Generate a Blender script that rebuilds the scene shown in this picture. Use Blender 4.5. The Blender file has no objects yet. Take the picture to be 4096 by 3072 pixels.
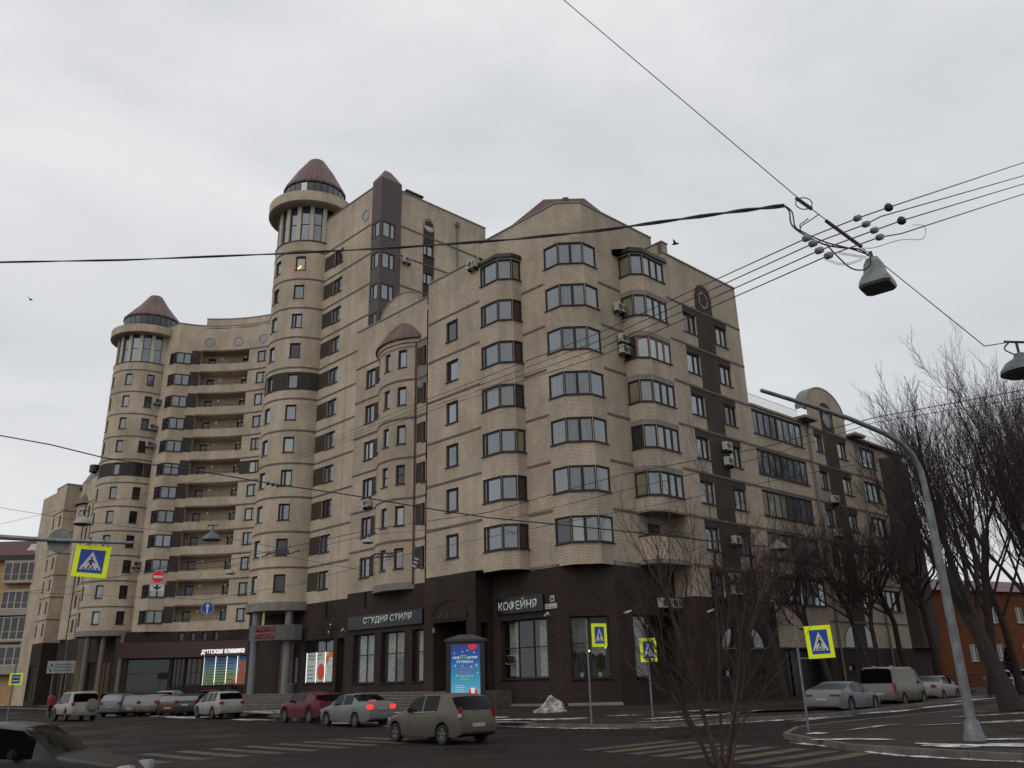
import bpy, bmesh, math, random
from mathutils import Vector, Matrix
R = math.radians
sc = bpy.context.scene
COL = sc.collection
rnd = random.Random(7)
# ---------------------------------------------------------------- camera
cam = bpy.data.cameras.new('camera'); camo = bpy.data.objects.new('camera', cam); COL.objects.link(camo)
sc.camera = camo
PITCH, ROLL = R(19.68), R(-1.55)
fw = Vector((0, math.cos(PITCH), math.sin(PITCH))); up = Vector((0, -math.sin(PITCH), math.cos(PITCH))); rt = Vector((1, 0, 0))
rt2 = rt*math.cos(ROLL) + up*math.sin(ROLL); up2 = -rt*math.sin(ROLL) + up*math.cos(ROLL)
m = Matrix.Identity(4)
for i in range(3):
    m[i][0] = rt2[i]; m[i][1] = up2[i]; m[i][2] = -fw[i]
m[2][3] = 1.6
camo.matrix_world = m
cam.sensor_fit = 'HORIZONTAL'; cam.sensor_width = 36.0; cam.lens = 36.0*3310/4096
cam.clip_start = 0.1; cam.clip_end = 3000
# ---------------------------------------------------------------- world: overcast daylight
w = bpy.data.worlds.new('World'); sc.world = w; w.use_nodes = True
nt = w.node_tree; N = nt.nodes; LK = nt.links
for n in list(N): N.remove(n)
out = N.new('ShaderNodeOutputWorld'); bg = N.new('ShaderNodeBackground'); bg.inputs['Strength'].default_value = 0.1
sky = N.new('ShaderNodeTexSky'); sky.sky_type = 'NISHITA'; sky.sun_disc = False
sky.sun_elevation = R(38); sky.sun_rotation = R(215); sky.dust_density = 4; sky.air_density = 1.5
tc = N.new('ShaderNodeTexCoord'); mp = N.new('ShaderNodeMapping'); mp.inputs['Scale'].default_value = (1, 1, 2.6)
mp.inputs['Location'].default_value = (0.35, 0.1, 0.2)
no = N.new('ShaderNodeTexNoise'); no.inputs['Scale'].default_value = 1.9; no.inputs['Detail'].default_value = 7; no.inputs['Roughness'].default_value = 0.55
no.inputs['Distortion'].default_value = 0.35
cr = N.new('ShaderNodeValToRGB'); cr.color_ramp.elements[0].position = 0.30; cr.color_ramp.elements[0].color = (0.60, 0.615, 0.64, 1)
cr.color_ramp.elements[1].position = 0.68; cr.color_ramp.elements[1].color = (0.80, 0.805, 0.815, 1)
vm = N.new('ShaderNodeVectorMath'); vm.operation = 'SCALE'; vm.inputs[3].default_value = 10.0
mx = N.new('ShaderNodeMix'); mx.data_type = 'RGBA'; mx.inputs['Factor'].default_value = 0.93
LK.new(tc.outputs['Generated'], mp.inputs['Vector']); LK.new(mp.outputs['Vector'], no.inputs['Vector']); LK.new(no.outputs['Fac'], cr.inputs['Fac'])
LK.new(cr.outputs['Color'], vm.inputs[0]); LK.new(sky.outputs['Color'], mx.inputs[6]); LK.new(vm.outputs['Vector'], mx.inputs[7])
LK.new(mx.outputs[2], bg.inputs['Color']); LK.new(bg.outputs['Background'], out.inputs['Surface'])
sl = bpy.data.lights.new('sun', 'SUN'); sl.energy = 0.5; sl.angle = R(25); sl.color = (1, 0.97, 0.92)
so = bpy.data.objects.new('sun', sl); COL.objects.link(so); so.rotation_euler = (R(52), 0, R(-35))
sc.view_settings.view_transform = 'Standard'; sc.view_settings.look = 'None'; sc.view_settings.exposure = 0.08; sc.view_settings.gamma = 1.0
# ---------------------------------------------------------------- materials
def newmat(name):
    mt = bpy.data.materials.new(name); mt.use_nodes = True
    return mt, mt.node_tree, mt.node_tree.nodes['Principled BSDF']
def mat(name, col, rough=0.6, metal=0.0, var=0.12, scale=6.0, emit=None, estr=1.0, spec=0.5, bump=0.0, col2=None, detail=4):
    mt, t, b = newmat(name)
    b.inputs['Roughness'].default_value = rough; b.inputs['Metallic'].default_value = metal; b.inputs['Specular IOR Level'].default_value = spec
    c = t.nodes.new('ShaderNodeTexCoord'); n = t.nodes.new('ShaderNodeTexNoise'); n.inputs['Scale'].default_value = scale; n.inputs['Detail'].default_value = detail
    r = t.nodes.new('ShaderNodeValToRGB'); r.color_ramp.elements[0].position = 0.3; r.color_ramp.elements[1].position = 0.7
    a = col2 or tuple(x*(1-var) for x in col)
    r.color_ramp.elements[0].color = (*a, 1); r.color_ramp.elements[1].color = (*(min(1, x*(1+(0 if col2 else var))) for x in col), 1)
    t.links.new(c.outputs['Object'], n.inputs['Vector']); t.links.new(n.outputs['Fac'], r.inputs['Fac']); t.links.new(r.outputs['Color'], b.inputs['Base Color'])
    if bump:
        bp = t.nodes.new('ShaderNodeBump'); bp.inputs['Strength'].default_value = bump; bp.inputs['Distance'].default_value = 0.02
        t.links.new(n.outputs['Fac'], bp.inputs['Height']); t.links.new(bp.outputs['Normal'], b.inputs['Normal'])
    if emit: b.inputs['Emission Color'].default_value = (*emit, 1); b.inputs['Emission Strength'].default_value = estr
    return mt
def masonry(name, c1, c2, mortar, bw, bh, ms, stain=(0.72, 1.12), rough=0.85, bump=0.35, stainscale=0.35, tint=None):
    mt, t, b = newmat(name); nd = t.nodes; lk = t.links
    b.inputs['Roughness'].default_value = rough; b.inputs['Specular IOR Level'].default_value = 0.25
    uv = nd.new('ShaderNodeUVMap'); uv.uv_map = 'UVMap'
    br = nd.new('ShaderNodeTexBrick'); br.inputs['Scale'].default_value = 1.0
    br.inputs['Brick Width'].default_value = bw; br.inputs['Row Height'].default_value = bh; br.inputs['Mortar Size'].default_value = ms
    br.inputs['Mortar Smooth'].default_value = 0.2; br.inputs['Bias'].default_value = -0.1
    br.inputs['Color1'].default_value = (*c1, 1); br.inputs['Color2'].default_value = (*c2, 1); br.inputs['Mortar'].default_value = (*mortar, 1)
    lk.new(uv.outputs['UV'], br.inputs['Vector'])
    tc = nd.new('ShaderNodeTexCoord')
    def noise(sc_, det, stretch):
        mpn = nd.new('ShaderNodeMapping'); mpn.inputs['Scale'].default_value = stretch
        nn = nd.new('ShaderNodeTexNoise'); nn.inputs['Scale'].default_value = sc_; nn.inputs['Detail'].default_value = det; nn.inputs['Roughness'].default_value = 0.62
        lk.new(tc.outputs['Object'], mpn.inputs['Vector']); lk.new(mpn.outputs['Vector'], nn.inputs['Vector']); return nn
    def ramp(src, lo, hi, p0=0.3, p1=0.7):
        rr = nd.new('ShaderNodeValToRGB'); rr.color_ramp.elements[0].position = p0; rr.color_ramp.elements[1].position = p1
        rr.color_ramp.elements[0].color = (*lo, 1); rr.color_ramp.elements[1].color = (*hi, 1); lk.new(src.outputs['Fac'], rr.inputs['Fac']); return rr
    def mul(a, bb):
        mm = nd.new('ShaderNodeMix'); mm.data_type = 'RGBA'; mm.blend_type = 'MULTIPLY'; mm.inputs['Factor'].default_value = 1
        lk.new(a, mm.inputs[6]); lk.new(bb, mm.inputs[7]); return mm.outputs[2]
    s0 = ramp(noise(stainscale, 6, (1, 1, 0.8)), (stain[0],)*3, (stain[1],)*3)
    s1 = ramp(noise(1.3, 5, (1, 1, 0.12)), (0.84, 0.82, 0.80), (1.06, 1.05, 1.04))
    tn = tint or ((1.05, 0.98, 0.92), (0.97, 1.0, 1.02))
    s2 = ramp(noise(0.6, 4, (1, 1, 1)), *tn)
    s3 = ramp(noise(7, 3, (1, 1, 1.6)), (0.9,)*3, (1.08,)*3)
    o = mul(mul(mul(mul(br.outputs['Color'], s0.outputs['Color']), s1.outputs['Color']), s2.outputs['Color']), s3.outputs['Color'])
    lk.new(o, b.inputs['Base Color'])
    bp = nd.new('ShaderNodeBump'); bp.inputs['Strength'].default_value = bump; bp.inputs['Distance'].default_value = 0.01; bp.invert = True
    lk.new(br.outputs['Fac'], bp.inputs['Height']); lk.new(bp.outputs['Normal'], b.inputs['Normal'])
    return mt
def pane(name, col, fac=0.16, folds=0.0, rough=0.04, col2=None, emit=None, estr=0.0, tr=0.0):
    mt, t, b = newmat(name); nd = t.nodes; lk = t.links
    o = nd['Material Output']; g = nd.new('ShaderNodeBsdfGlossy'); g.inputs['Roughness'].default_value = rough; g.inputs['Color'].default_value = (0.9, 0.95, 1, 1)
    b.inputs['Roughness'].default_value = 0.7; b.inputs['Specular IOR Level'].default_value = 0.0
    c = nd.new('ShaderNodeTexCoord'); mp_ = nd.new('ShaderNodeMapping'); mp_.inputs['Scale'].default_value = (1, 1, 0.04 if folds else 0.5)
    n = nd.new('ShaderNodeTexNoise'); n.inputs['Scale'].default_value = 9 if folds else 1.2; n.inputs['Detail'].default_value = 3
    r = nd.new('ShaderNodeValToRGB'); r.color_ramp.elements[0].position = 0.35; r.color_ramp.elements[1].position = 0.65
    r.color_ramp.elements[0].color = (*(col2 or tuple(x*0.6 for x in col)), 1); r.color_ramp.elements[1].color = (*col, 1)
    lk.new(c.outputs['Object'], mp_.inputs['Vector']); lk.new(mp_.outputs['Vector'], n.inputs['Vector']); lk.new(n.outputs['Fac'], r.inputs['Fac']); lk.new(r.outputs['Color'], b.inputs['Base Color'])
    if emit: b.inputs['Emission Color'].default_value = (*emit, 1); b.inputs['Emission Strength'].default_value = estr
    lw = nd.new('ShaderNodeLayerWeight'); lw.inputs['Blend'].default_value = 0.3
    ad = nd.new('ShaderNodeMath'); ad.operation = 'MULTIPLY_ADD'; ad.inputs[1].default_value = 0.32; ad.inputs[2].default_value = fac; ad.use_clamp = True
    lk.new(lw.outputs['Facing'], ad.inputs[0])
    ms_ = nd.new('ShaderNodeMixShader'); lk.new(ad.outputs[0], ms_.inputs[0])
    if tr:
        tb = nd.new('ShaderNodeBsdfTransparent'); m2 = nd.new('ShaderNodeMixShader'); m2.inputs[0].default_value = tr
        lk.new(b.outputs[0], m2.inputs[1]); lk.new(tb.outputs[0], m2.inputs[2]); lk.new(m2.outputs[0], ms_.inputs[1])
    else: lk.new(b.outputs[0], ms_.inputs[1])
    lk.new(g.outputs[0], ms_.inputs[2]); lk.new(ms_.outputs[0], o.inputs['Surface'])
    return mt
M = {}
M['brick'] = masonry('cream_brick', (0.58, 0.50, 0.405), (0.50, 0.425, 0.335), (0.17, 0.135, 0.115), 0.26, 0.085, 0.012)
M['brick2'] = masonry('cream_brick_far', (0.58, 0.505, 0.40), (0.52, 0.445, 0.345), (0.29, 0.245, 0.20), 0.26, 0.085, 0.010)
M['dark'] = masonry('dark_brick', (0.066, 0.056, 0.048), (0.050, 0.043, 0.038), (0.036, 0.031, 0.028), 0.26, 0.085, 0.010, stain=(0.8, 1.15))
M['stone'] = masonry('dark_stone', (0.038, 0.029, 0.026), (0.028, 0.022, 0.020), (0.032, 0.026, 0.024), 0.62, 0.20, 0.012, stain=(0.7, 1.25), bump=0.2, tint=((1.15, 0.9, 0.86), (0.9, 1.0, 1.0)))
M['string'] = mat('string_course_concrete', (0.125, 0.095, 0.080), 0.85, var=0.25, scale=2.0)
M['conc'] = mat('grey_concrete', (0.19, 0.175, 0.155), 0.85, var=0.2, scale=2.5, bump=0.2)
M['cap'] = mat('parapet_flashing', (0.20, 0.19, 0.19), 0.5, 0.3, var=0.2)
M['roofmetal'] = masonry('brown_seam_metal', (0.155, 0.095, 0.085), (0.125, 0.078, 0.072), (0.05, 0.032, 0.03), 0.6, 30.0, 0.03, stain=(0.8, 1.15), rough=0.45, bump=0.5)
M['frame'] = mat('dark_brown_window_frame', (0.014, 0.006, 0.007), 0.7, var=0.2)
M['redframe'] = mat('red_brown_window_frame', (0.10, 0.022, 0.015), 0.4, var=0.2)
M['sill'] = mat('brown_metal_sill', (0.035, 0.015, 0.016), 0.4, 0.2, var=0.2)
M['pcol'] = mat('white_pilaster', (0.46, 0.43, 0.35), 0.8, var=0.12)
M['panel'] = mat('brown_cladding', (0.068, 0.040, 0.038), 0.5, var=0.12)
M['ac'] = mat('air_conditioner_white', (0.42, 0.40, 0.36), 0.5, var=0.1)
M['acg'] = mat('air_conditioner_grille', (0.05, 0.045, 0.042), 0.5, var=0.2)
M['black'] = mat('black_metal', (0.012, 0.012, 0.013), 0.4, var=0.2)
M['steel'] = mat('galvanised_steel', (0.20, 0.21, 0.23), 0.5, 0.5, var=0.2, scale=3)
M['greycol'] = mat('grey_column', (0.15, 0.155, 0.17), 0.5, var=0.1)
M['pipe'] = mat('zinc_downpipe', (0.13, 0.125, 0.12), 0.5, 0.4, var=0.2)
P_SKY = [pane('glass_reflecting_sky', (0.060, 0.070, 0.076)), pane('glass_grey_room', (0.10, 0.115, 0.12), 0.14), pane('glass_bluish', (0.05, 0.065, 0.085), 0.2)]
P_CUR = [pane('glass_over_net_curtain', (0.15, 0.165, 0.16), 0.10, folds=1, col2=(0.10, 0.12, 0.13)), pane('glass_over_pale_blind', (0.33, 0.36, 0.35), 0.10, col2=(0.26, 0.29, 0.29)), pane('glass_over_curtain_folds', (0.12, 0.135, 0.14), 0.10, folds=1, col2=(0.075, 0.09, 0.10))]
P_DRK = [pane('glass_dark_room', (0.018, 0.018, 0.02), 0.05), pane('glass_dark_brown_room', (0.028, 0.018, 0.018), 0.04)]
P_TAN = pane('glass_over_tan_curtain', (0.20, 0.19, 0.12), 0.08, col2=(0.12, 0.115, 0.08))
# ---------------------------------------------------------------- mesh building
class MB:
    def __init__(s): s.v = []; s.f = []; s.m = []; s.uv = []
    def face(s, pts, mi=0, uv=None):
        i = len(s.v); s.v += [tuple(p) for p in pts]; s.f.append(tuple(range(i, i+len(pts)))); s.m.append(mi)
        s.uv.append(uv or [(p[0]*0.7+p[1]*0.7, p[2]) for p in pts])
    def hexa(s, c, mi=0):
        # c: 8 corners, bottom ring 0-3, top ring 4-7
        i = len(s.v); s.v += [tuple(p) for p in c]
        for q in ((0, 3, 2, 1), (4, 5, 6, 7), (0, 1, 5, 4), (1, 2, 6, 5), (2, 3, 7, 6), (3, 0, 4, 7)):
            s.f.append(tuple(i+k for k in q)); s.m.append(mi); s.uv.append([(c[k][0]*0.7+c[k][1]*0.7, c[k][2]) for k in q])
    def box(s, x0, x1, y0, y1, z0, z1, mi=0, T=None):
        c = [Vector(p) for p in ((x0, y0, z0), (x1, y0, z0), (x1, y1, z0), (x0, y1, z0), (x0, y0, z1), (x1, y0, z1), (x1, y1, z1), (x0, y1, z1))]
        if T: c = [T @ p for p in c]
        s.hexa(c, mi)
    def sbox(s, S, u0, u1, z0, z1, o0, o1, mi=0, seg=0):
        n = max(1, int(math.ceil((u1-u0)/seg))) if seg else 1
        for k in range(n):
            a = u0+(u1-u0)*k/n; b = u0+(u1-u0)*(k+1)/n
            s.hexa([S.pt(a, z0, o0), S.pt(b, z0, o0), S.pt(b, z0, o1), S.pt(a, z0, o1), S.pt(a, z1, o0), S.pt(b, z1, o0), S.pt(b, z1, o1), S.pt(a, z1, o1)], mi)
    def tube(s, path, rad, sides=6, mi=0, caps=True):
        path = [Vector(p) for p in path]; rr = rad if isinstance(rad, (list, tuple)) else [rad]*len(path); rings = []
        for i, p in enumerate(path):
            d = (path[min(i+1, len(path)-1)]-path[max(i-1, 0)]).normalized()
            a = d.cross(Vector((0, 0, 1))) if abs(d.z) < 0.95 else d.cross(Vector((1, 0, 0)))
            a.normalize(); b = d.cross(a); i0 = len(s.v)
            for k in range(sides):
                t = 2*math.pi*k/sides; s.v.append(tuple(p+(a*math.cos(t)+b*math.sin(t))*rr[i]))
            rings.append(i0)
        for j in range(len(rings)-1):
            for k in range(sides):
                k2 = (k+1) % sides
                s.f.append((rings[j]+k, rings[j]+k2, rings[j+1]+k2, rings[j+1]+k)); s.m.append(mi); s.uv.append([(k/sides, j), ((k+1)/sides, j), ((k+1)/sides, j+1), (k/sides, j+1)])
        if caps:
            for r0 in (rings[0], rings[-1]):
                s.f.append(tuple(r0+k for k in range(sides))); s.m.append(mi); s.uv.append([(0, 0)]*sides)
    def lathe(s, cx, cy, prof, a0=0, a1=360, n=32, mi=0, uvs=1.0):
        for k in range(n):
            t0 = R(a0+(a1-a0)*k/n); t1 = R(a0+(a1-a0)*(k+1)/n)
            l = 0
            for (r0, z0), (r1, z1) in zip(prof, prof[1:]):
                l1 = l+math.hypot(r1-r0, z1-z0); rm = max(r0, r1)
                pts = [(cx+r0*math.cos(t0), cy+r0*math.sin(t0), z0), (cx+r0*math.cos(t1), cy+r0*math.sin(t1), z0), (cx+r1*math.cos(t1), cy+r1*math.sin(t1), z1), (cx+r1*math.cos(t0), cy+r1*math.sin(t0), z1)]
                s.face(pts, mi, [(rm*t0, l), (rm*t1, l), (rm*t1, l1), (rm*t0, l1)]); l = l1
    def build(s, name, mats, parent=None, smooth=False, T=None, weld=False):
        me = bpy.data.meshes.new(name); me.from_pydata(s.v, [], s.f)
        if not isinstance(mats, (list, tuple)): mats = [mats]
        for q in mats: me.materials.append(q)
        me.polygons.foreach_set('material_index', s.m)
        uvl = me.uv_layers.new(name='UVMap'); flat = [c for f in s.uv for p in f for c in p]; uvl.data.foreach_set('uv', flat)
        if weld:
            bm = bmesh.new(); bm.from_mesh(me); bmesh.ops.remove_doubles(bm, verts=bm.verts, dist=0.0005); bmesh.ops.recalc_face_normals(bm, faces=bm.faces); bm.to_mesh(me); bm.free()
        if smooth:
            me.polygons.foreach_set('use_smooth', [True]*len(me.polygons)); me.set_sharp_from_angle(angle=R(38))
        me.update()
        o = bpy.data.objects.new(name, me); COL.objects.link(o); setp(o, parent); return o
ROOT = {}
def setp(o, parent):
    if parent is None: return
    o.parent = parent
    if parent.get('world_root'): o.matrix_parent_inverse = Matrix.Translation(parent.location).inverted()
def tag(o, label=None, cat=None, group=None, kind=None):
    if label: o['label'] = label
    if cat: o['category'] = cat
    if group: o['group'] = group
    if kind: o['kind'] = kind
    return o
def thing(name, label, cat, loc=(0, 0, 0), group=None, world=True, rz=0):
    o = bpy.data.objects.new(name, None); COL.objects.link(o); o.location = loc; o.empty_display_size = 0.3
    if rz: o.rotation_euler = (0, 0, rz)
    if world: o['world_root'] = 1
    return tag(o, label, cat, group)
class Line:
    def __init__(s, p0, p1, L=None):
        s.p = Vector((p0[0], p0[1])); d = Vector((p1[0]-p0[0], p1[1]-p0[1])); s.L = d.length; s.d = d.normalized(); s.n = Vector((s.d.y, -s.d.x)); s.arc = False
        if L: s.L = L
    def pt(s, u, z, o=0.0):
        q = s.p+s.d*u+s.n*o; return Vector((q.x, q.y, z))
class Arc:   # a0->a1 degrees, left to right as seen; sgn +1 convex, -1 concave
    def __init__(s, c, r, a0, a1, sgn=1):
        s.c = Vector(c); s.r = r; s.a0 = R(a0); s.a1 = R(a1); s.k = 1 if a1 > a0 else -1; s.L = abs(s.a1-s.a0)*r; s.sgn = sgn; s.arc = True
    def pt(s, u, z, o=0.0):
        a = s.a0+s.k*u/s.r; rr = s.r+s.sgn*o; return Vector((s.c.x+rr*math.cos(a), s.c.y+rr*math.sin(a), z))
    def u(s, deg): return abs(R(deg)-s.a0)*s.r
def ub(vals, lo, hi):
    v = sorted(set(round(x, 4) for x in vals if lo-1e-6 <= x <= hi+1e-6) | {round(lo, 4), round(hi, 4)}); o = [v[0]]
    for x in v[1:]:
        if x-o[-1] > 1e-3: o.append(x)
    return o
def wallmesh(mb, S, u0, u1, z0, z1, holes=(), zones=(), base=0, depth=0.22, topz=None):
    us = [u0, u1]; zs = [z0, z1]
    for a, b, c, d in holes: us += [a, b]; zs += [c, d]
    for a, b, c, d, mi in zones: us += [a, b]; zs += [c, d]
    if S.arc:
        n = int((u1-u0)/0.4)+1; us += [u0+(u1-u0)*k/n for k in range(n+1)]
    us = ub(us, u0, u1); zs = ub(zs, z0, z1)
    for i in range(len(us)-1):
        for j in range(len(zs)-1):
            uc = (us[i]+us[i+1])/2; zc = (zs[j]+zs[j+1])/2
            if any(a < uc < b and c < zc < d for a, b, c, d in holes): continue
            mi = base
            for a, b, c, d, q in zones:
                if a < uc < b and c < zc < d: mi = q
            P = [(us[i], zs[j]), (us[i+1], zs[j]), (us[i+1], zs[j+1]), (us[i], zs[j+1])]
            mb.face([S.pt(p, q) for p, q in P], mi, P)
    for a, b, c, d in holes:
        a0 = max(a, u0); b0 = min(b, u1)
        seg = ub([a0+(b0-a0)*k/max(1, int((b0-a0)/0.5)) for k in range(int((b0-a0)/0.5)+1)], a0, b0) if S.arc else [a0, b0]
        mi = base
        for p, q in zip(seg, seg[1:]):
            mb.face([S.pt(p, c), S.pt(q, c), S.pt(q, c, -depth), S.pt(p, c, -depth)], mi)
            mb.face([S.pt(p, d), S.pt(q, d), S.pt(q, d, -depth), S.pt(p, d, -depth)], mi)
        for e in (a0, b0): mb.face([S.pt(e, c), S.pt(e, d), S.pt(e, d, -depth), S.pt(e, c, -depth)], mi, [(0, c), (0, d), (depth, d), (depth, c)])
WALLM = None
def wall(parent, S, u0, u1, z0, z1, holes=(), zones=(), base=0, strings=(), cap=None, depth=0.22, mats=None, name='wall', caph=0.1):
    mb = MB(); wallmesh(mb, S, u0, u1, z0, z1, holes, zones, base, depth)
    for (a, b, z) in strings: mb.sbox(S, a, b, z-0.15, z, 0.0, 0.035, 2, seg=0.4 if S.arc else 0)
    if cap is not None: mb.sbox(S, u0-0.03, u1+0.03, z1, z1+caph, -0.35, 0.07, 3, seg=0.5 if S.arc else 0)
    return mb.build(name, mats or WALLM, parent)
def window(parent, faces, c, d, mt='frame', pm=None, sill=True, dep=0.13, trans=(), ft=0.11, name='window', sillmat='sill', mw=0.075, drip=0.10):
    """faces: list of (S,u0,u1,[mullion fractions])"""
    mb = MB(); pb = MB(); sb = MB()
    for S, a, b, mul in faces:
        o0, o1 = -dep-0.06, -dep+0.02
        mb.sbox(S, a, b, c, c+ft, o0, o1); mb.sbox(S, a, b, d-ft*1.3, d, o0, o1)
        mb.sbox(S, a, a+ft, c+ft, d-ft*1.3, o0, o1); mb.sbox(S, b-ft, b, c+ft, d-ft*1.3, o0, o1)
        for f in mul:
            x = a+(b-a)*f; mb.sbox(S, x-mw, x+mw, c+ft, d-ft*1.3, o0+0.004, o1-0.004)
        for f in trans:
            z = c+(d-c)*f; mb.sbox(S, a+ft, b-ft, z-0.03, z+0.03, o0+0.008, o1-0.008)
        pb.face([S.pt(a+0.01, c+0.01, -dep-0.03), S.pt(b-0.01, c+0.01, -dep-0.03), S.pt(b-0.01, d-0.01, -dep-0.03), S.pt(a+0.01, d-0.01, -dep-0.03)], 0 if len(pm) == 1 else len(pb.f) % len(pm))
        if sill: sb.sbox(S, a-0.05, b+0.05, c-0.045, c-0.004, -dep, drip)
    o = mb.build(name, M[mt], parent)
    pb.build('pane', pm, o)
    if sill: sb.build('sill', M[sillmat], o)
    return o
def pick(r=None, cur=0.35, drk=0.1):
    x = rnd.random()
    if x < cur: return [rnd.choice(P_CUR)]
    if x < cur+drk: return [rnd.choice(P_DRK)]
    return [rnd.choice(P_SKY)]
def disc(mb, S, u, z, ru, rz, off, mi=0, n=28):
    mb.face([S.pt(u+ru*math.cos(2*math.pi*k/n), z+rz*math.sin(2*math.pi*k/n), off) for k in range(n)], mi, [(u+ru*math.cos(2*math.pi*k/n), z+rz*math.sin(2*math.pi*k/n)) for k in range(n)])
def ringm(mb, S, u, z, r0, r1, o0, o1, mi=0, n=28, asp=1.0):
    for k in range(n):
        a = 2*math.pi*k/n; b = 2*math.pi*(k+1)/n
        c = [(u+r*math.cos(t)*1.0, z+r*math.sin(t)*asp) for r, t in ((r0, a), (r1, a), (r1, b), (r0, b))]
        mb.hexa([S.pt(*q, o0) for q in c]+[S.pt(*q, o1) for q in c], mi)
def arcpanel(mb, S, u, w, z0, z1, rise, o0, o1, mi=0, n=20):
    """flat panel with an arched top, o0..o1 thick"""
    pts = [(u-w, z0), (u+w, z0)]+[(u+w*math.cos(math.pi*k/n), z1+rise*math.sin(math.pi*k/n)) for k in range(n+1)]
    mb.face([S.pt(a, b, o1) for a, b in pts], mi, pts)
    for i in range(len(pts)):
        a, b = pts[i], pts[(i+1) % len(pts)]
        mb.face([S.pt(*a, o0), S.pt(*b, o0), S.pt(*b, o1), S.pt(*a, o1)], mi)
def oculus(parent, S, u, z, r, pm, asp=1.0, fm='frame', ring='brick'):
    mb = MB(); ringm(mb, S, u, z, r, r*1.16, 0.003, 0.05, 0, asp=asp); o = mb.build('round_window', M[ring], parent)
    pb = MB(); disc(pb, S, u, z, r*1.01, r*asp*1.01, 0.012); pb.build('pane', pm, o)
    fb = MB(); ringm(fb, S, u, z, r*0.90, r*1.0, 0.013, 0.03, 0, asp=asp); fb.build('frame', M[fm], o); return o
def ac(parent, S, u, z, w=0.8, h=0.55, d=0.32, off=0.12):
    mb = MB(); mb.sbox(S, u, u+w, z, z+h, off, off+d); mb.sbox(S, u+0.08, u+0.12, z-0.18, z, 0.0, off+d*0.9, 1); mb.sbox(S, u+w-0.12, u+w-0.08, z-0.18, z, 0.0, off+d*0.9, 1)
    o = mb.build('air_conditioner', [M['ac'], M['black']], parent)
    g = MB(); disc(g, S, u+w*0.40, z+h*0.5, h*0.40, h*0.40, off+d+0.006, 0, 20); g.face([S.pt(u+w*0.75, z+h*0.15, off+d+0.006), S.pt(u+w*0.93, z+h*0.15, off+d+0.006), S.pt(u+w*0.93, z+h*0.85, off+d+0.006), S.pt(u+w*0.75, z+h*0.85, off+d+0.006)])
    g.build('fan_grille', M['acg'], o); return o
def text(parent, s, S, u, z, h, off, mt, wid=None, ext=0.02, align='LEFT', name='lettering', T=None):
    cu = bpy.data.curves.new(name, 'FONT'); cu.body = s; cu.size = 1.0; cu.offset = 0.018; cu.extrude = 0.0; cu.resolution_u = 3
    ob = bpy.data.objects.new(name+'_tmp', cu); COL.objects.link(ob)
    dg = bpy.context.evaluated_depsgraph_get(); me = bpy.data.meshes.new_from_object(ob.evaluated_get(dg)); bpy.data.objects.remove(ob)
    xs = [v.co.x for v in me.vertices]; ys = [v.co.y for v in me.vertices]
    if not xs: return None
    x0, x1, y0, y1 = min(xs), max(xs), min(ys), max(ys)
    ky = h/(y1-y0); kx = (wid/(x1-x0)) if wid else ky
    bm = bmesh.new(); bm.from_mesh(me)
    g = bmesh.ops.extrude_face_region(bm, geom=bm.faces[:]); ev = [e for e in g['geom'] if isinstance(e, bmesh.types.BMVert)]
    for v in bm.verts: v.co.z = 0
    for v in ev: v.co.z = 1
    for v in bm.verts:
        a = (v.co.x-x0)*kx; b = (v.co.y-y0)*ky
        if align == 'CENTER': a -= (x1-x0)*kx/2
        o = off+(ext if v.co.z > 0.5 else 0)
        v.co = S.pt(u+a, z+b, o) if S else (T @ Vector((a, -o, b)))
    bm.to_mesh(me); bm.free(); me.materials.clear(); me.materials.append(mt)
    for p in me.polygons: p.material_index = 0
    o = bpy.data.objects.new(name, me); COL.objects.link(o); setp(o, parent); return o
def poly(name, pts, z, m, parent=None, kerb=None, kind='structure'):
    """flat or sloped sheet; pts may carry their own z"""
    bm = bmesh.new(); vs = [bm.verts.new((p[0], p[1], p[2] if len(p) > 2 else z)) for p in pts]; f = bm.faces.new(vs)
    if kerb is not None:
        for i in range(len(vs)):
            a, b = vs[i].co, vs[(i+1) % len(vs)].co
            q = [bm.verts.new(a), bm.verts.new(b), bm.verts.new((b.x, b.y, kerb)), bm.verts.new((a.x, a.y, kerb))]; bm.faces.new(q)
    bmesh.ops.triangulate(bm, faces=[f]); bmesh.ops.recalc_face_normals(bm, faces=bm.faces)
    me = bpy.data.meshes.new(name); bm.to_mesh(me); bm.free(); me.materials.append(m)
    o = bpy.data.objects.new(name, me); COL.objects.link(o); setp(o, parent)
    if parent is None and kind: o['kind'] = kind
    return o
WALLM = [M['brick'], M['dark'], M['string'], M['cap'], M['stone'], M['conc']]
WALLF = [M['brick2'], M['dark'], M['string'], M['cap'], M['stone'], M['conc']]
UA = Vector((0.7096, -0.7046)); UB = Vector((0.7361, 0.6769))
def roofpoly(parent, pts, z, name='roof', m='cap'):
    return poly(name, [(p[0], p[1]) for p in pts], z, M[m], parent, kind=None)
# ================================================================ BUILDINGS
def front(S, u, du, z, dz, off, mi=0): pass
ROWS7 = [27-3*k for k in range(7)]; ROWS6 = ROWS7[1:]
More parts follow.
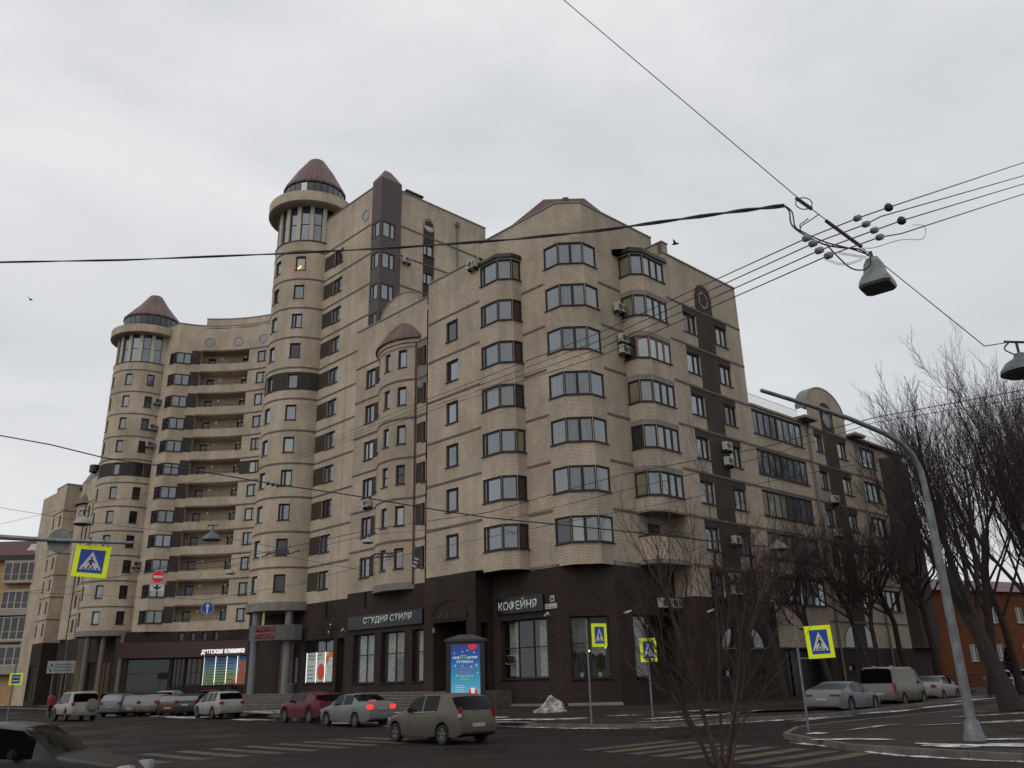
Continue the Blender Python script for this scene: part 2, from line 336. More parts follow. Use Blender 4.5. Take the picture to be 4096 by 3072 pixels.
# ---------------------------------------------------------------- corner block
B1 = thing('apartment_building', 'cream brick corner block with windows wrapping its chamfered corners above a coffee shop', 'building', (3.5, 52, 0), 'sections of the cream brick housing complex')
E1 = (-5.97, 55.2); LL = (-0.83, 50.05); LR_ = (0.19, 49.99); LI = (0.79, 50.42); CL = (3.2, 48.06); CR = (4.85, 48.02)
RL = (7.43, 50.39); RA = (8.13, 49.76); RB = (9.02, 49.86); RE = (17.27, 57.6)
S1 = Line(E1, LL); S1b = Line(LL, LR_); S1c = Line(LR_, LI); S2 = Line(LI, CL); S3 = Line(CL, CR); S4 = Line(CR, RL)
S5a = Line(RL, RA); S5b = Line(RA, RB); S5 = Line(RB, RE)
H = 1.52
wz = [(2.0, 3.27, z, z+H) for z in ROWS6]; lb = [(5.62, S1.L, z, z+H) for z in ROWS7]
wall(B1, S1, 0, 5.56, 8.0, 29.3, wz, (), 0, [(0, 5.5, z) for z in range(0)], cap=1)
wall(B1, S1, 5.56, S1.L, 7.8, 28.62, lb)
wall(B1, S1b, 0, S1b.L, 7.8, 28.62, [(0, S1b.L, z, z+H) for z in ROWS7]); wall(B1, S1c, 0, S1c.L, 7.8, 28.62, [(0, S1c.L, z, z+H) for z in ROWS7])
def stringcourse(root, S, u0, u1, zs, off=0.035, h=0.15):
    for z in zs:
        mb = MB(); mb.sbox(S, u0, u1, z-h, z, 0.0, off, 0, seg=0.4 if S.arc else 0); mb.build('string_course', M['string'], root)
ZS = [26.1-3*k for k in range(6)]
stringcourse(B1, S1, 0.0, 5.5, ZS)
for z in ROWS7:
    pm = pick(cur=0.5); window(B1, [(S1, 5.62, S1.L-0.02, [0.2]), (S1b, 0.02, S1b.L-0.02, []), (S1c, 0.02, S1c.L-0.02, [])], z, z+H, pm=(pm+[rnd.choice(P_SKY+P_CUR)]+[P_DRK[1] if rnd.random() < .6 else P_TAN]), dep=0.06, ft=0.10)
for z in ROWS6: window(B1, [(S1, 2.0, 3.27, [0.78] if rnd.random() < .5 else [0.2])], z, z+H, pm=pick())
mb = MB()   # lid and soffit over / under the left bay
for z0, z1, g in ((28.62, 28.82, 0.14), (28.82, 28.95, 0.02)):
    ring = [S1.pt(5.5, 0, g), S1.pt(S1.L, 0, g)+Vector((0, -0.1*g, 0)), S1b.pt(S1b.L, 0, g), S1c.pt(S1c.L, 0, g), S2.pt(-0.1, 0, -0.3), S2.pt(-1.9, 0, -0.02)]
    for i in range(len(ring)):
        a, b = ring[i], ring[(i+1) % len(ring)]; mb.face([(a.x, a.y, z0), (b.x, b.y, z0), (b.x, b.y, z1), (a.x, a.y, z1)])
    mb.face([(p.x, p.y, z1) for p in ring])
    mb.face([(p.x, p.y, z0) for p in ring])
mb.build('bay_roof', M['black'], B1)
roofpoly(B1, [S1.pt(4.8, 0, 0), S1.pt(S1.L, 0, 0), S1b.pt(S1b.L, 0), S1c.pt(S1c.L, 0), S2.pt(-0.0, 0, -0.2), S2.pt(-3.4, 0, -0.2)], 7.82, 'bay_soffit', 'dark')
# left wall between bays and the chamfered corner
cw = [(2.13, S2.L, z, z+H+0.03) for z in ROWS7]
wall(B1, S2, 0, S2.L, 7.75, 31.5, cw, cap=None); wall(B1, S2, -4.0, 0, 28.7, 31.5)
mbc = MB(); mbc.sbox(S2, -4.0, S2.L, 31.5, 31.6, -0.35, 0.06); mbc.sbox(S3, 0, S3.L, 31.5, 31.6, -0.35, 0.06); mbc.sbox(S4, 0, 7.46, 31.5, 31.6, -0.35, 0.06); mbc.build('parapet_cap', M['cap'], B1)
wall(B1, S3, 0, S3.L, 7.75, 31.5, [(0, S3.L, z, z+H+0.03) for z in ROWS7])
wall(B1, S4, 0, S4.L, 7.75, 31.5, [(0, 1.25, z, z+H+0.03) for z in ROWS7]); wall(B1, S4, S4.L, 7.46, 28.6, 31.5)
stringcourse(B1, S2, 0.05, 2.0, ZS); stringcourse(B1, S4, 1.35, S4.L, ZS)
for i, z in enumerate(ROWS7):
    a = [P_CUR[0], P_CUR[2], P_CUR[0], P_CUR[0]] if i not in (0, 6) else ([P_SKY[1], P_SKY[1], P_SKY[1], P_CUR[2]] if i == 0 else [P_DRK[0], P_CUR[1], P_SKY[1], P_CUR[1]])
    mb = MB()
    ww = window(B1, [(S2, 2.13, S2.L-0.03, []), (S3, 0.02, S3.L/2, []), (S3, S3.L/2, S3.L-0.02, []), (S4, 0.03, 1.25, [])], z, z+H+0.03, pm=a, dep=0.06, ft=0.085)
# hip roof behind the chamfer
mb = MB(); q = [(-0.9, 52.6, 31.6), (8.6, 52.3, 31.6), (9.0, 60, 31.6), (-1.5, 60, 31.6)]; t = [(2.75, 54.0, 35.6), (5.8, 54.0, 35.6), (6.2, 57, 35.6), (2.2, 57, 35.6)]
for i in range(4):
    j = (i+1) % 4; l = (Vector(q[j])-Vector(q[i])).length; mb.face([q[i], q[j], t[j], t[i]], 0, [(0, 0), (l, 0), (l*0.75, 3), (l*0.25, 3)])
mb.face(t); mb.build('hip_roof', M['roofmetal'], B1)
mb = MB()
mb.lathe(4.25, 52.3, [(0.36, 31.4), (0.36, 34.2), (0.28, 34.5), (0, 34.65)], n=16); mb.build('roof_vent', M['black'], B1, smooth=True)
# right bay
rb = [z for z in ROWS7 if z > 9]
for S, a, b in ((S5a, 0, S5a.L), (S5b, 0, S5b.L)):
    wall(B1, S, a, b, 11.0, 28.62, [(a, b, z, z+H) for z in rb], [(a, b, z+H+0.02, z+H+0.33, 5) for z in rb[1:]]+[(a, b, 10.9, 11.15, 5)])
    wall(B1, S, a, b, 7.9, 9.55, (), [(a, b, 7.8, 8.15, 5)])
DP = (5.62, 7.78)
hz = [(4.07, 5.6, z, z+1.5) for z in ROWS6+[6.1]]+[(7.8, 9.43, z, z+1.5) for z in ROWS6+[6.1]]
zn = [(DP[0], DP[1], 6.1, 26.0, 1)]+[(4.07, DP[0], z+1.5, z+1.96, 1) for z in ROWS6+[6.0]]+[(DP[1], 9.46, z+1.5, z+1.96, 1) for z in ROWS6+[6.0]]
slab = [(0, 2.32, z+H+0.02, z+H+0.33, 5) for z in rb[1:]]+[(0, 2.32, 10.9, 11.15, 5), (0, 4.0, 7.95, 8.15, 5)]
wall(B1, S5, 0, 2.32, 11.0, 28.62, [(0, 2.27, z, z+H) for z in rb], slab)
wall(B1, S5, 0, 2.32, 7.9, 9.55, (), [(0, 2.32, 7.8, 8.15, 5)])
wall(B1, S5, 2.32, S5.L, 6.1, 29.45, hz, zn, cap=1)
stringcourse(B1, S5, 2.36, S5.L, ZS+[8.05])
for i, z in enumerate(rb):
    fm = 'redframe' if z == 21 else 'frame'
    pm = [P_TAN if i in (0, 1, 3, 5) else P_DRK[0], P_SKY[1] if i != 2 else P_CUR[1], P_SKY[1] if i != 2 else P_CUR[1]]
    window(B1, [(S5a, 0.02, S5a.L-0.02, []), (S5b, 0.02, S5b.L-0.02, []), (S5, 0.03, 2.27, [0.36, 0.68])], z, z+H, fm, pm=pm, dep=0.06, ft=0.09)
for z in ROWS6:
    for a, b in ((4.07, 5.6), (7.8, 9.43)): window(B1, [(S5, a, b, [0.58] if a < 6 else [0.2, 0.62])], z, z+1.5, pm=pick(cur=0.45))
for a, b in ((4.07, 5.6), (7.8, 9.43)): window(B1, [(S5, a, b, [0.5])], 6.1, 7.6, pm=[P_DRK[0]])
mb = MB()
for g, z0, z1 in ((0.16, 28.62, 28.80), (0.04, 28.80, 29.0)):
    ring = [S4.pt(S4.L-0.6, 0, 0.02), S5a.pt(0, 0, g), S5b.pt(0, 0, g)+Vector((-0.05, -0.05, 0)), S5b.pt(S5b.L, 0, g), S5.pt(2.6, 0, g), S4.pt(6.2, 0, 0.02)]
    for i in range(len(ring)):
        a, b = ring[i], ring[(i+1) % len(ring)]; mb.face([(a.x, a.y, z0), (b.x, b.y, z0), (b.x, b.y, z1), (a.x, a.y, z1)])
    mb.face([(p.x, p.y, z1) for p in ring]); mb.face([(p.x, p.y, z0) for p in ring])
mb.build('bay_roof', M['black'], B1)
mb = MB(); arcpanel(mb, S5, 6.76, 1.03, 26.12, 27.25, 1.05, 0.0, 0.03); mb.build('arched_panel', M['dark'], B1)
mb = MB(); pts = 20
for k in range(pts):
    a = math.pi*k/pts; b = math.pi*(k+1)/pts
    c = [(6.76+r*math.cos(t), 27.25+r*math.sin(t)) for r, t in ((1.04, a), (1.16, a), (1.16, b), (1.04, b))]
    mb.hexa([S5.pt(*q, 0.0) for q in c]+[S5.pt(*q, 0.05) for q in c])
mb.build('arch_surround', M['brick'], B1)
oculus(B1, S5, 6.78, 27.1, 0.47, [P_DRK[1]], asp=1.15)
mb = MB(); mb.sbox(S5, 2.36, 3.0, 29.45, 30.3, -0.4, 0.0); mb.face([S5.pt(2.36, 28.6, 0), S5.pt(2.36, 30.3, 0), S5.pt(2.36, 30.3, -1.9), S5.pt(2.36, 28.6, -1.9)], 0, [(0, 0), (0, 1.7), (1.9, 1.7), (1.9, 0)])
mb.build('parapet_pier', M['brick'], B1)
mb = MB(); mb.sbox(S5, 2.3, 3.06, 30.3, 30.4, -1.9, 0.06); mb.build('parapet_cap', M['cap'], B1)
# open balcony at the foot of the right bay
mb = MB(); back = Line(S4.pt(S4.L, 0).xy, S4.pt(7.9, 0).xy)
wallmesh(mb, back, 0, 4.3, 8.1, 11.0, [(0.9, 2.2, 8.2, 10.5)], base=0)
side = Line(S5.pt(2.32, 0, -1.9).xy, S5.pt(2.32, 0, 0).xy); wallmesh(mb, side, 0, side.L, 8.1, 11.0); wallmesh(mb, side, 0, side.L, 6.1, 8.1)
mb.build('balcony_wall', WALLM, B1)
window(B1, [(back, 0.9, 2.2, [0.5])], 8.2, 10.5, pm=[P_DRK[0]], sill=False, name='balcony_door')
for z in (8.12, 11.0):
    roofpoly(B1, [S5a.pt(0, 0), S5b.pt(0, 0), S5b.pt(S5b.L, 0), S5.pt(2.32, 0), S5.pt(2.32, 0, -1.9)], z, 'balcony_slab', 'conc')
roofpoly(B1, [S5a.pt(0, 0), S5b.pt(0, 0), S5b.pt(S5b.L, 0), S5.pt(2.32, 0), S5.pt(2.32, 0, -1.9)], 7.9, 'balcony_slab', 'conc')
mb = MB(); rp = [S5a.pt(0.03, 9.85), S5b.pt(0, 9.85), S5b.pt(S5b.L, 9.85), S5.pt(2.3, 9.85)]; mb.tube(rp, 0.02, 5)
for S, u in ((S5a, 0.4), (S5b, 0.1), (S5b, 0.8), (S5, 0.7), (S5, 1.6)): mb.tube([S.pt(u, 9.55, -0.05), S.pt(u, 9.85, -0.02)], 0.014, 4)
mb.sbox(S5a, 0, S5a.L, 9.55, 9.62, -0.2, 0.04); mb.sbox(S5b, 0, S5b.L, 9.55, 9.62, -0.2, 0.04); mb.sbox(S5, 0, 2.32, 9.55, 9.62, -0.2, 0.04)
mb.build('balcony_railing', M['black'], B1)
# stepped-back wall, turret and gable left of the bay
S6 = Line((-12.8, 63.85), (-6.3, 57.4)); TC = (-6.9, 61.8); TR = 3.58; A6 = Arc(TC, TR, -176, -92, 1)
wl = [(1.4, 2.65, z, z+H-0.02) for z in ROWS6]; ws = [(8.72, 9.1, z, z+H-0.02) for z in ROWS6]
zz = [(2.65, 3.2, z, z+H-0.02, 1) for z in ROWS6]+[(8.05, 8.72, z, z+H-0.02, 1) for z in ROWS6]+[(8.1, 9.1, 22.25, 23.95, 5), (8.1, 9.1, 25.55, 25.9, 5)]
wall(B1, S6, 0, S6.L, 8.0, 29.35, wl+ws, zz, cap=1)
stringcourse(B1, S6, 0, 3.2, ZS); stringcourse(B1, S6, 8.1, S6.L, ZS)
for z in ROWS6:
    window(B1, [(S6, 1.4, 2.65, [0.4])], z, z+H-0.02, pm=pick()); window(B1, [(S6, 8.72, 9.1, [])], z, z+H-0.02, pm=[P_DRK[0]])
g1 = (A6.u(-118.7), A6.u(-106.4)); g2 = (A6.u(-143.2), A6.u(-131.4)); g3 = (A6.u(-171), A6.u(-161))
wall(B1, A6, 0, A6.L, 8.1, 25.95, [(a, b, z+0.08, z+H) for z in ROWS6 for a, b in (g1, g2, g3)], strings=())
stringcourse(B1, A6, 0, A6.L, ZS[1:]); 
mb = MB(); mb.lathe(*TC, [(TR, 25.6), (TR+0.10, 25.75), (TR+0.10, 25.95), (TR+0.2, 26.0), (TR+0.2, 26.3), (TR, 26.35)], -180, -88, 24); mb.build('turret_cornice', M['brick'], B1)
mb = MB(); mb.lathe(*TC, [(TR-0.02, 8.15), (TR+0.06, 8.12), (TR+0.04, 7.68), (2.4, 7.66), (0, 7.66)], -180, -88, 24, uvs=1); mb.build('turret_foot', M['conc'], B1)
mb = MB(); mb.lathe(*TC, [(TR+0.2, 26.3), (TR+0.38, 26.32), (TR+0.36, 26.5), (3.1, 27.75), (2.5, 28.5), (1.5, 29.0)], -182, -84, 14); mb.build('turret_roof', M['roofmetal'], B1)
for z in ROWS6:
    for a, b in (g1, g2, g3): window(B1, [(A6, a, b, [])], z+0.08, z+H, pm=pick(cur=0.2), trans=(0.5,) if (z == 15) else ())
mb = MB(); arcpanel(mb, S6, 5.7, 2.45, 29.36, 29.4, 1.4, -0.35, 0.0); mb.build('arched_gable', WALLM, B1)
mb = MB()
for k in range(20):
    a = math.pi*k/20; b = math.pi*(k+1)/20; c = [(5.7+r*math.cos(t), 29.4+(r-1.05)*math.sin(t)) for r, t in ((2.45, a), (2.55, a), (2.55, b), (2.45, b))]
    mb.hexa([S6.pt(*q, -0.38) for q in c]+[S6.pt(*q, 0.04) for q in c])
mb.build('gable_coping', M['conc'], B1)
mb = MB(); mb.tube([S6.pt(8.0, z, 0.12) for z in (8.0, 16, 26)], 0.06, 6); mb.build('downpipe', mat('rusty_downpipe', (0.10, 0.04, 0.025), 0.7, var=0.3, scale=1), B1)
# ground floor, corner block
SX = Line((2.42, 48.80), (5.62, 48.74))
GW = (1.66, 4.98)
k2 = [(-2.65, 1.15, *GW)]
wall(B1, S2, -3.3, 2.33, -0.35, 7.9, k2, base=4, depth=0.35, mats=WALLM)
wall(B1, SX, 0, SX.L, -0.35, 7.9, [(0.47, 2.72, GW[0]-0.08, 4.93)], base=4, depth=0.35)
wall(B1, S4, 1.04, 8.0, -0.35, 8.0, [(2.4, 6.9, 1.56, 5.0)], base=4, depth=0.35)
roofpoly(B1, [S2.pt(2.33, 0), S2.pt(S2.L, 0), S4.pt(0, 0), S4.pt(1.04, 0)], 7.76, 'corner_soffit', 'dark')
por = [(0.8, 3.95, 1.05, 5.12)]
wall(B1, S1, -0.15, 4.8, -0.35, 8.02, por, base=4, depth=2.2)
mb = MB(); ret = Line(S1.pt(4.8, 0).xy, S1.pt(4.8, 0, -1.45).xy); wallmesh(mb, ret, 0, ret.L, -0.35, 8.0, [(0.45, 1.1, 1.05, 4.95)], base=4, depth=0.6)
rt3 = Line(S1.pt(-0.15, 0, -2.2).xy, S1.pt(-0.15, 0).xy); wallmesh(mb, rt3, 0, rt3.L, -0.35, 8.0, base=4)
rt4 = Line(S1.pt(0, 0, -2.2).xy, S1.pt(0, 0).xy); wallmesh(mb, rt4, 0, rt4.L, 8.0, 29.3, base=0)
mb.build('return_wall', WALLM, B1)
sl_ = Line(S5.pt(2.32, 0, -1.9).xy, S5.pt(2.32, 0).xy)
mb = MB(); wallmesh(mb, sl_, 0, sl_.L, -0.35, 6.1, base=4); mb.build('return_wall', WALLM, B1)
aw = [(4.1, 5.55, 1.4, 1.93), (8.0, 9.35, 1.4, 1.93)]
wall(B1, S5, 2.32, S5.L, -0.35, 6.1, aw, base=4)
for a, b, c, d in aw: window(B1, [(S5, a, b, [0.5])], c, d, pm=[P_DRK[0]])
def lunette(root, S, u, w_, z, rise):
    o = None
    for s in (-1, 1):
        mb = MB(); ptsL = []
        a0, a1 = (0.38, 1.0)
        xs = [a0+(a1-a0)*k/8 for k in range(9)]
        pl = [(u+s*w_*x, z+rise*math.sqrt(max(0, 1-x*x))) for x in xs]
        P2 = [(u+s*w_*a0, z)]+pl
        P2 = P2[::-1] if s > 0 else P2
        mb.face([S.pt(a, b, 0.006) for a, b in P2]); fb = MB()
        for a, b in zip(P2, P2[1:]+[P2[0]]):
            fb.tube([S.pt(*a, 0.01), S.pt(*b, 0.01)], 0.04, 4, caps=False)
        f = fb.build('half_round_window', M['frame'], root); mb.build('pane', [P_DRK[0]], f)
        sb = MB(); sb.sbox(S, min(u+s*w_*a0, u+s*w_)-0.05, max(u+s*w_*a0, u+s*w_)+0.05, z-0.06, z-0.01, 0, 0.12); sb.build('sill', M['conc'], f)
lunette(B1, S5, 6.95, 2.43, 3.12, 1.45)
shopglass = pane('shop_glass', (0.02, 0.022, 0.022), 0.03, tr=0.82, rough=0.02)
curtain = mat('net_curtain', (0.28, 0.30, 0.27), 0.9, var=0.35, scale=5)
def foldcurtain(root, S, a, b, z0, z1, off, m_=None, amp=0.03, per=0.22, low=None):
    mb = MB(); n = max(2, int((b-a)/0.05))
    for k in range(n):
        u0_ = a+(b-a)*k/n; u1_ = a+(b-a)*(k+1)/n
        o0 = off+amp*math.sin(u0_*6.283/per); o1 = off+amp*math.sin(u1_*6.283/per)
        za = z0 if low is None else low(u0_); zb = z0 if low is None else low(u1_)
        mb.face([S.pt(u0_, za, o0), S.pt(u1_, zb, o1), S.pt(u1_, z1, o1), S.pt(u0_, z1, o0)])
    return mb.build('curtain', m_ or curtain, root)
warm = mat('warm_lamp', (1, 0.7, 0.35), 0.5, emit=(1, 0.62, 0.28), estr=4.5)
warmdim = mat('warm_lit_ceiling', (0.5, 0.4, 0.25), 0.8, emit=(1, 0.75, 0.4), estr=0.55)
room = mat('shop_interior', (0.05, 0.045, 0.035), 0.9, var=0.3)
roomlit = mat('lit_shop_interior', (0.13, 0.12, 0.085), 0.9, var=0.4, emit=(1, 0.85, 0.5), estr=0.018)
potm = mat('pale_green_pot', (0.35, 0.42, 0.33), 0.6); leafm = mat('pot_plant_leaf', (0.02, 0.035, 0.012), 0.7)
def shopwin(root, S, a, b, c, d, mul, trans, im, dep=0.30):
    o = window(root, [(S, a, b, mul)], c, d, 'frame', pm=[shopglass], dep=dep, trans=trans, ft=0.07, name='shop_window', drip=0.12, mw=0.035)
    mb = MB(); bk = -dep-1.6
    P = lambda u, z, o_: S.pt(u, z, o_)
    e = 0.5
    mb.face([P(a-e, c-.2, bk), P(b+e, c-.2, bk), P(b+e, d+.2, bk), P(a-e, d+.2, bk)]); mb.face([P(a-e, c-.2, -dep-.06), P(b+e, c-.2, -dep-.06), P(b+e, c-.2, bk), P(a-e, c-.2, bk)]); mb.face([P(a-e, d+.2, -dep-.06), P(b+e, d+.2, -dep-.06), P(b+e, d+.2, bk), P(a-e, d+.2, bk)])
    for u in (a-e, b+e): mb.face([P(u, c-.2, -dep-.06), P(u, d+.2, -dep-.06), P(u, d+.2, bk), P(u, c-.2, bk)])
    mb.build('interior', im, root); return o
shopwin(B1, S2, -2.65, 1.15, GW[0], GW[1], [0.33, 0.66], (0.52,), room)
foldcurtain(B1, S2, -2.4, -1.55, 1.8, 4.9, -0.55); foldcurtain(B1, S2, 0.1, 0.75, 1.75, 4.9, -0.55); foldcurtain(B1, S2, 0.75, 1.1, 2.9, 4.9, -0.5, low=lambda u: 3.0+0.15*math.sin(u*9))
shopwin(B1, SX, 0.47, 2.72, GW[0]-0.08, 4.93, [0.5], (0.56,), room)
foldcurtain(B1, SX, 0.62, 1.5, 1, 4.9, -0.55, low=lambda u: 2.9+0.12*abs(math.sin(u*7)), m_=mat('grey_net_curtain', (0.13, 0.135, 0.12), 0.9, var=0.4)); foldcurtain(B1, SX, 1.62, 2.45, 1, 3.6, -0.55, low=lambda u: 2.75+0.16*abs(math.sin(u*6.5)))
shopwin(B1, S4, 2.4, 6.9, 1.56, 5.0, [0.33, 0.66], (), mat('dark_shop_interior', (0.02, 0.018, 0.016), 0.9))
foldcurtain(B1, S4, 2.9, 3.9, 1, 4.75, -0.5, low=lambda u: 3.1+1.5*abs(u-3.4)/0.5)
# cup emblem on the coffee shop window
mb = MB(); cy_ = [(-2.42, 2.95), (-1.88, 2.95), (-1.92, 2.72), (-2.05, 2.62), (-2.25, 2.62), (-2.38, 2.72)]
mb.face([S2.pt(a, b, -0.31) for a, b in cy_]); mb.face([S2.pt(a, b, -0.31) for a, b in [(-2.56, 2.60), (-1.74, 2.60), (-1.86, 2.53), (-2.44, 2.53)]]); mb.tube([S2.pt(-1.9, 2.9, -0.3), S2.pt(-1.78, 2.88, -0.3), S2.pt(-1.78, 2.76, -0.3), S2.pt(-1.92, 2.72, -0.3)], 0.02, 4)
o = mb.build('cup_emblem', M['black'], B1)
mb = MB(); pts_ = [(-2.6, 2.58), (-2.44, 2.50), (-1.86, 2.50), (-1.70, 2.58), (-1.74, 2.99), (-2.44, 2.99)]; mb.tube([S2.pt(*q, -0.32) for q in pts_], 0.012, 4); mb.build('outline', mat('white_outline', (0.5, 0.5, 0.5), 0.5), o)
for S, u, z in ((SX, 1.07, 1.62), (SX, 2.1, 1.62), (S2, 1.0, 1.7)):
    mb = MB(); p = S.pt(u, z, -0.5); mb.lathe(p.x, p.y, [(0.09, z), (0.13, z+0.27), (0.11, z+0.27)], n=10)
    o = mb.build('flower_pot', potm, B1, smooth=True); mb = MB()
    for k in range(26):
        a = rnd.uniform(0, 6.28); r_ = rnd.uniform(0.05, 0.3); h_ = rnd.uniform(0.3, 1.0); q = Vector((p.x, p.y, z+0.25)); e_ = q+Vector((math.cos(a)*r_, math.sin(a)*r_, h_)); n_ = Vector((math.sin(a), -math.cos(a), 0))*0.03
        mb.face([q, e_-Vector((0, 0, .12))+n_, e_, e_-Vector((0, 0, .12))-n_])
    mb.build('plant', leafm, o)
mb = MB()
for S, u, z in ((SX, 1.55, 3.05), (SX, 2.45, 3.2), (S6, 8.75, 4.25), (S6, 8.85, 3.95)):
    p = S.pt(u, z, -0.7); mb.lathe(p.x, p.y, [(0, z-0.06), (0.06, z), (0, z+0.06)], n=8)
mb.build('indoor_lamp', warm, B1)
# studio windows
sw = [(1.0, 3.6), (4.4, 7.05), (7.9, 9.1)]
wall(B1, S6, 0, S6.L, -0.35, 8.0, [(a, b, GW[0], GW[1]) for a, b in sw]+[(2.2, 2.5, 6.75, 7.95)], base=4, depth=0.35)
window(B1, [(S6, 2.2, 2.5, [])], 6.75, 7.95, pm=[P_DRK[0]], sill=False)
for i, (a, b) in enumerate(sw): shopwin(B1, S6, a, b, GW[0], GW[1], [0.52] if i < 2 else [], (0.57,), roomlit)
foldcurtain(B1, S6, 1.1, 3.5, 1.7, 4.95, -0.5, per=0.3)
foldcurtain(B1, S6, 4.5, 5.2, 1.7, 4.9, -0.6); foldcurtain(B1, S6, 5.2, 7.0, 1, 4.9, -0.6, low=lambda u: 3.35+0.12*math.sin(u*11), m_=mat('warm_net_curtain', (0.26, 0.24, 0.15), 0.9, var=0.3)); foldcurtain(B1, S6, 7.95, 8.5, 1.7, 4.9, -0.6)
mb = MB(); mb.sbox(S6, 5.9, 6.8, 4.72, 4.86, -1.2, -1.1); mb.sbox(S6, 8.4, 9.0, 4.72, 4.86, -1.2, -1.1); mb.build('ceiling_light', mat('ceiling_strip', (1, .8, .5), 0.5, emit=(1, 0.75, 0.35), estr=0.7), B1)
mb = MB(); mb.sbox(S6, 5.2, 5.7, 1.7, 3.3, -1.2, -0.9); mb.sbox(S6, 6.05, 6.75, 2.3, 3.6, -1.1, -0.8); mb.sbox(S6, 8.5, 9.05, 1.7, 3.5, -1.1, -0.8); mb.build('salon_furniture', mat('dark_furniture', (0.02, 0.012, 0.01), 0.7), B1)
def signboard(root, S, a, b, z0, z1, mt, off=0.02, th=0.14, name='shop_sign'):
    mb = MB(); mb.sbox(S, a, b, z0, z1, off, off+th); return mb.build(name, mt, root)
signm = mat('black_signboard', (0.006, 0.006, 0.012), 0.35, var=0.1); white = mat('white_sign_letters', (0.55, 0.58, 0.52), 0.5, var=0.03)
o = signboard(B1, S6, 0.45, 9.14, 5.33, 6.27, signm); text(o, 'СТУДИЯ СТИЛЯ', S6, 2.4, 5.58, 0.55, 0.165, white, wid=5.6)
o = signboard(B1, S2, -2.78, 1.07, 5.36, 6.30, signm); text(o, 'КОФЕЙНЯ', S2, -2.62, 5.52, 0.68, 0.165, white, wid=3.2)
o = signboard(B1, S2, 1.55, 1.87, 5.80, 6.14, mat('house_number_plate', (0.42, 0.42, 0.40), 0.5), th=0.03); text(o, '36', S2, 1.61, 5.86, 0.2, 0.055, M['black'], wid=0.2)
o = signboard(B1, S2, 1.14, 2.05, 5.42, 5.70, mat('street_name_plate', (0.40, 0.41, 0.40), 0.5), th=0.03)
gt = mat('faded_sign_grey', (0.12, 0.12, 0.12), 0.6)
mb = MB()
for k, (a, b, z) in enumerate(((1.2, 1.45, 5.61), (1.2, 1.95, 5.48))): mb.sbox(S2, a, b, z, z+0.045, 0.052, 0.056)
mb.build('lettering', gt, o)
# arch over the entrance
mb = MB(); arcpanel(mb, S1, 2.38, 1.62, 5.12, 5.4, 1.0, 0.0, 0.05); mb.build('arched_tympanum', [M['stone']], B1)
mb = MB()
for k in range(18):
    a = math.pi*k/18; b = math.pi*(k+1)/18; c = [(2.38+r*math.cos(t), 5.4+(r-0.62)*math.sin(t)) for r, t in ((1.62, a), (1.72, a), (1.72, b), (1.62, b))]
    mb.hexa([S1.pt(*q, 0.0) for q in c]+[S1.pt(*q, 0.09) for q in c])
mb.build('arch_surround', M['stone'], B1)
scr = mat('metal_script', (0.10, 0.10, 0.11), 0.4, 0.3); mb = MB()
x = 0.8
for k in range(9):   # flowing handwritten metal lettering, hardly legible in the picture
    h_ = rnd.choice((0.2, 0.42, 0.3)); p0 = [(x, 5.3), (x+0.12, 5.3+h_), (x+0.2, 5.3+h_*0.8), (x+0.12, 5.32), (x+0.33, 5.36)]
    mb.tube([S1.pt(a, b, 0.12) for a, b in p0], 0.022, 4); x += 0.34
mb.build('script_lettering', scr, B1)
mb = MB(); bb = Line(S1.pt(0.8, 0, -2.2).xy, S1.pt(3.95, 0, -2.2).xy)
wallmesh(mb, bb, 0, bb.L, 1.0, 5.2, [(1.0, 2.6, 1.05, 3.6), (1.0, 2.8, 4.1, 4.5)], base=4); mb.build('porch_wall', WALLM, B1)
window(B1, [(bb, 1.0, 2.6, [0.5])], 1.05, 3.6, pm=[P_DRK[0]], sill=False, name='entrance_door')
mb = MB(); mb.sbox(bb, 1.1, 1.55, 4.15, 4.42, -0.1, -0.05); mb.sbox(bb, 1.9, 2.2, 4.15, 4.42, -0.1, -0.05); mb.sbox(bb, 2.45, 2.7, 4.15, 4.42, -0.1, -0.05); mb.build('transom_light', mat('lit_transom', (1, .8, .4), .5, emit=(1, 0.72, 0.28), estr=0.9), B1)
wall_lamp = MB(); wall_lamp.sbox(S1, 0.9, 1.0, 4.55, 4.8, 0.03, 0.15); wall_lamp.build('wall_lamp', mat('lamp_glass', (0.25, 0.25, 0.22), 0.4), B1)
# air conditioners and cameras
for S, u, z in ((S4, 3.55, 24.3), (S4, 3.75, 22.15), (S4, 3.75, 21.35), (S5, 6.95, 15.95), (S5, 6.95, 14.9), (S5, 6.75, 9.55), (S5, 6.0, 7.1), (S5, 6.0, 6.35), (S4, 4.6, 5.45), (S4, 5.6, 5.45)):
    if S is S4 and z > 20: ac(B1, Line(S4.pt(2.55, 0).xy, S4.pt(S4.L, 0).xy), u-3.5, z)
    else: ac(B1, S, u, z, w=0.95 if z < 6 else 0.8)
ac(B1, S6, 2.1, 14.2); ac(B1, Line(S1.pt(4.3, 0).xy, S1.pt(5.5, 0).xy), 0.4, 28.6)
for S, u, z in ((S2, 1.5, 5.05), (S4, 1.6, 5.05), (S5, 3.3, 5.2), (S6, 0.0, 5.35)):
    mb = MB(); mb.tube([S.pt(u, z, 0), S.pt(u, z+0.04, 0.25)], 0.03, 5); mb.tube([S.pt(u-0.2, z-0.02, 0.26), S.pt(u+0.18, z+0.1, 0.42)], 0.07, 6); mb.build('security_camera', mat('white_plastic', (0.5, 0.5, 0.5), 0.4), B1)
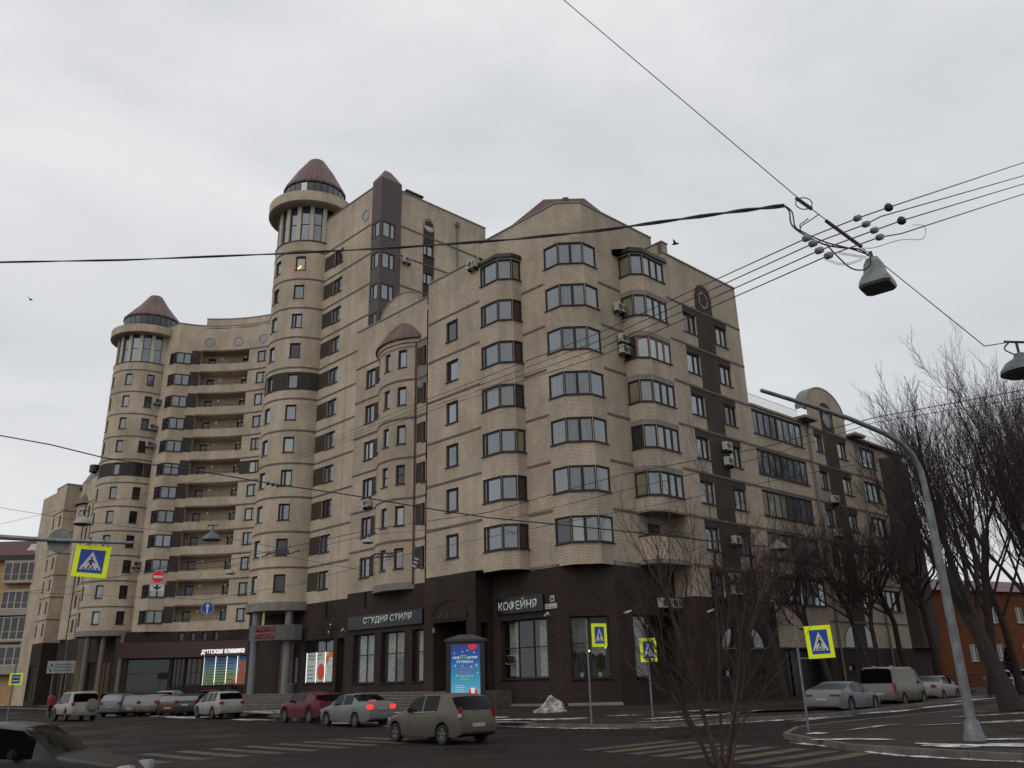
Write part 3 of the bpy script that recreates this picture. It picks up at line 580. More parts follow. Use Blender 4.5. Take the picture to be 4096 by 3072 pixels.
# closing walls and roof
roofpoly(B1, [S6.pt(0.2, 0, -.4), S6.pt(S6.L, 0, -.4), (-2.3, 73.0)], 28.6, 'flat_roof', 'cap')
roofpoly(B1, [S1.pt(0.1, 0, -.4), S1.pt(4.5, 0, -.4), S2.pt(-4, 0, -.4), (-2.3, 72.0)], 28.6, 'flat_roof', 'cap')
roofpoly(B1, [S4.pt(7.6, 0, -.4), S5.pt(3.2, 0, -.4), S5.pt(S5.L, 0, -.4), (9, 66.5), (7.0, 60)], 28.6, 'flat_roof', 'cap')
roofpoly(B1, [S2.pt(-4, 0, -0.3), S2.pt(S2.L, 0, -0.3), S4.pt(0, 0, -0.3), S4.pt(7.4, 0, -0.3), (4.5, 62), (-0.5, 58)], 31.2, 'flat_roof', 'cap')
for a, b, z0, z1 in ((RE, (9, 67), -0.35, 29.4), ((9, 67), (-2.3, 73.5), -0.35, 29.4), (S4.pt(7.46, 0).xy, (7.3, 58.6), 28.6, 31.5), ((7.3, 58.6), S2.pt(-4, 0).xy, 28.6, 31.5)):
    L_ = Line(a, b); wall(B1, L_, 0, L_.L, z0, z1, name='side_wall')
# ---------------------------------------------------------------- tower block
def crown(root, c, r, ring, a_list, amin, far=False, z=42.1, mats=WALLF):
    mb = MB(); mb.lathe(*c, [(r-0.02, z), (r+0.07, z+0.02), (r+0.07, z+0.12), (r-0.35, z+0.14)], 0, 360, 40); mb.build('crown_sill', M['sill'], root)
    rr = r-0.30
    inner = MB(); inner.lathe(*c, [(rr-0.25, z), (rr-0.25, z+4)], 0, 360, 40); inner.build('crown_core', M['dark'], root)
    st = abs(a_list[1]-a_list[0])
    for a in a_list:
        mb = MB(); A = Arc(c, rr, a-3.4, a+3.4); mb.sbox(A, 0, A.L, z+0.14, z+3.95, -0.2, 0.22); mb.build('pilaster', M['pcol'], root)
    for a, b in zip(a_list, a_list[1:]):
        a, b = sorted((a, b)); A = Arc(c, rr, a+3.4, b-3.4)
        window(root, [(A, 0, A.L, [])], z+0.14, z+3.95, pm=[rnd.choice(P_SKY)], dep=0.0, trans=(0.5,), sill=False, ft=0.06)
    mb = MB(); mb.lathe(*c, [(rr, z+3.95), (ring-0.25, z+3.95), (ring, z+4.05), (ring, z+5.1), (ring-0.3, z+5.12), (r-0.5, z+5.12)], 0, 360, 48); mb.build('crown_ring', mats[0], root)
    mb = MB(); mb.lathe(*c, [(r-0.45, z+4.87), (r-0.45, z+7.2)], 0, 360, 28); o = mb.build('lantern', M['black'], root)
    mb = MB()
    for k in range(28):
        A = Arc(c, r-0.44, k*12.857, k*12.857+12.857); mb.sbox(A, A.L*0.08, A.L*0.92, z+5.8, z+6.9, 0, 0.02)
    mb.build('pane', [P_DRK[0]], o)
    mb = MB(); mb.lathe(*c, [(r-0.5, z+7.1), (r-0.3, z+7.05), (r-0.28, z+7.25), (1.9, z+9.6), (0.85, z+11.2), (0, z+11.3)], 0, 360, 18); mb.build('cone_roof', M['roofmetal'], root)
B2 = thing('apartment_building', 'tallest cream brick block with a cone roofed turret and a brown glazed corner shaft', 'building', (-12, 71, 0), 'sections of the cream brick housing complex')
J = (-17.75, 71.3); SW = Line(J, (J[0]+0.7096*9.0, J[1]-0.7046*9.0)); CP = SW.pt(9.0, 0); SB = Line(CP.xy, (-2.27, 73.6))
R13 = [39-3*k for k in range(11)]
wall(B2, SW, 0, 7.75, 8.0, 44.8, [(1.6, 3.15, z, z+1.5) for z in R13], [(0, 1.6, z-0.02, z+1.52, 1) for z in R13]+[(4.5, 4.545, 8, 44.8, 2)], cap=1, mats=WALLF)
stringcourse(B2, SW, 0, 7.72, [41.1-3*k for k in range(11)])
for z in R13: window(B2, [(SW, 1.6, 3.15, [0.45])], z, z+1.5, pm=pick(cur=0.4, drk=0.15))
oculus(B2, SW, 6.6, 42.35, 0.5, [P_SKY[1]], ring='brick2')
g_ = [(0.15, 4.4, 1.75, 5.07), (4.9, 5.9, 0.1, 5.03), (3.0, 3.35, 6.7, 7.9)]
wall(B2, SW, -9.5, 6.1, -0.35, 8.02, g_, base=4, mats=WALLF, depth=0.5)
window(B2, [(SW, 3.0, 3.35, [])], 6.7, 7.9, pm=[P_DRK[0]], sill=False); window(B2, [(SW, 4.9, 5.9, [])], 0.1, 5.03, pm=[P_DRK[0]], sill=False, dep=0.4, name='passage_door')
cz = [39.2, 36.1, 33.0, 30.2]
pp = 0.14
wallmesh_b = MB()
wallmesh(wallmesh_b, Line(SW.pt(7.75, 0, pp).xy, SW.pt(9.0+pp, 0, pp).xy), 0, 1.25+pp, 28.6, 45.3, [(0.12, 1.3, z, z+1.6) for z in cz], depth=0.12)
SBp = Line(SB.pt(-pp, 0, pp).xy, SB.pt(2.1, 0, pp).xy); SWp = Line(SW.pt(7.75, 0, pp).xy, SW.pt(9.0+pp, 0, pp).xy)
wallmesh(wallmesh_b, SBp, 0, SBp.L, 28.6, 45.3, [(0.22, 1.6, z, z+1.6) for z in cz], depth=0.12)
wallmesh_b.sbox(SWp, -0.0, 0.001, 28.6, 45.3, -pp, 0); wallmesh_b.sbox(SBp, SBp.L-0.001, SBp.L, 28.6, 45.3, -pp, 0)
wallmesh_b.build('corner_shaft', M['panel'], B2)
for z in cz: window(B2, [(SWp, 0.12, 1.3, [0.35]), (SBp, 0.22, 1.6, [0.6])], z, z+1.6, 'frame', pm=[P_SKY[1] if z > 31 else P_DRK[0]], dep=0.02, sill=False)
q = [SWp.pt(0, 45.3), SBp.pt(0, 45.3), SBp.pt(SBp.L, 45.3), SBp.pt(SBp.L, 45.3, -1.8)]; mb = MB(); ap = (q[0]+q[2])/2+Vector((0, 0, 0)); a1 = ap+Vector((-0.25, -0.2, 1.35)); a2 = ap+Vector((0.25, 0.3, 1.35))
mb.face([q[0], q[1], a1]); mb.face([q[1], q[2], a2, a1]); mb.face([q[2], q[3], a2]); mb.face([q[3], q[0], a1, a2]); mb.build('shaft_cap', M['roofmetal'], B2)
wall(B2, SB, 2.0, SB.L, 27.5, 44.7, [(4.8, 5.98, 39.05, 40.3), (4.8, 5.98, 36.1, 37.3), (4.8, 5.98, 33.1, 34.3)], [(4.73, 6.05, 29.0, 42.2, 1), (11.0, 11.045, 28, 44.7, 2)], cap=1, mats=WALLF)
for z in (39.05, 36.1, 33.1): window(B2, [(SB, 4.8, 5.98, [0.4])], z, z+1.22, pm=pick())
mb = MB(); arcpanel(mb, SB, 5.39, 0.66, 42.2, 42.25, 0.75, 0.0, 0.03); mb.build('arched_panel', M['dark'], B2)
oculus(B2, SB, 5.39, 42.25, 0.55, [P_SKY[2]], ring='brick2')
stringcourse(B2, SB, 2.1, SB.L, [41.1, 38.1, 35.1, 32.1]); ac(B2, SB, 2.35, 37.35)
mb = MB(); mb.tube([SB.pt(8.77, 29, 0.14), SB.pt(8.77, 43.5, 0.14)], 0.07, 6); mb.sbox(SB, 8.6, 8.95, 43.4, 43.85, 0.02, 0.3); mb.build('downpipe', M['pipe'], B2)
mb = MB(); mb.sbox(SB, 2.9, 4.9, 45.25, 45.4, -1.2, -0.2); mb.sbox(SB, 3.1, 3.2, 44.7, 45.3, -0.9, -0.8); mb.sbox(SB, 4.6, 4.7, 44.7, 45.3, -0.9, -0.8); mb.build('roof_hatch', M['black'], B2)
bk1 = SB.pt(SB.L, 0); bk2 = (bk1.x-9.5, bk1.y+9.4); bk3 = (SW.pt(-3, 0).x+4, SW.pt(-3, 0).y+8)
for a, b in ((bk1.xy, bk2), (bk2, SW.pt(-2.2, 0).xy)):
    L_ = Line(a, b); wall(B2, L_, 0, L_.L, -0.3, 44.7, mats=WALLF, name='side_wall')
L_ = Line(SW.pt(-2.2, 0).xy, J); wall(B2, L_, 0, L_.L, 8, 44.7, mats=WALLF)
roofpoly(B2, [SW.pt(-2.2, 0), SW.pt(9, 0), bk1, (bk2[0], bk2[1], 0)], 44.3, 'flat_roof')
C1 = (-19.88, 74.0); T1A = Arc(C1, 3.45, -215, -50.5)
hw = [(T1A.u(-99), T1A.u(-82.5)), (T1A.u(-146), T1A.u(-128)), (T1A.u(-196), T1A.u(-178))]
wall(B2, T1A, 0, T1A.L, 8.2, 42.12, [(T1A.L-b if 0 else a, b, z, z+1.45) for z in R13 for a, b in hw], [(0, T1A.L, 26.85, 28.6, 1)], mats=WALLF)
stringcourse(B2, T1A, 0, T1A.L, [41.1-3*k for k in range(11)])
for i, z in enumerate(R13):
    for j, (a, b) in enumerate(hw): window(B2, [(T1A, a, b, [0.33] if rnd.random() < .25 else [])], z, z+1.45, pm=[P_DRK[0]] if (z in (12, 9) and j == 0) else pick(cur=0.2, drk=0.05))
mb = MB(); p = T1A.pt(hw[0][0]+0.25, 39.15, -0.12)
for dx, dz in ((0, 0), (0.13, 0.1), (0.2, 0.22)): mb.lathe(p.x+dx, p.y, [(0, 39.12+dz), (0.08, 39.2+dz), (0, 39.3+dz)], n=6)
mb.build('window_lights', mat('festive_lights', (1, .5, .1), .5, emit=(1, 0.35, 0.06), estr=4.0), B2)
mb = MB(); mb.lathe(*C1, [(3.43, 8.22), (3.58, 8.2), (3.56, 7.52), (2.9, 7.48), (0, 7.48)], -215, -40, 40); mb.build('turret_foot', M['conc'], B2)
crown(B2, C1, 3.45, 4.4, [-56, -77.5, -99, -120.5, -142, -163.5, -185, -206], -50)
RS = Arc(C1, 3.9, -126, -58)
mb = MB(); mb.sbox(RS, 0, RS.L, 5.15, 6.35, -0.3, 0, seg=0.6); o = mb.build('entrance_sign', mat('grey_sign_band', (0.10, 0.10, 0.098), 0.4, 0.3), B2)
redl = mat('red_letters', (0.30, 0.035, 0.04), 0.4); pinkl = mat('pink_letter_side', (0.35, 0.2, 0.22), 0.5)
for s, z, in (('ИНСТИТУТ', 5.82), ('КРАСОТЫ', 5.28)):
    text(o, s, RS, RS.u(-115), z, 0.42, 0.02, redl, wid=1.75 if 'И' == s[0] else 1.65, ext=0.05)
for x_, y_ in ((-19.03, 71.15), (-22.0, 71.95)):
    mb = MB(); mb.lathe(x_, y_, [(0.33, 0.9), (0.33, 7.6)], n=20); mb.build('column', M['greycol'], B2, smooth=True)
mb = MB(); mb.sbox(SW, -3.4, -2.2, 1.0, 4.9, 0.02, 0.12); mb.sbox(SW, -2.1, -1.3, 1.0, 4.9, 0.02, 0.12); mb.build('wooden_door', mat('brown_wood', (0.09, 0.035, 0.015), 0.6, var=0.4, scale=3), B2)
mb = MB(); mb.sbox(SW, -0.9, -0.55, 1.8, 3.8, 0.05, 0.12); mb.build('price_board', mat('blue_grey_board', (0.10, 0.12, 0.17), 0.5), B2)
mb = MB(); p = T1A.pt(T1A.u(-140), 7.2, -1.5); mb.sbox(T1A, T1A.u(-128), T1A.u(-124), 6.2, 7.45, -0.9, -0.8); mb.build('lit_slot', mat('yellowish_strip', (0.45, 0.43, 0.16), 0.6, emit=(0.9, 0.85, 0.4), estr=0.12), B2)
# back-lit beauty posters
o = window(B2, [(SW, 0.15, 4.4, [0.36, 0.66])], 1.75, 5.07, pm=[P_DRK[0]], dep=0.25, trans=(0.715,), mw=0.04, name='shop_window')
pw_ = mat('backlit_white_poster', (0.42, 0.45, 0.42), 0.6, var=0.1, scale=2, emit=(0.75, 0.9, 0.85), estr=0.10); rd = mat('poster_red', (0.45, 0.05, 0.03), 0.6, emit=(1, 0.08, 0.04), estr=0.10); orr = mat('poster_orange_hair', (0.5, 0.12, 0.02), 0.6, emit=(1, 0.3, 0.05), estr=0.10); tubem = mat('lit_tube', (1, 1, .95), .5, emit=(1, 0.97, 0.9), estr=1.1)
mb = MB(); mb.sbox(SW, 0.25, 4.3, 1.82, 4.1, -0.262, -0.25); po = mb.build('poster', pw_, B2)
mb = MB(); disc(mb, SW, 2.4, 2.6, 0.55, 0.62, -0.246); disc(mb, SW, 3.75, 2.95, 0.10, 0.06, -0.246); mb.build('red_dot', rd, po)
mb = MB(); mb.face([SW.pt(a, b, -0.245) for a, b in ((3.0, 3.45), (3.15, 3.85), (3.6, 4.08), (4.28, 4.08), (4.28, 3.6), (3.9, 3.7), (3.5, 3.6), (3.25, 3.2))]); mb.build('hair', orr, po)
mb = MB(); mb.tube([SW.pt(a, b, -0.24) for a, b in ((3.3, 3.5), (3.32, 3.2), (3.4, 2.95), (3.7, 2.5), (3.95, 2.3))], 0.012, 4); mb.tube([SW.pt(3.45, 3.4, -.24), SW.pt(3.6, 3.43, -.24)], 0.02, 4); mb.tube([SW.pt(3.85, 3.4, -.24), SW.pt(4.0, 3.42, -.24)], 0.02, 4); mb.build('face_drawing', M['black'], po)
mb = MB()
for k in range(4): mb.sbox(SW, 0.45, 1.35, 3.0-0.3*k, 3.07-0.3*k, -0.246, -0.244)
mb.build('text_lines', mat('poster_blue_text', (0.10, 0.16, 0.22), 0.6), po)
for s_, u_, z_ in (('РИСЫ', 0.5, 3.78), ('МОДЫ', 0.5, 3.5), ('ЦЫ МО-', 1.75, 3.78), ('ЖЕТ 77', 1.75, 3.5)): text(po, s_, SW, u_, z_, 0.2, -0.245, mat('poster_grey_text', (0.2, 0.1, 0.1), 0.6), ext=0.004, wid=0.85)
mb = MB()
for u in (0.22, 1.68, 2.95): mb.sbox(SW, u, u+0.05, 1.8, 4.12, -0.24, -0.22)
mb.build('light_tube', tubem, B2)
for u, z in ((3.9, 5.35), (4.1, 5.9)):
    mb = MB(); mb.tube([SW.pt(u, z, 0.1), SW.pt(u+0.5, z+0.2, 0.5)], 0.07, 6); mb.build('security_camera', mat('white_plastic_b', (0.5, 0.5, 0.5), 0.4), B2)
# ---------------------------------------------------------------- crescent block
B3 = thing('apartment_building', 'curved cream brick crescent of stacked open balconies above a maroon clinic shopfront', 'building', (-38, 104, 0), 'sections of the cream brick housing complex')
CB = (-38.6, 84.2); CA = Arc(CB, 18.05, 98.4, 58, -1); R12 = [42-3*k for k in range(12)]
ub_ = CA.u(77.8); wa, wb = CA.u(73.7), CA.u(69.5)
wall(B3, CA, 0, CA.L, 8.05, 47.6, [(0.02, ub_, z+0.12, z+1.95) for z in R12]+[(wa, wb, z, z+1.5) for z in R12], [(ub_, CA.L, 26.9, 28.6, 1)], cap=1, depth=1.6, mats=WALLF)
stringcourse(B3, CA, 0, CA.L, [44.1-3*k for k in range(12)], h=0.2)
BKA = Arc(CB, 19.65, 98.4, 77.8, -1); d1 = (BKA.u(96.5), BKA.u(93.7)); d2 = (BKA.u(83.0), BKA.u(80.7))
wall(B3, BKA, 0, BKA.L, 8.05, 45, [(a, b, z-0.7, z+1.5) for z in R12 for a, b in (d1, d2)], mats=WALLF, name='balcony_back_wall')
for z in R12:
    window(B3, [(CA, wa, wb, [0.5] if rnd.random() < .3 else [0.72])], z, z+1.5, pm=pick(cur=0.3, drk=0.12))
    for a, b in (d1, d2): window(B3, [(BKA, a, b, [])], z-0.7, z+1.5, pm=[P_DRK[0]], sill=False, name='balcony_door')
    mb = MB(); mb.tube([CA.pt(0.1+(ub_-0.2)*k/8, z+0.42, -0.15) for k in range(9)], 0.025, 4)
    for k in range(5): u = 0.3+(ub_-0.6)*k/4; mb.tube([CA.pt(u, z+0.1, -0.15), CA.pt(u, z+0.42, -0.15)], 0.02, 4)
    mb.build('balcony_railing', M['black'], B3)
    mb = MB()
    for a in (0.35, 0.8): p = BKA.pt(BKA.L*a, z+1.45, 0.1); mb.lathe(p.x, p.y, [(0, z+1.4), (0.07, z+1.46), (0, z+1.52)], n=8)
    mb.build('balcony_lamp', mat('small_lamp', (0.6, 0.6, 0.55), 0.4, emit=(1, 0.95, 0.85), estr=0.5) if z == 42 else bpy.data.materials['small_lamp'], B3)
SP = Line((-42.35, 101.75), (-41.22, 102.06)); S7a = Line((-46.9, 102.8), (-44.05, 101.0)); S7b = Line((-44.05, 101.0), (-42.35, 101.75))
wall(B3, SP, 0, SP.L, 8.05, 47.6, (), [(0, SP.L, z, z+1.95, 1) for z in R12], cap=1, mats=WALLF)
wall(B3, S7a, 0, S7a.L, 8.05, 47.6, [(2.0, S7a.L, z, z+1.5) for z in R12], cap=1, mats=WALLF); wall(B3, S7b, 0, S7b.L, 8.05, 47.6, [(0, S7b.L, z, z+1.5) for z in R12], cap=1, mats=WALLF)
for z in R12: window(B3, [(S7a, 2.0, S7a.L-0.02, [0.5]), (S7b, 0.02, S7b.L-0.02, [0.5])], z, z+1.5, pm=[P_DRK[0], rnd.choice(P_SKY+P_CUR[:2])], dep=0.05, ft=0.1)
for a in (95.5, 83.0, 71.6): oculus(B3, CA, CA.u(a), 45.25, 0.6, [P_SKY[1]], ring='brick2')
TB = Arc(CB, 18.7, 98, 66, -1); wall(B3, TB, 0, TB.L, 47.6, 48.9, cap=1, mats=WALLF, name='roof_parapet')
pw_w = mat('flaked_whitewash', (0.45, 0.42, 0.38), 0.9, var=0.2); mb = MB()
for k in range(70):
    u = rnd.uniform(1.0, CA.L*0.62); z = rnd.gauss(47.0, 0.12) if k % 3 else rnd.uniform(46.4, 47.3); mb.sbox(CA, u, u+rnd.uniform(0.08, 0.45), z, z+rnd.uniform(0.03, 0.13), 0.0, 0.004)
mb.build('flaked_paint', pw_w, B3)
sm = [(CA.u(95.6), CA.u(93.6)), (CA.u(91.2), CA.u(89.4)), (CA.u(86.8), CA.u(85.0)), (CA.u(82.2), CA.u(80.4))]
GA = Arc(CB, 18.05, 114, 58, -1); of = GA.u(98.4)
wall(B3, GA, 0, GA.L, -0.3, 8.05, [(a+of, b+of, 6.92, 7.95) for a, b in sm]+[(0.5, of+0.2, 0.9, 5.05), (of+0.5, GA.u(92.5), 0.9, 5.05), (GA.u(92), GA.u(86), 0.9, 5.05), (GA.u(85.3), GA.u(67.0), 1.9, 5.1)], base=4, mats=WALLF, depth=0.5)
for a, b in sm: window(B3, [(CA, a, b, [])], 6.92, 7.95, pm=[P_DRK[0]], sill=False)
FA = Arc(CB, 17.85, 116, 62, -1); maroon = mat('maroon_fascia', (0.050, 0.016, 0.016), 0.5, var=0.15)
mb = MB(); mb.sbox(FA, 0, FA.L, 5.1, 6.85, 0.0, 0.12, seg=0.6); o = mb.build('clinic_fascia', maroon, B3)
litw = mat('lit_white_letters', (0.8, 0.8, 0.8), 0.5, emit=(1, 0.98, 0.95), estr=0.55)
text(o, 'детская клиника', FA, FA.u(85.9), 5.27, 0.62, 0.14, litw, wid=FA.u(67.6)-FA.u(85.9), ext=0.08)
for a, b in ((0.5, of+0.2), (of+0.5, GA.u(92.5)), (GA.u(92), GA.u(86))): window(B3, [(GA, a, b, [0.33, 0.66])], 0.9, 5.05, pm=[P_DRK[rnd.randint(0, 1)]], dep=0.3, sill=False, trans=(0.6,), name='shop_window')
def poster_mat():
    mt, t, b = newmat('clinic_poster'); nd = t.nodes; lk = t.links
    uv = nd.new('ShaderNodeUVMap'); uv.uv_map = 'UVMap'; sp = nd.new('ShaderNodeSeparateXYZ'); lk.new(uv.outputs['UV'], sp.inputs[0])
    r = nd.new('ShaderNodeValToRGB'); mr = nd.new('ShaderNodeMapRange'); mr.inputs[1].default_value = 1.9; mr.inputs[2].default_value = 5.1; lk.new(sp.outputs['Y'], mr.inputs[0]); lk.new(mr.outputs[0], r.inputs[0])
    e = r.color_ramp.elements; e[0].position = 0; e[0].color = (0.16, 0.22, 0.10, 1); e[1].position = 1; e[1].color = (0.03, 0.05, 0.14, 1)
    for p, c in ((0.38, (0.13, 0.20, 0.08, 1)), (0.5, (0.12, 0.2, 0.2, 1)), (0.75, (0.06, 0.13, 0.22, 1))): q = e.new(p); q.color = c
    lk.new(r.outputs[0], b.inputs['Base Color']); lk.new(r.outputs[0], b.inputs['Emission Color']); b.inputs['Emission Strength'].default_value = 0.30; b.inputs['Roughness'].default_value = 0.5; return mt
pu0, pu1 = GA.u(85.3), GA.u(67.2)
o = window(B3, [(GA, pu0+(pu1-pu0)*k/4, pu0+(pu1-pu0)*(k+1)/4, []) for k in range(4)], 1.9, 5.1, pm=[P_DRK[0]], dep=0.35, sill=False, trans=(0.58,), name='shop_window', ft=0.04)
mb = MB(); n_ = 24
for k in range(n_):
    a, b = pu0+(pu1-pu0)*k/n_, pu0+(pu1-pu0)*(k+1)/n_; mb.face([GA.pt(a, 1.95, -0.26), GA.pt(b, 1.95, -0.26), GA.pt(b, 5.05, -0.26), GA.pt(a, 5.05, -0.26)], 0, [(a, 1.95), (b, 1.95), (b, 5.05), (a, 5.05)])
po = mb.build('poster', poster_mat(), B3)
skinm = mat('poster_skin', (0.25, 0.08, 0.05), 0.6, emit=(0.8, 0.25, 0.15), estr=0.07); mb = MB()
fu = pu0+(pu1-pu0)*0.86; disc(mb, GA, fu, 4.05, 0.42, 0.55, -0.24); mb.face([GA.pt(a, b, -0.24) for a, b in ((fu-1.9, 1.96), (fu-1.5, 2.3), (fu-0.7, 2.55), (fu-0.35, 3.6), (fu+0.35, 3.6), (fu+0.6, 2.8), (fu+0.65, 1.96))]); mb.build('poster_child', skinm, po)
mb = MB()
for k in range(9): z_ = 2.15+0.3*k; mb.sbox(GA, pu0+0.3, pu0+0.3+(pu1-pu0)*(0.5+0.1*(k % 2)), z_, z_+0.09, -0.245, -0.243, seg=0.8)
mb.build('text_lines', mat('poster_text', (0.03, 0.06, 0.07), 0.6), po)
mb = MB()
for k in range(5): u = pu0+(pu1-pu0)*k/4; mb.sbox(GA, u-0.025, u+0.025, 1.92, 5.08, -0.2, -0.16)
mb.build('light_tube', tubem, B3)
C2 = (-49.5, 104.7); T2A = Arc(C2, 4.05, -215, -22); R11 = R13
h2 = [(T2A.u(-101.5), T2A.u(-88.3)), (T2A.u(-62.3), T2A.u(-49.2)), (T2A.u(-142), T2A.u(-131))]
wall(B3, T2A, 0, T2A.L, 8.3, 42.12, [(a, b, z, z+1.5) for z in R11 for a, b in h2], [(0, T2A.L, 26.85, 28.6, 1)], mats=WALLF)
stringcourse(B3, T2A, 0, T2A.L, [41.1-3*k for k in range(11)])
for z in R11:
    for j, (a, b) in enumerate(h2): window(B3, [(T2A, a, b, [])], z, z+1.5, pm=[P_DRK[0]] if (j == 1 and z < 33) or j == 2 else pick(cur=0.25, drk=0.05))
mb = MB(); mb.lathe(*C2, [(4.03, 8.32), (4.17, 8.3), (4.15, 7.7), (3.4, 7.66), (0, 7.66)], -215, -30, 40); mb.build('turret_foot', M['conc'], B3)
crown(B3, C2, 4.05, 4.95, [-38, -59.5, -81, -102.5, -124, -145.5, -167, -188], -50)
for a, z in ((-43, 36.6), (-46, 33.1), (-47, 30.8), (-44, 15.7)): ac(B3, T2A, T2A.u(a)-0.3, z, w=0.9, h=0.7, d=0.4)
for x_, y_ in ((-48.85, 101.4), (-50.7, 101.4), (-46.5, 101.4)):
    mb = MB(); mb.lathe(x_, y_, [(0.3, -0.2), (0.3, 7.75)], n=14); mb.build('column', mat('tan_column', (0.13, 0.10, 0.08), 0.6) if 'tan_column' not in bpy.data.materials else bpy.data.materials['tan_column'], B3, smooth=True)
SL = Line((-56.9, 112.0), (-52.4, 107.4)); wall(B3, SL, 0, SL.L, 8, 43.3, [(5.2, 6.0, z, z+1.5) for z in R11[1:]], cap=1, mats=WALLF, name='side_wall'); stringcourse(B3, SL, 0, SL.L, [41.1-3*k for k in range(11)])
for z in R11[1:]: window(B3, [(SL, 5.2, 6.0, [])], z, z+1.5, pm=[P_DRK[0]])
wall(B3, Line((-57.5, 112.5), (-47, 101.5)), 0, 14, -0.3, 8.05, [(2, 4, 0.5, 5), (5, 8, 0.5, 5), (9, 13, 0.5, 5)], base=4, mats=WALLF)
SLG = Line((-57.5, 112.5), (-47, 101.5))
for a, b in ((2, 4), (5, 8), (9, 13)): window(B3, [(SLG, a, b, [0.5])], 0.5, 5, pm=[P_DRK[1]], sill=False, name='shop_window', dep=0.18)
roofpoly(B3, [CA.pt(CA.L, 0), CA.pt(CA.L*0.66, 0), CA.pt(CA.L*0.33, 0), CA.pt(0, 0), SP.pt(0, 0), S7a.pt(S7a.L, 0), S7a.pt(0, 0), (-46, 116), (-26, 112)], 47.3, 'flat_roof')
for a, b, z1 in ((CA.pt(CA.L, 0).xy, (-26, 112), 47.6), ((-26, 112), (-46, 116), 47.6), ((-46, 116), S7a.pt(0, 0).xy, 47.6)):
    L_ = Line(a, b); wall(B3, L_, 0, L_.L, -0.3, z1, mats=WALLF, name='side_wall')
# ---------------------------------------------------------------- far wing at the left
B4 = thing('apartment_building', 'lower stepped cream brick wing with a hipped brown roof, left of the farther turret', 'building', (-64, 122, 0), 'sections of the cream brick housing complex')
W1 = Line((-67.8, 120.2), (-64.5, 116.8)); W2 = Line((-64.5, 116.8), (-63.1, 118.1)); W3 = Line((-61.2, 114.8), (-59, 112.6)); W4 = Line((-58.6, 111.9), (-55.6, 108.9)); W2b = Line((-63.1, 118.1), (-61.2, 116.2))
for S, hh, zt in ((W1, [(0.3, 1.0), (3.1, 3.9)], 29.9), (W2, [], 29.9), (W2b, [], 29.9), (W3, [(0.2, 0.75), (1.5, 2.5)], 29.4), (W4, [(0.4, 1.2), (2.0, 2.9)], 29.4)):
    rs = ROWS6; wall(B4, S, 0, S.L, 8.0, zt, [(a, b, z, z+1.5) for z in rs for a, b in hh], cap=1, mats=WALLF); stringcourse(B4, S, 0, S.L, ZS)
    for z in rs:
        for a, b in hh: window(B4, [(S, a, b, [])], z, z+1.5, pm=pick(cur=0.1, drk=0.6))
    wall(B4, S, 0, S.L, -0.3, 8.0, [(0.4, S.L-0.5, 0.6, 5.0)] if S.L > 2 else (), base=4, mats=WALLF)
    if S.L > 2: window(B4, [(S, 0.4, S.L-0.5, [0.3, 0.6])], 0.6, 5.0, pm=[P_DRK[1]], sill=False, name='shop_window')
for a, b in ((W3.pt(W3.L, 0).xy, (-57.8, 112.7)), (W2b.pt(W2b.L, 0).xy, W3.pt(0, 0).xy)):
    L_ = Line(a, b); wall(B4, L_, 0, L_.L, -0.3, 29.4, mats=WALLF)
mb = MB(); q = [(-63.6, 118.2, 29.4), (-57.0, 111.2, 29.4), (-50, 118, 29.4), (-57, 125, 29.4)]; t = [(-60.6, 117.6, 33.5), (-57.2, 114, 33.5), (-54, 117.5, 33.5), (-57.2, 121, 33.5)]
for i in range(4): j = (i+1) % 4; mb.face([q[i], q[j], t[j], t[i]], 0, [(0, 0), (8, 0), (6, 4), (2, 4)])
mb.face(t); mb.build('hip_roof', M['roofmetal'], B4)
mb = MB(); mb.lathe(-59.2, 116.4, [(1.5, 26.2), (1.55, 26.0)], n=4)
TW4 = Arc((-58.9, 115.2), 2.5, -190, -100); wall(B4, TW4, 0, TW4.L, 8.1, 26, (), mats=WALLF, name='wall'); mb = MB(); mb.lathe(-58.9, 115.2, [(2.9, 26.1), (1.6, 28.2), (0.2, 29.2)], -200, -80, 12); mb.build('turret_roof', M['roofmetal'], B4)
mb = MB(); mb.lathe(-60.3, 115.6, [(0.0, 31.0), (0.7, 31.2), (0.7, 32.2), (0, 32.4)], n=14); mb.build('roof_vent', M['black'], B4)
for a, b in (((-50, 118), (-55.6, 108.9)), ((-72, 124.4), W1.pt(0, 0).xy), ((-50, 118), (-57, 130)), ((-57, 130), (-72, 124.4))):
    L_ = Line(a, b); wall(B4, L_, 0, L_.L, -0.3, 29.4, mats=WALLF, name='side_wall')
roofpoly(B4, [W1.pt(0, 0), W1.pt(W1.L, 0), W2.pt(W2.L, 0), W3.pt(0, 0), W4.pt(W4.L, 0), (-50, 118), (-57, 130), (-72, 124.4)], 29.0, 'flat_roof')
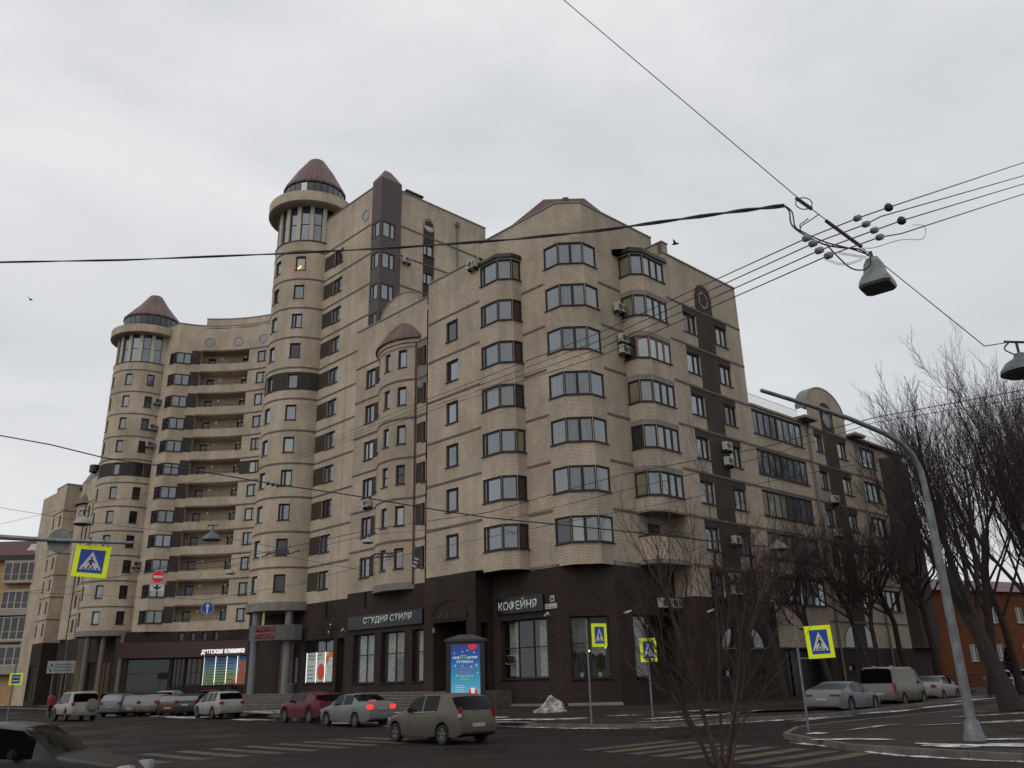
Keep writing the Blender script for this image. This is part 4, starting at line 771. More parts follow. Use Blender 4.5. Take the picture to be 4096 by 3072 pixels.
# ---------------------------------------------------------------- lower wing at the right
B5 = thing('apartment_building', 'lower cream brick wing with long glazed loggias and an arched gable behind the trees', 'building', (26, 69, 0), 'sections of the cream brick housing complex')
S8 = Line(RE, (RE[0]+0.7361*26, RE[1]+0.6769*26)); RW = [18, 15, 12, 9, 6]
lg = [(0.2, 7.22, z, z+1.88) for z in RW]
r34 = [(a, b, z+0.08, z+1.5) for z in RW for a, b in ((9.08, 10.42), (12.78, 14.35))]
zz = [(10.5, 12.75, 3.2, 21.9, 1)]+[(9.08, 14.45, z+1.5, z+1.93, 1) for z in RW]+[(20.2, 25.2, 3.2, 19.2, 1)]
wall(B5, S8, 0, 25.2, 3.2, 20.15, lg+r34+[(16.3, 19.6, z-0.0, z+1.7) for z in RW]+[(21.4, 22.7, z, z+1.5) for z in RW], zz)
for z in RW:
    window(B5, [(S8, 0.2, 3.62, [0.25, 0.5, 0.75]), (S8, 3.62, 7.22, [0.25, 0.5, 0.75])], z, z+1.88, pm=[rnd.choice((P_DRK[0], P_SKY[1], P_TAN)), rnd.choice((P_CUR[1], P_CUR[0], P_SKY[1]))], dep=0.08, name='glazed_loggia', mw=0.04)
    for a, b in ((9.08, 10.42), (12.78, 14.35)): window(B5, [(S8, a, b, [0.62])], z+0.08, z+1.5, pm=pick(cur=0.4))
    window(B5, [(S8, 16.3, 19.6, [0.3, 0.6])], z, z+1.7, pm=pick(cur=0.2, drk=0.4)); window(B5, [(S8, 21.4, 22.7, [0.5])], z, z+1.5, pm=pick())
stringcourse(B5, S8, 7.3, 25.2, [20.1, 17.1, 14.1, 11.1, 8.1, 5.1]); stringcourse(B5, S8, 0, 7.3, [17.1, 14.1, 11.1, 8.1])
wall(B5, S8, 8.5, 14.8, 20.15, 21.6, (), [(10.6, 12.7, 20.0, 21.6, 1)])
mb = MB(); arcpanel(mb, S8, 11.65, 3.15, 21.6, 21.65, 2.15, -0.35, 0.0); mb.build('arched_gable', WALLM, B5)
mb = MB()
for k in range(24):
    a = math.pi*k/24; b = math.pi*(k+1)/24; c = [(11.65+r*math.cos(t), 21.65+(r-1.0)*math.sin(t)) for r, t in ((3.15, a), (3.25, a), (3.25, b), (3.15, b))]
    mb.hexa([S8.pt(*q, -0.9) for q in c]+[S8.pt(*q, 0.04) for q in c])
mb.build('gable_coping', M['cap'], B5)
mb = MB(); arcpanel(mb, S8, 11.65, 1.05, 21.6, 21.65, 0.95, 0.0, 0.03); mb.build('arched_panel', M['dark'], B5)
oculus(B5, S8, 11.65, 21.15, 0.5, [P_DRK[0]], asp=1.2)
for q_ in ((0.0, 7.3, 20.05, 20.24, -0.4, 0.12), (6.6, 8.6, 20.25, 20.45, -1.2, 0.8), (14.7, 16.6, 20.25, 20.45, -1.2, 0.8), (16.0, 25.4, 20.05, 20.24, -0.6, 0.5)):
    mb = MB(); mb.sbox(S8, *q_); mb.build('cornice', M['conc'], B5)
for a, b in ((0.15, 7.2), (16.4, 25.0)):
    mb = MB(); mb.tube([S8.pt(a, 21.05, -0.1), S8.pt(b, 21.05, -0.1)], 0.02, 4); n_ = int((b-a)/0.16)
    for k in range(n_): u = a+(b-a)*k/n_; mb.tube([S8.pt(u, 20.28, -0.1), S8.pt(u, 21.05, -0.1)], 0.009, 3, caps=False)
    mb.build('roof_railing', mat('roof_rail_grey', (0.06, 0.06, 0.06), 0.5) if 'roof_rail_grey' not in bpy.data.materials else bpy.data.materials['roof_rail_grey'], B5)
for u in (7.95, 16.05):
    mb = MB(); mb.tube([S8.pt(u-0.3, 20.2, 0.5), S8.pt(u, 19.7, 0.15), S8.pt(u, 0, 0.15)], 0.08, 6); mb.build('downpipe', M['pipe'], B5)
ac(B5, S8, 10.0, 14.05); ac(B5, S8, 9.7, 11.4)
wall(B5, S8, 0, 25.2, -0.35, 3.2, [(0.3, 6.6, -0.3, 3.1), (18.3-9.2, 19.2-9.2, 1.55, 2.05), (12.4, 13.8, 1.55, 2.05), (15.4, 16.8, 1.55, 2.05)], base=4, depth=1.2)
mb = MB(); mb.sbox(S8, 0.3, 6.6, -0.3, 3.1, -1.2, -1.1); mb.sbox(S8, 2.4, 2.7, 0, 3.0, -0.9, -0.7); mb.build('gateway_doors', M['black'], B5)
for a, b in ((9.1, 10.0), (12.4, 13.8), (15.4, 16.8)): window(B5, [(S8, a, b, [])], 1.55, 2.05, pm=[P_DRK[0]])
lunette(B5, S8, 11.4, 2.5, 3.22, 1.8)
e1 = S8.pt(25.2, 0); e2 = (e1.x-8, e1.y+8.5); e3 = (9, 67)
for a, b in ((e1.xy, e2), (e2, e3)):
    L_ = Line(a, b); wall(B5, L_, 0, L_.L, -0.35, 20.2, name='side_wall')
roofpoly(B5, [RE, S8.pt(25.2, 0), e2, e3], 20.1, 'flat_roof')
mb = MB(); w_ = Line(S8.pt(20.2, 0, 0.0).xy, S8.pt(20.9, 0, 0.7).xy); w2_ = Line(S8.pt(20.9, 0, 0.7).xy, S8.pt(24.5, 0, 0.7).xy); w3_ = Line(S8.pt(24.5, 0, 0.7).xy, S8.pt(25.2, 0, 0).xy)
for L_ in (w_, w2_, w3_): wallmesh(mb, L_, 0, L_.L, 3.2, 19.2, [(0.6, 1.7, z, z+1.5) for z in RW] if L_ is w2_ else ())
mb.face([w_.pt(0, 3.2), w2_.pt(0, 3.2), w2_.pt(w2_.L, 3.2), w3_.pt(w3_.L, 3.2)]); mb.face([w_.pt(0, 19.2), w2_.pt(0, 19.2), w2_.pt(w2_.L, 19.2), w3_.pt(w3_.L, 19.2)]); mb.build('corner_bay', M['dark'], B5)
for z in RW: window(B5, [(w2_, 0.6, 1.7, [0.5])], z, z+1.5, pm=[P_CUR[0]])
# ---------------------------------------------------------------- yellow house, far left
B6 = thing('apartment_building', 'yellow house with white framed bay windows under a dark red roof, left edge', 'building', (-78, 130, 0))
B6['category'] = 'building'
yel = mat('yellow_plaster', (0.40, 0.25, 0.13), 0.9, var=0.12, scale=1.5, bump=0.05); wf = mat('white_window_frame', (0.42, 0.40, 0.36), 0.5); mred = mat('red_brown_roof', (0.10, 0.035, 0.035), 0.6, var=0.25)
M['wf'] = wf
H1 = Line((-92, 125), (-70.6, 125)); mb = MB(); HS = [(u, 1.3, z) for u in (11.5,) for z in (3, 7, 10.5)]
wallmesh(mb, H1, 0, H1.L, -0.3, 20.3, [(18.6, 19.8, 4.6, 7.4)]); H2 = Line((-70.6, 125), (-66, 136)); wallmesh(mb, H2, 0, H2.L, -0.3, 20.3); mb.build('wall', yel, B6)
window(B6, [(H1, 18.6, 19.8, [0.5])], 4.6, 7.4, pm=[P_DRK[0]])
mb = MB(); mb.sbox(H1, -0.5, H1.L+0.4, 20.3, 21.0, -10, 0.8); mb.build('eaves', M['black'], B6)
mb = MB(); mb.hexa([H1.pt(-.5, 21, .9), H1.pt(H1.L+.5, 21, .9), H1.pt(H1.L+.5, 21, -10), H1.pt(-.5, 21, -10), H1.pt(-.5, 23.5, -1.5), H1.pt(H1.L-1, 23.5, -1.5), H1.pt(H1.L-1, 23.5, -8), H1.pt(-.5, 23.5, -8)]); o = mb.build('mansard_roof', mred, B6)
mb = MB(); mb.face([H1.pt(u, z, 0.92-(z-21)*0.96) for u, z in ((18.4, 21.8), (20.0, 21.8), (20.0, 22.9), (18.4, 22.9))]); mb.face([H1.pt(u, z, 0.92-(z-21)*0.96) for u, z in ((21.0, 21.7), (22.0, 21.7), (21.8, 22.9), (21.0, 22.9))]); mb.build('skylight', wf, o)
for i, (z0, z1, du) in enumerate(((17.2, 20.0, 0.0), (13.2, 15.8, 0.35), (8.9, 12.1, 0.2), (5.4, 8.0, 0.0))):   # bay windows
    S = Line((H1.pt(16.2+du, 0, 1.2)).xy, (H1.pt(20.9-du, 0, 1.2)).xy); window(B6, [(S, 0, S.L, [0.25, 0.5, 0.75])], z0, z1, 'wf', pm=[P_DRK[1]], sill=False, dep=0.0, trans=(0.35,), name='bay_window')
    mb = MB(); mb.sbox(H1, 16.1+du, 21.0-du, z0-1.2 if i in (1, 3) else z0-0.3, z0, 0, 1.25); mb.sbox(H1, 16.1+du, 21.0-du, z1, z1+0.2, 0, 1.25); mb.sbox(H1, 16.15+du, 16.3+du, z0, z1, 0, 1.1); mb.sbox(H1, 20.8-du, 20.95-du, z0, z1, 0, 1.1); mb.build('bay', mat('pale_bay_panel', (0.30, 0.27, 0.22), 0.7) if i == 0 else bpy.data.materials['pale_bay_panel'], B6)
mb = MB()
for u in (8.0, 19.0, 21.2, 21.9): mb.sbox(H1, u, u+0.35, 23.5, 24.6, -4, -3.6)
mb.sbox(H1, 16.6, 18.6, 23.5, 24.4, -4, -3); mb.build('chimney', yel, B6)
ac(B6, H1, 14.5, 9.9, w=1, h=0.8); ac(B6, H1, 14.5, 8.6, w=1, h=0.8)
# ---------------------------------------------------------------- orange house behind the trees, right
B7 = thing('brick_house', 'low orange brick building glimpsed between the dark tree trunks at the right', 'building', (60, 105, 0))
org = masonry('orange_brick', (0.15, 0.045, 0.014), (0.12, 0.035, 0.011), (0.09, 0.035, 0.018), 0.26, 0.085, 0.01)
O1 = Line((44.5, 92), (85, 112)); mb = MB(); ow = [(u, u+1.3, z, z+1.8) for u in (4.5, 9, 13.5, 18, 22.5, 27, 31.5) for z in (2.2, 6.2)]
wallmesh(mb, O1, 0, O1.L, -0.3, 9.6, ow); O2 = Line((38, 105), (44.5, 92)); wallmesh(mb, O2, 0, O2.L, -0.3, 9.6); mb.build('wall', org, B7)
for a, b, c, d in ow: window(B7, [(O1, a, b, [0.5])], c, d, 'wf', pm=[P_DRK[0]])
mb = MB(); mb.hexa([O1.pt(-.5, 9.6, .5), O1.pt(O1.L, 9.6, .5), O1.pt(O1.L, 9.6, -12), O1.pt(-.5, 9.6, -12), O1.pt(2, 11.5, -5), O1.pt(O1.L-2, 11.5, -5), O1.pt(O1.L-2, 11.5, -7), O1.pt(2, 11.5, -7)]); mb.build('roof', mred, B7)
# ================================================================ GROUND
ZR, ZW = -0.28, -0.13
def asph(name, c, wet=0.25, spots=0.25):
    mt, t, b = newmat(name); nd = t.nodes; lk = t.links
    tc = nd.new('ShaderNodeTexCoord')
    n1 = nd.new('ShaderNodeTexNoise'); n1.inputs['Scale'].default_value = 0.22; n1.inputs['Detail'].default_value = 8; n1.inputs['Roughness'].default_value = 0.65
    mp_ = nd.new('ShaderNodeMapping'); mp_.inputs['Rotation'].default_value = (0, 0, R(45)); mp_.inputs['Scale'].default_value = (0.25, 1.6, 1)
    n2 = nd.new('ShaderNodeTexNoise'); n2.inputs['Scale'].default_value = 0.8; n2.inputs['Detail'].default_value = 6
    n3 = nd.new('ShaderNodeTexNoise'); n3.inputs['Scale'].default_value = 60; n3.inputs['Detail'].default_value = 2
    lk.new(tc.outputs['Object'], n1.inputs['Vector']); lk.new(tc.outputs['Object'], mp_.inputs['Vector']); lk.new(mp_.outputs['Vector'], n2.inputs['Vector']); lk.new(tc.outputs['Object'], n3.inputs['Vector'])
    ad = nd.new('ShaderNodeMath'); ad.operation = 'ADD'; lk.new(n1.outputs['Fac'], ad.inputs[0]); lk.new(n2.outputs['Fac'], ad.inputs[1])
    r = nd.new('ShaderNodeValToRGB'); r.color_ramp.elements[0].position = 0.40; r.color_ramp.elements[1].position = 0.62
    h = nd.new('ShaderNodeMath'); h.operation = 'MULTIPLY'; h.inputs[1].default_value = 0.5; lk.new(ad.outputs[0], h.inputs[0]); lk.new(h.outputs[0], r.inputs['Fac'])
    r.color_ramp.elements[0].color = (*(x*(1-spots) for x in c), 1); r.color_ramp.elements[1].color = (*(x*(1+spots) for x in c), 1)
    mm = nd.new('ShaderNodeMix'); mm.data_type = 'RGBA'; mm.blend_type = 'MULTIPLY'; mm.inputs['Factor'].default_value = 1
    r3 = nd.new('ShaderNodeValToRGB'); r3.color_ramp.elements[0].color = (0.7, 0.7, 0.7, 1); r3.color_ramp.elements[1].color = (1.3, 1.3, 1.3, 1); lk.new(n3.outputs['Fac'], r3.inputs['Fac'])
    lk.new(r.outputs[0], mm.inputs[6]); lk.new(r3.outputs[0], mm.inputs[7]); lk.new(mm.outputs[2], b.inputs['Base Color'])
    rr = nd.new('ShaderNodeMapRange'); rr.inputs[1].default_value = 0.38; rr.inputs[2].default_value = 0.6; rr.inputs[3].default_value = 0.55-wet; rr.inputs[4].default_value = 0.9; lk.new(n1.outputs['Fac'], rr.inputs[0]); lk.new(rr.outputs[0], b.inputs['Roughness'])
    b.inputs['Specular IOR Level'].default_value = 0.08
    return mt
road_m = asph('damp_asphalt', (0.024, 0.0185, 0.018)); walk_m = asph('dirty_pavement', (0.040, 0.032, 0.028), 0.1, 0.35); soil_m = asph('winter_soil', (0.030, 0.022, 0.016), 0.0, 0.5)
kerb_m = mat('granite_kerb', (0.11, 0.095, 0.085), 0.8, var=0.3, scale=2)
def snowmat(name, c):
    mt, t, b = newmat(name); nd = t.nodes; lk = t.links
    tc = nd.new('ShaderNodeTexCoord'); n = nd.new('ShaderNodeTexNoise'); n.inputs['Scale'].default_value = 2.2; n.inputs['Detail'].default_value = 9; n.inputs['Roughness'].default_value = 0.7
    lk.new(tc.outputs['Object'], n.inputs['Vector']); r = nd.new('ShaderNodeValToRGB'); r.color_ramp.elements[0].position = 0.42; r.color_ramp.elements[1].position = 0.58
    r.color_ramp.elements[0].color = (*(x*0.25 for x in c), 1); r.color_ramp.elements[1].color = (*c, 1); lk.new(n.outputs['Fac'], r.inputs['Fac']); lk.new(r.outputs[0], b.inputs['Base Color']); b.inputs['Roughness'].default_value = 0.9
    bp = nd.new('ShaderNodeBump'); bp.inputs['Strength'].default_value = 0.5; bp.inputs['Distance'].default_value = 0.04; lk.new(n.outputs['Fac'], bp.inputs['Height']); lk.new(bp.outputs[0], b.inputs['Normal']); return mt
snow_m = snowmat('trodden_snow', (0.60, 0.59, 0.60)); snow2_m = snowmat('slushy_snow', (0.36, 0.35, 0.35))
poly('ground', [(-900, -500), (900, -500), (900, 1500), (-900, 1500)], -0.42, soil_m)
poly('road', [(-260, -30), (60, -120), (90, -20), (24, 8), (70, 50), (140, 120), (120, 135), (34, 62), (12.5, 60), (-90, 160), (-260, 330), (-330, 250)], ZR, road_m)
kA = lambda X: 35.2+(2.8-X)*0.985
main = [(4.9, 34.55, ZW), (3.6, 34.75, ZW), (2.2, 35.6, ZW), (-13.0, kA(-13.0), ZW), (-14.2, 55.5, ZW), (-26.0, 70.0, ZW), (-50, 98, ZW), (-120, 172, ZW), (-118, 178, ZW), (-66, 120, 0.05), (-45, 103, 0.05), (-30, 97, 0.05), (-22, 78, 0.05), (-10, 66, 0.05), (-3, 55, 0.12), (3, 50, 0.22), (9, 53, 0.18), (35, 78, 0.0), (46, 86, ZW), (47.5, 84, ZW), (33.0, 61.2, ZW), (22.6, 48.9, ZW), (18.4, 44.2, ZW), (13.9, 39.4, ZW), (9.4, 37.0, ZW), (6.4, 35.0, ZW)]
poly('sidewalk', main, 0, walk_m)
mb = MB()
def kerbline(mb, pts, z=ZW, w_=0.16):
    for a, b in zip(pts, pts[1:]):
        d = Vector((b[0]-a[0], b[1]-a[1])); L_ = d.length; n_ = max(1, int(L_/1.0)); S = Line(a, b)
        for k in range(n_): mb.sbox(S, L_*k/n_+0.008, L_*(k+1)/n_-0.008, ZR-0.05, z+0.012, -w_, 0.0)
kerbline(mb, [(-120, 172), (-50, 98), (-26, 70), (-14.2, 55.5), (-13.0, kA(-13)), (2.2, 35.6), (3.6, 34.75), (4.9, 34.55), (6.4, 35.0), (9.4, 37.0), (13.9, 39.4), (18.4, 44.2), (22.6, 48.9), (33, 61.2), (47.5, 84)])
o = mb.build('kerb', kerb_m); o['kind'] = 'structure'
isl = [(7.9, 27.2), (8.0, 24.6), (8.1, 22.7), (9.1, 20.8), (10.4, 18.9), (16.5, 12.0), (40, 4), (140, 60), (120, 98), (26, 44.2), (19.2, 39.3), (15.0, 35.6), (11.5, 32.6), (9.2, 30.2)]
poly('sidewalk', [(x, y, ZW) for x, y in isl], 0, walk_m)
mb = MB(); kerbline(mb, [(26, 44.2), (19.2, 39.3), (15.0, 35.6), (11.5, 32.6), (9.2, 30.2), (7.9, 27.2), (8.0, 24.6), (8.1, 22.7), (9.1, 20.8), (10.4, 18.9), (16.5, 12.0)]); o = mb.build('kerb', kerb_m); o['kind'] = 'structure'
poly('ground', [(13.5, 24.5), (40, 8), (120, 60), (112, 92), (26.5, 42.2), (20, 37.4), (16.0, 32.5)], ZW+0.008, soil_m)
poly('ground', [(7.2, 42.0), (9.5, 39.8), (13.2, 41.0), (18, 45.6), (31, 61), (36, 70), (33, 70.5), (17, 53.5), (10.6, 47.0)], 0.0, soil_m)
def blob(name, cx, cy, rx, ry, rot, z, m_, seed, rough_=0.35, label=None):
    r_ = random.Random(seed); n_ = 42; ph = [(r_.uniform(0, 6.28), r_.uniform(0.3, 1)*rough_/(k*0.5)) for k in range(1, 8)]; pts = []
    for k in range(n_):
        t = 2*math.pi*k/n_; q = 1+sum(a*math.sin((i+2)*t+p) for i, (p, a) in enumerate(ph)); q = max(0.25, q); x = rx*q*math.cos(t); y = ry*q*math.sin(t)
        pts.append((cx+x*math.cos(rot)-y*math.sin(rot), cy+x*math.sin(rot)+y*math.cos(rot)))
    return pts
sn = bmesh.new()
def addsnow(cx, cy, rx, ry, rotdeg, z, seed, mi=0, rg=0.35):
    pts = blob('', cx, cy, rx, ry, R(rotdeg), z, None, seed, rg)
    vs = [sn.verts.new((p[0], p[1], z)) for p in pts]; c = sn.verts.new((cx, cy, z+0.03))
    for i in range(len(vs)): f = sn.faces.new((vs[i], vs[(i+1) % len(vs)], c)); f.material_index = mi
zb = lambda y: ZW+0.02+max(0, (y-37))*0.022
sr = random.Random(3)
for cx, cy, rx, ry, rot, mi in ((-0.2, 39.6, 2.2, 0.55, -20, 0), (2.4, 39.3, 1.6, 0.4, 5, 0), (-1.8, 42.0, 1.5, 0.5, -30, 0), (-0.6, 38.2, 1.3, 0.22, -25, 1), (4.6, 40.3, 1.0, 0.25, 10, 1), (8.2, 42.2, 1.4, 0.3, 40, 1), (7.2, 38.6, 1.8, 0.35, 30, 0), (10.8, 41.0, 2.4, 0.5, 40, 1), (6.4, 36.6, 1.2, 0.25, 30, 1)):
    addsnow(cx, cy, rx, ry, rot, zb(cy), sr.random(), mi)
for cx, cy, rx, ry, rot, mi in ((-15.6, 55.2, 1.8, 0.5, -50, 0), (-17.5, 59.5, 3.4, 0.8, -20, 0), (-13.0, 56.5, 2.6, 0.6, -20, 0), (-11.5, 59.5, 2.8, 0.5, -30, 0), (-16, 66, 3.5, 0.6, -30, 0), (-21, 63.5, 2.0, 0.5, -45, 0), (-24.5, 67, 2, 0.5, -45, 1), (-40, 90, 8, 1.0, -45, 0), (-52, 104, 8, 0.8, -45, 0), (-8.2, 50.5, 2.2, 0.4, -40, 0)):
    addsnow(cx, cy, rx, ry, rot, 0.06, sr.random(), mi)
for cx, cy, rx, ry, rot, mi in ((-12.4, 51.4, 1.4, 0.16, -45, 0), (-10.5, 47.3, 2.2, 0.16, -45, 0), (-16.5, 54.4, 2.5, 0.5, -45, 0), (-22.5, 61.5, 4.5, 0.9, -45, 0), (-29, 68.5, 5, 0.9, -45, 0), (-5.6, 44.0, 1.4, 0.3, -45, 0), (-6.8, 42.2, 1.4, 0.2, -45, 1), (-4.3, 41.6, 1.6, 0.14, -45, 0), (22.5, 47.5, 3.0, 0.35, 42, 0), (17.6, 42.6, 2.5, 0.3, 42, 0), (27.5, 54.5, 3.5, 0.4, 42, 0), (13.0, 38.2, 2.2, 0.18, 42, 1)):
    addsnow(cx, cy, rx, ry, rot, ZR+0.012, sr.random(), mi, 0.25)
for a, b in (((-8, 45.9), (2.0, 35.7)), ((2.0, 35.7), (4.9, 34.4)), ((4.9, 34.4), (9.4, 36.85)), ((9.4, 36.85), (13.5, 39.0)), ((9.1, 30.25), (15, 35.8)), ((15, 35.8), (25, 43.6)), ((7.85, 25.5), (8.9, 20.9)), ((8.9, 20.9), (12.5, 16.3))):   # snow lying along the gutters
    S = Line(a, b); n_ = max(2, int(S.L/0.9))
    for k in range(n_):
        p = S.pt(S.L*(k+0.5)/n_, 0, 0.14); ang = math.degrees(math.atan2(S.d.y, S.d.x))
        if sr.random() < 0.88: addsnow(p.x, p.y, 0.62, sr.uniform(0.05, 0.13), ang+sr.uniform(-3, 3), ZR+0.012, sr.random(), 0 if sr.random() < .7 else 1, 0.2)
for cx, cy, rx, ry, rot, mi in ((8.75, 26.6, 0.45, 0.12, 10, 0), (8.9, 23.9, 0.9, 0.22, -30, 0), (10.2, 21.3, 1.0, 0.35, -40, 0), (12.3, 20.6, 1.5, 0.55, -20, 0), (13.3, 22.6, 1.2, 0.3, -10, 0), (14.5, 19.5, 2.4, 0.8, -30, 0), (11.5, 29, 1.5, 0.1, 40, 1), (17, 30, 2.5, 0.3, 10, 1), (19, 34.5, 2.5, 0.2, 20, 1)):
    addsnow(cx, cy, rx, ry, rot, ZW+0.022, sr.random(), mi)
me = bpy.data.meshes.new('snow'); sn.to_mesh(me); sn.free(); me.materials.append(snow_m); me.materials.append(snow2_m)
o = bpy.data.objects.new('snow_cover', me); COL.objects.link(o); tag(o, 'thin patchy snow lying on the pavements and along the kerbs', 'snow', kind='stuff')
# heap of cleared snow
bm = bmesh.new(); bmesh.ops.create_icosphere(bm, subdivisions=4, radius=1.0)
from mathutils import noise as mnoise
for v in bm.verts:
    d = v.co.copy(); k_ = 1+0.35*mnoise.noise(d*1.7)+0.14*mnoise.noise(d*5)
    v.co = Vector((d.x*0.85*k_, d.y*0.6*k_, max(-0.1, d.z)*0.85*k_*max(0.12, 1-0.8*(d.x*d.x+d.y*d.y)**0.5)))
me = bpy.data.meshes.new('snow_pile'); bm.to_mesh(me); bm.free(); me.materials.append(snowmat('heaped_snow', (0.5, 0.47, 0.46)))
for p in me.polygons: p.use_smooth = True
o = bpy.data.objects.new('snow_pile', me); COL.objects.link(o); o.location = (1.55, 44.4, 0.0); tag(o, 'small heap of shovelled snow against the dark stone wall', 'snow pile')
# road markings
yp = mat('worn_yellow_paint', (0.105, 0.078, 0.032), 0.8, col2=(0.032, 0.025, 0.018), scale=1.6, detail=8); wp = mat('worn_white_paint', (0.075, 0.065, 0.058), 0.8, col2=(0.026, 0.021, 0.02), scale=2.2, detail=8)
def stripe(cx, cy, L_, w_, dirv, m_, z=ZR+0.006):
    d = Vector(dirv).normalized(); n = Vector((-d.y, d.x)); c = Vector((cx, cy)); q = [c+d*L_/2+n*w_/2, c-d*L_/2+n*w_/2, c-d*L_/2-n*w_/2, c+d*L_/2-n*w_/2]
    poly('road_marking', [(p.x, p.y) for p in q], z, m_)
for k in range(11):
    c = Vector((-12.8, 24.4))+UB*(k*1.12); stripe(c.x, c.y, 4.2, 0.52, UA, yp if k % 2 == 0 else wp)
for k in range(8):
    c = Vector((6.9, 20.6))-UA*(k*0.95)+UB*0.2*k; stripe(c.x, c.y, 4.0, 0.5, UB, yp if k % 2 == 0 else wp)
for k in range(9):
    for off_ in (0, 4.2): stripe(-14.5-k*3.1-off_*0.7, 33.5+k*3.1-off_*0.7, 1.6, 0.12, UA, wp)
# entrance steps
ST = mat('worn_stone_steps', (0.085, 0.072, 0.062), 0.85, var=0.3, scale=3); STS = mat('snowy_step_nosing', (0.26, 0.26, 0.26), 0.9, var=0.4, scale=4)
def stairs(S, u0, u1, off0, back, label, dr=0.33, ex=0.3, n=7):
    th = thing('entrance_steps', label, 'steps', tuple(S.pt((u0+u1)/2, 0, off0)))
    for i in range(n):
        zt = 1.05-0.165*i; mb = MB(); mb.sbox(S, u0-ex*i*0.0, u1+ex*i, -0.35, zt, back if i == 0 else off0+dr*(i-1)-0.004, off0+dr*i); o = mb.build('step', ST, th)
        mb = MB(); mb.sbox(S, u0+0.05, u1+ex*i-0.05, zt, zt+0.012, off0+dr*i-0.07, off0+dr*i-0.004); mb.build('snowy_edge', STS, o)
    return th
stairs(S1, -5.6, 6.4, 1.4, -1.35, 'wide dark stone steps before the arched entrance and the studio windows')
stairs(SW, -11.0, 6.6, 4.6, 0.06, 'wide stone steps leading up to the columned entrance of the round tower')
mb = MB(); mb.sbox(SX, 0.2, 3.2, -0.3, 0.32, 0.0, 0.18); mb.sbox(S2, -1.8, 2.3, -0.3, 0.3, 0.0, 0.12); mb.build('plinth', M['conc'], B1)
# ================================================================ VEHICLES
tyre_m = mat('tyre_rubber', (0.012, 0.012, 0.012), 0.9); rim_m = mat('alloy_rim', (0.16, 0.155, 0.15), 0.5, 0.6, var=0.2); trim_m = mat('black_trim', (0.012, 0.011, 0.011), 0.6)
cg = pane('car_glass', (0.005, 0.005, 0.006), -0.06, rough=0.08); cgs = pane('snowy_car_glass', (0.05, 0.055, 0.065), 0.12, rough=0.3)
tl_m = mat('tail_light', (0.22, 0.012, 0.015), 0.25, var=0.1); tlit = mat('lit_brake_light', (0.9, 0.05, 0.03), 0.3, emit=(1, 0.04, 0.02), estr=1.1); plate_m = mat('number_plate', (0.30, 0.29, 0.27), 0.5); hl_m = mat('headlamp_glass', (0.35, 0.36, 0.38), 0.2); hlit = mat('lit_headlamp', (1, .7, .4), .3, emit=(1, 0.55, 0.2), estr=9)
chrome = mat('chrome', (0.5, 0.5, 0.5), 0.2, 0.9)
def paint(name, c, rough=0.35, dirt=0.35):
    mt, t, b = newmat(name); nd = t.nodes; lk = t.links
    tc = nd.new('ShaderNodeTexCoord'); sp = nd.new('ShaderNodeSeparateXYZ'); lk.new(tc.outputs['Object'], sp.inputs[0])
    n = nd.new('ShaderNodeTexNoise'); n.inputs['Scale'].default_value = 2.5; n.inputs['Detail'].default_value = 6; lk.new(tc.outputs['Object'], n.inputs['Vector'])
    a = nd.new('ShaderNodeMath'); a.operation = 'MULTIPLY_ADD'; a.inputs[1].default_value = 0.5; lk.new(n.outputs['Fac'], a.inputs[0]); lk.new(sp.outputs['Z'], a.inputs[2])
    mr = nd.new('ShaderNodeMapRange'); mr.inputs[1].default_value = 1.15; mr.inputs[2].default_value = 0.45; mr.inputs[3].default_value = 0; mr.inputs[4].default_value = dirt*1.6; lk.new(a.outputs[0], mr.inputs[0])
    mx_ = nd.new('ShaderNodeMix'); mx_.data_type = 'RGBA'; mx_.inputs[6].default_value = (*c, 1); mx_.inputs[7].default_value = (0.05, 0.042, 0.036, 1); lk.new(mr.outputs[0], mx_.inputs['Factor']); lk.new(mx_.outputs[2], b.inputs['Base Color'])
    r2 = nd.new('ShaderNodeMapRange'); r2.inputs[3].default_value = rough; r2.inputs[4].default_value = 0.85; r2.inputs[2].default_value = 0.5; lk.new(mr.outputs[0], r2.inputs[0]); lk.new(r2.outputs[0], b.inputs['Roughness'])
    b.inputs['Coat Weight'].default_value = 0.08; b.inputs['Specular IOR Level'].default_value = 0.25; b.inputs['Coat Roughness'].default_value = 0.2; return mt
def itp(t, x):
    if x <= t[0][0]: return t[0][1]
    for (a, va), (b, vb) in zip(t, t[1:]):
        if x <= b: return va+(vb-va)*(x-a)/(b-a)
    return t[-1][1]
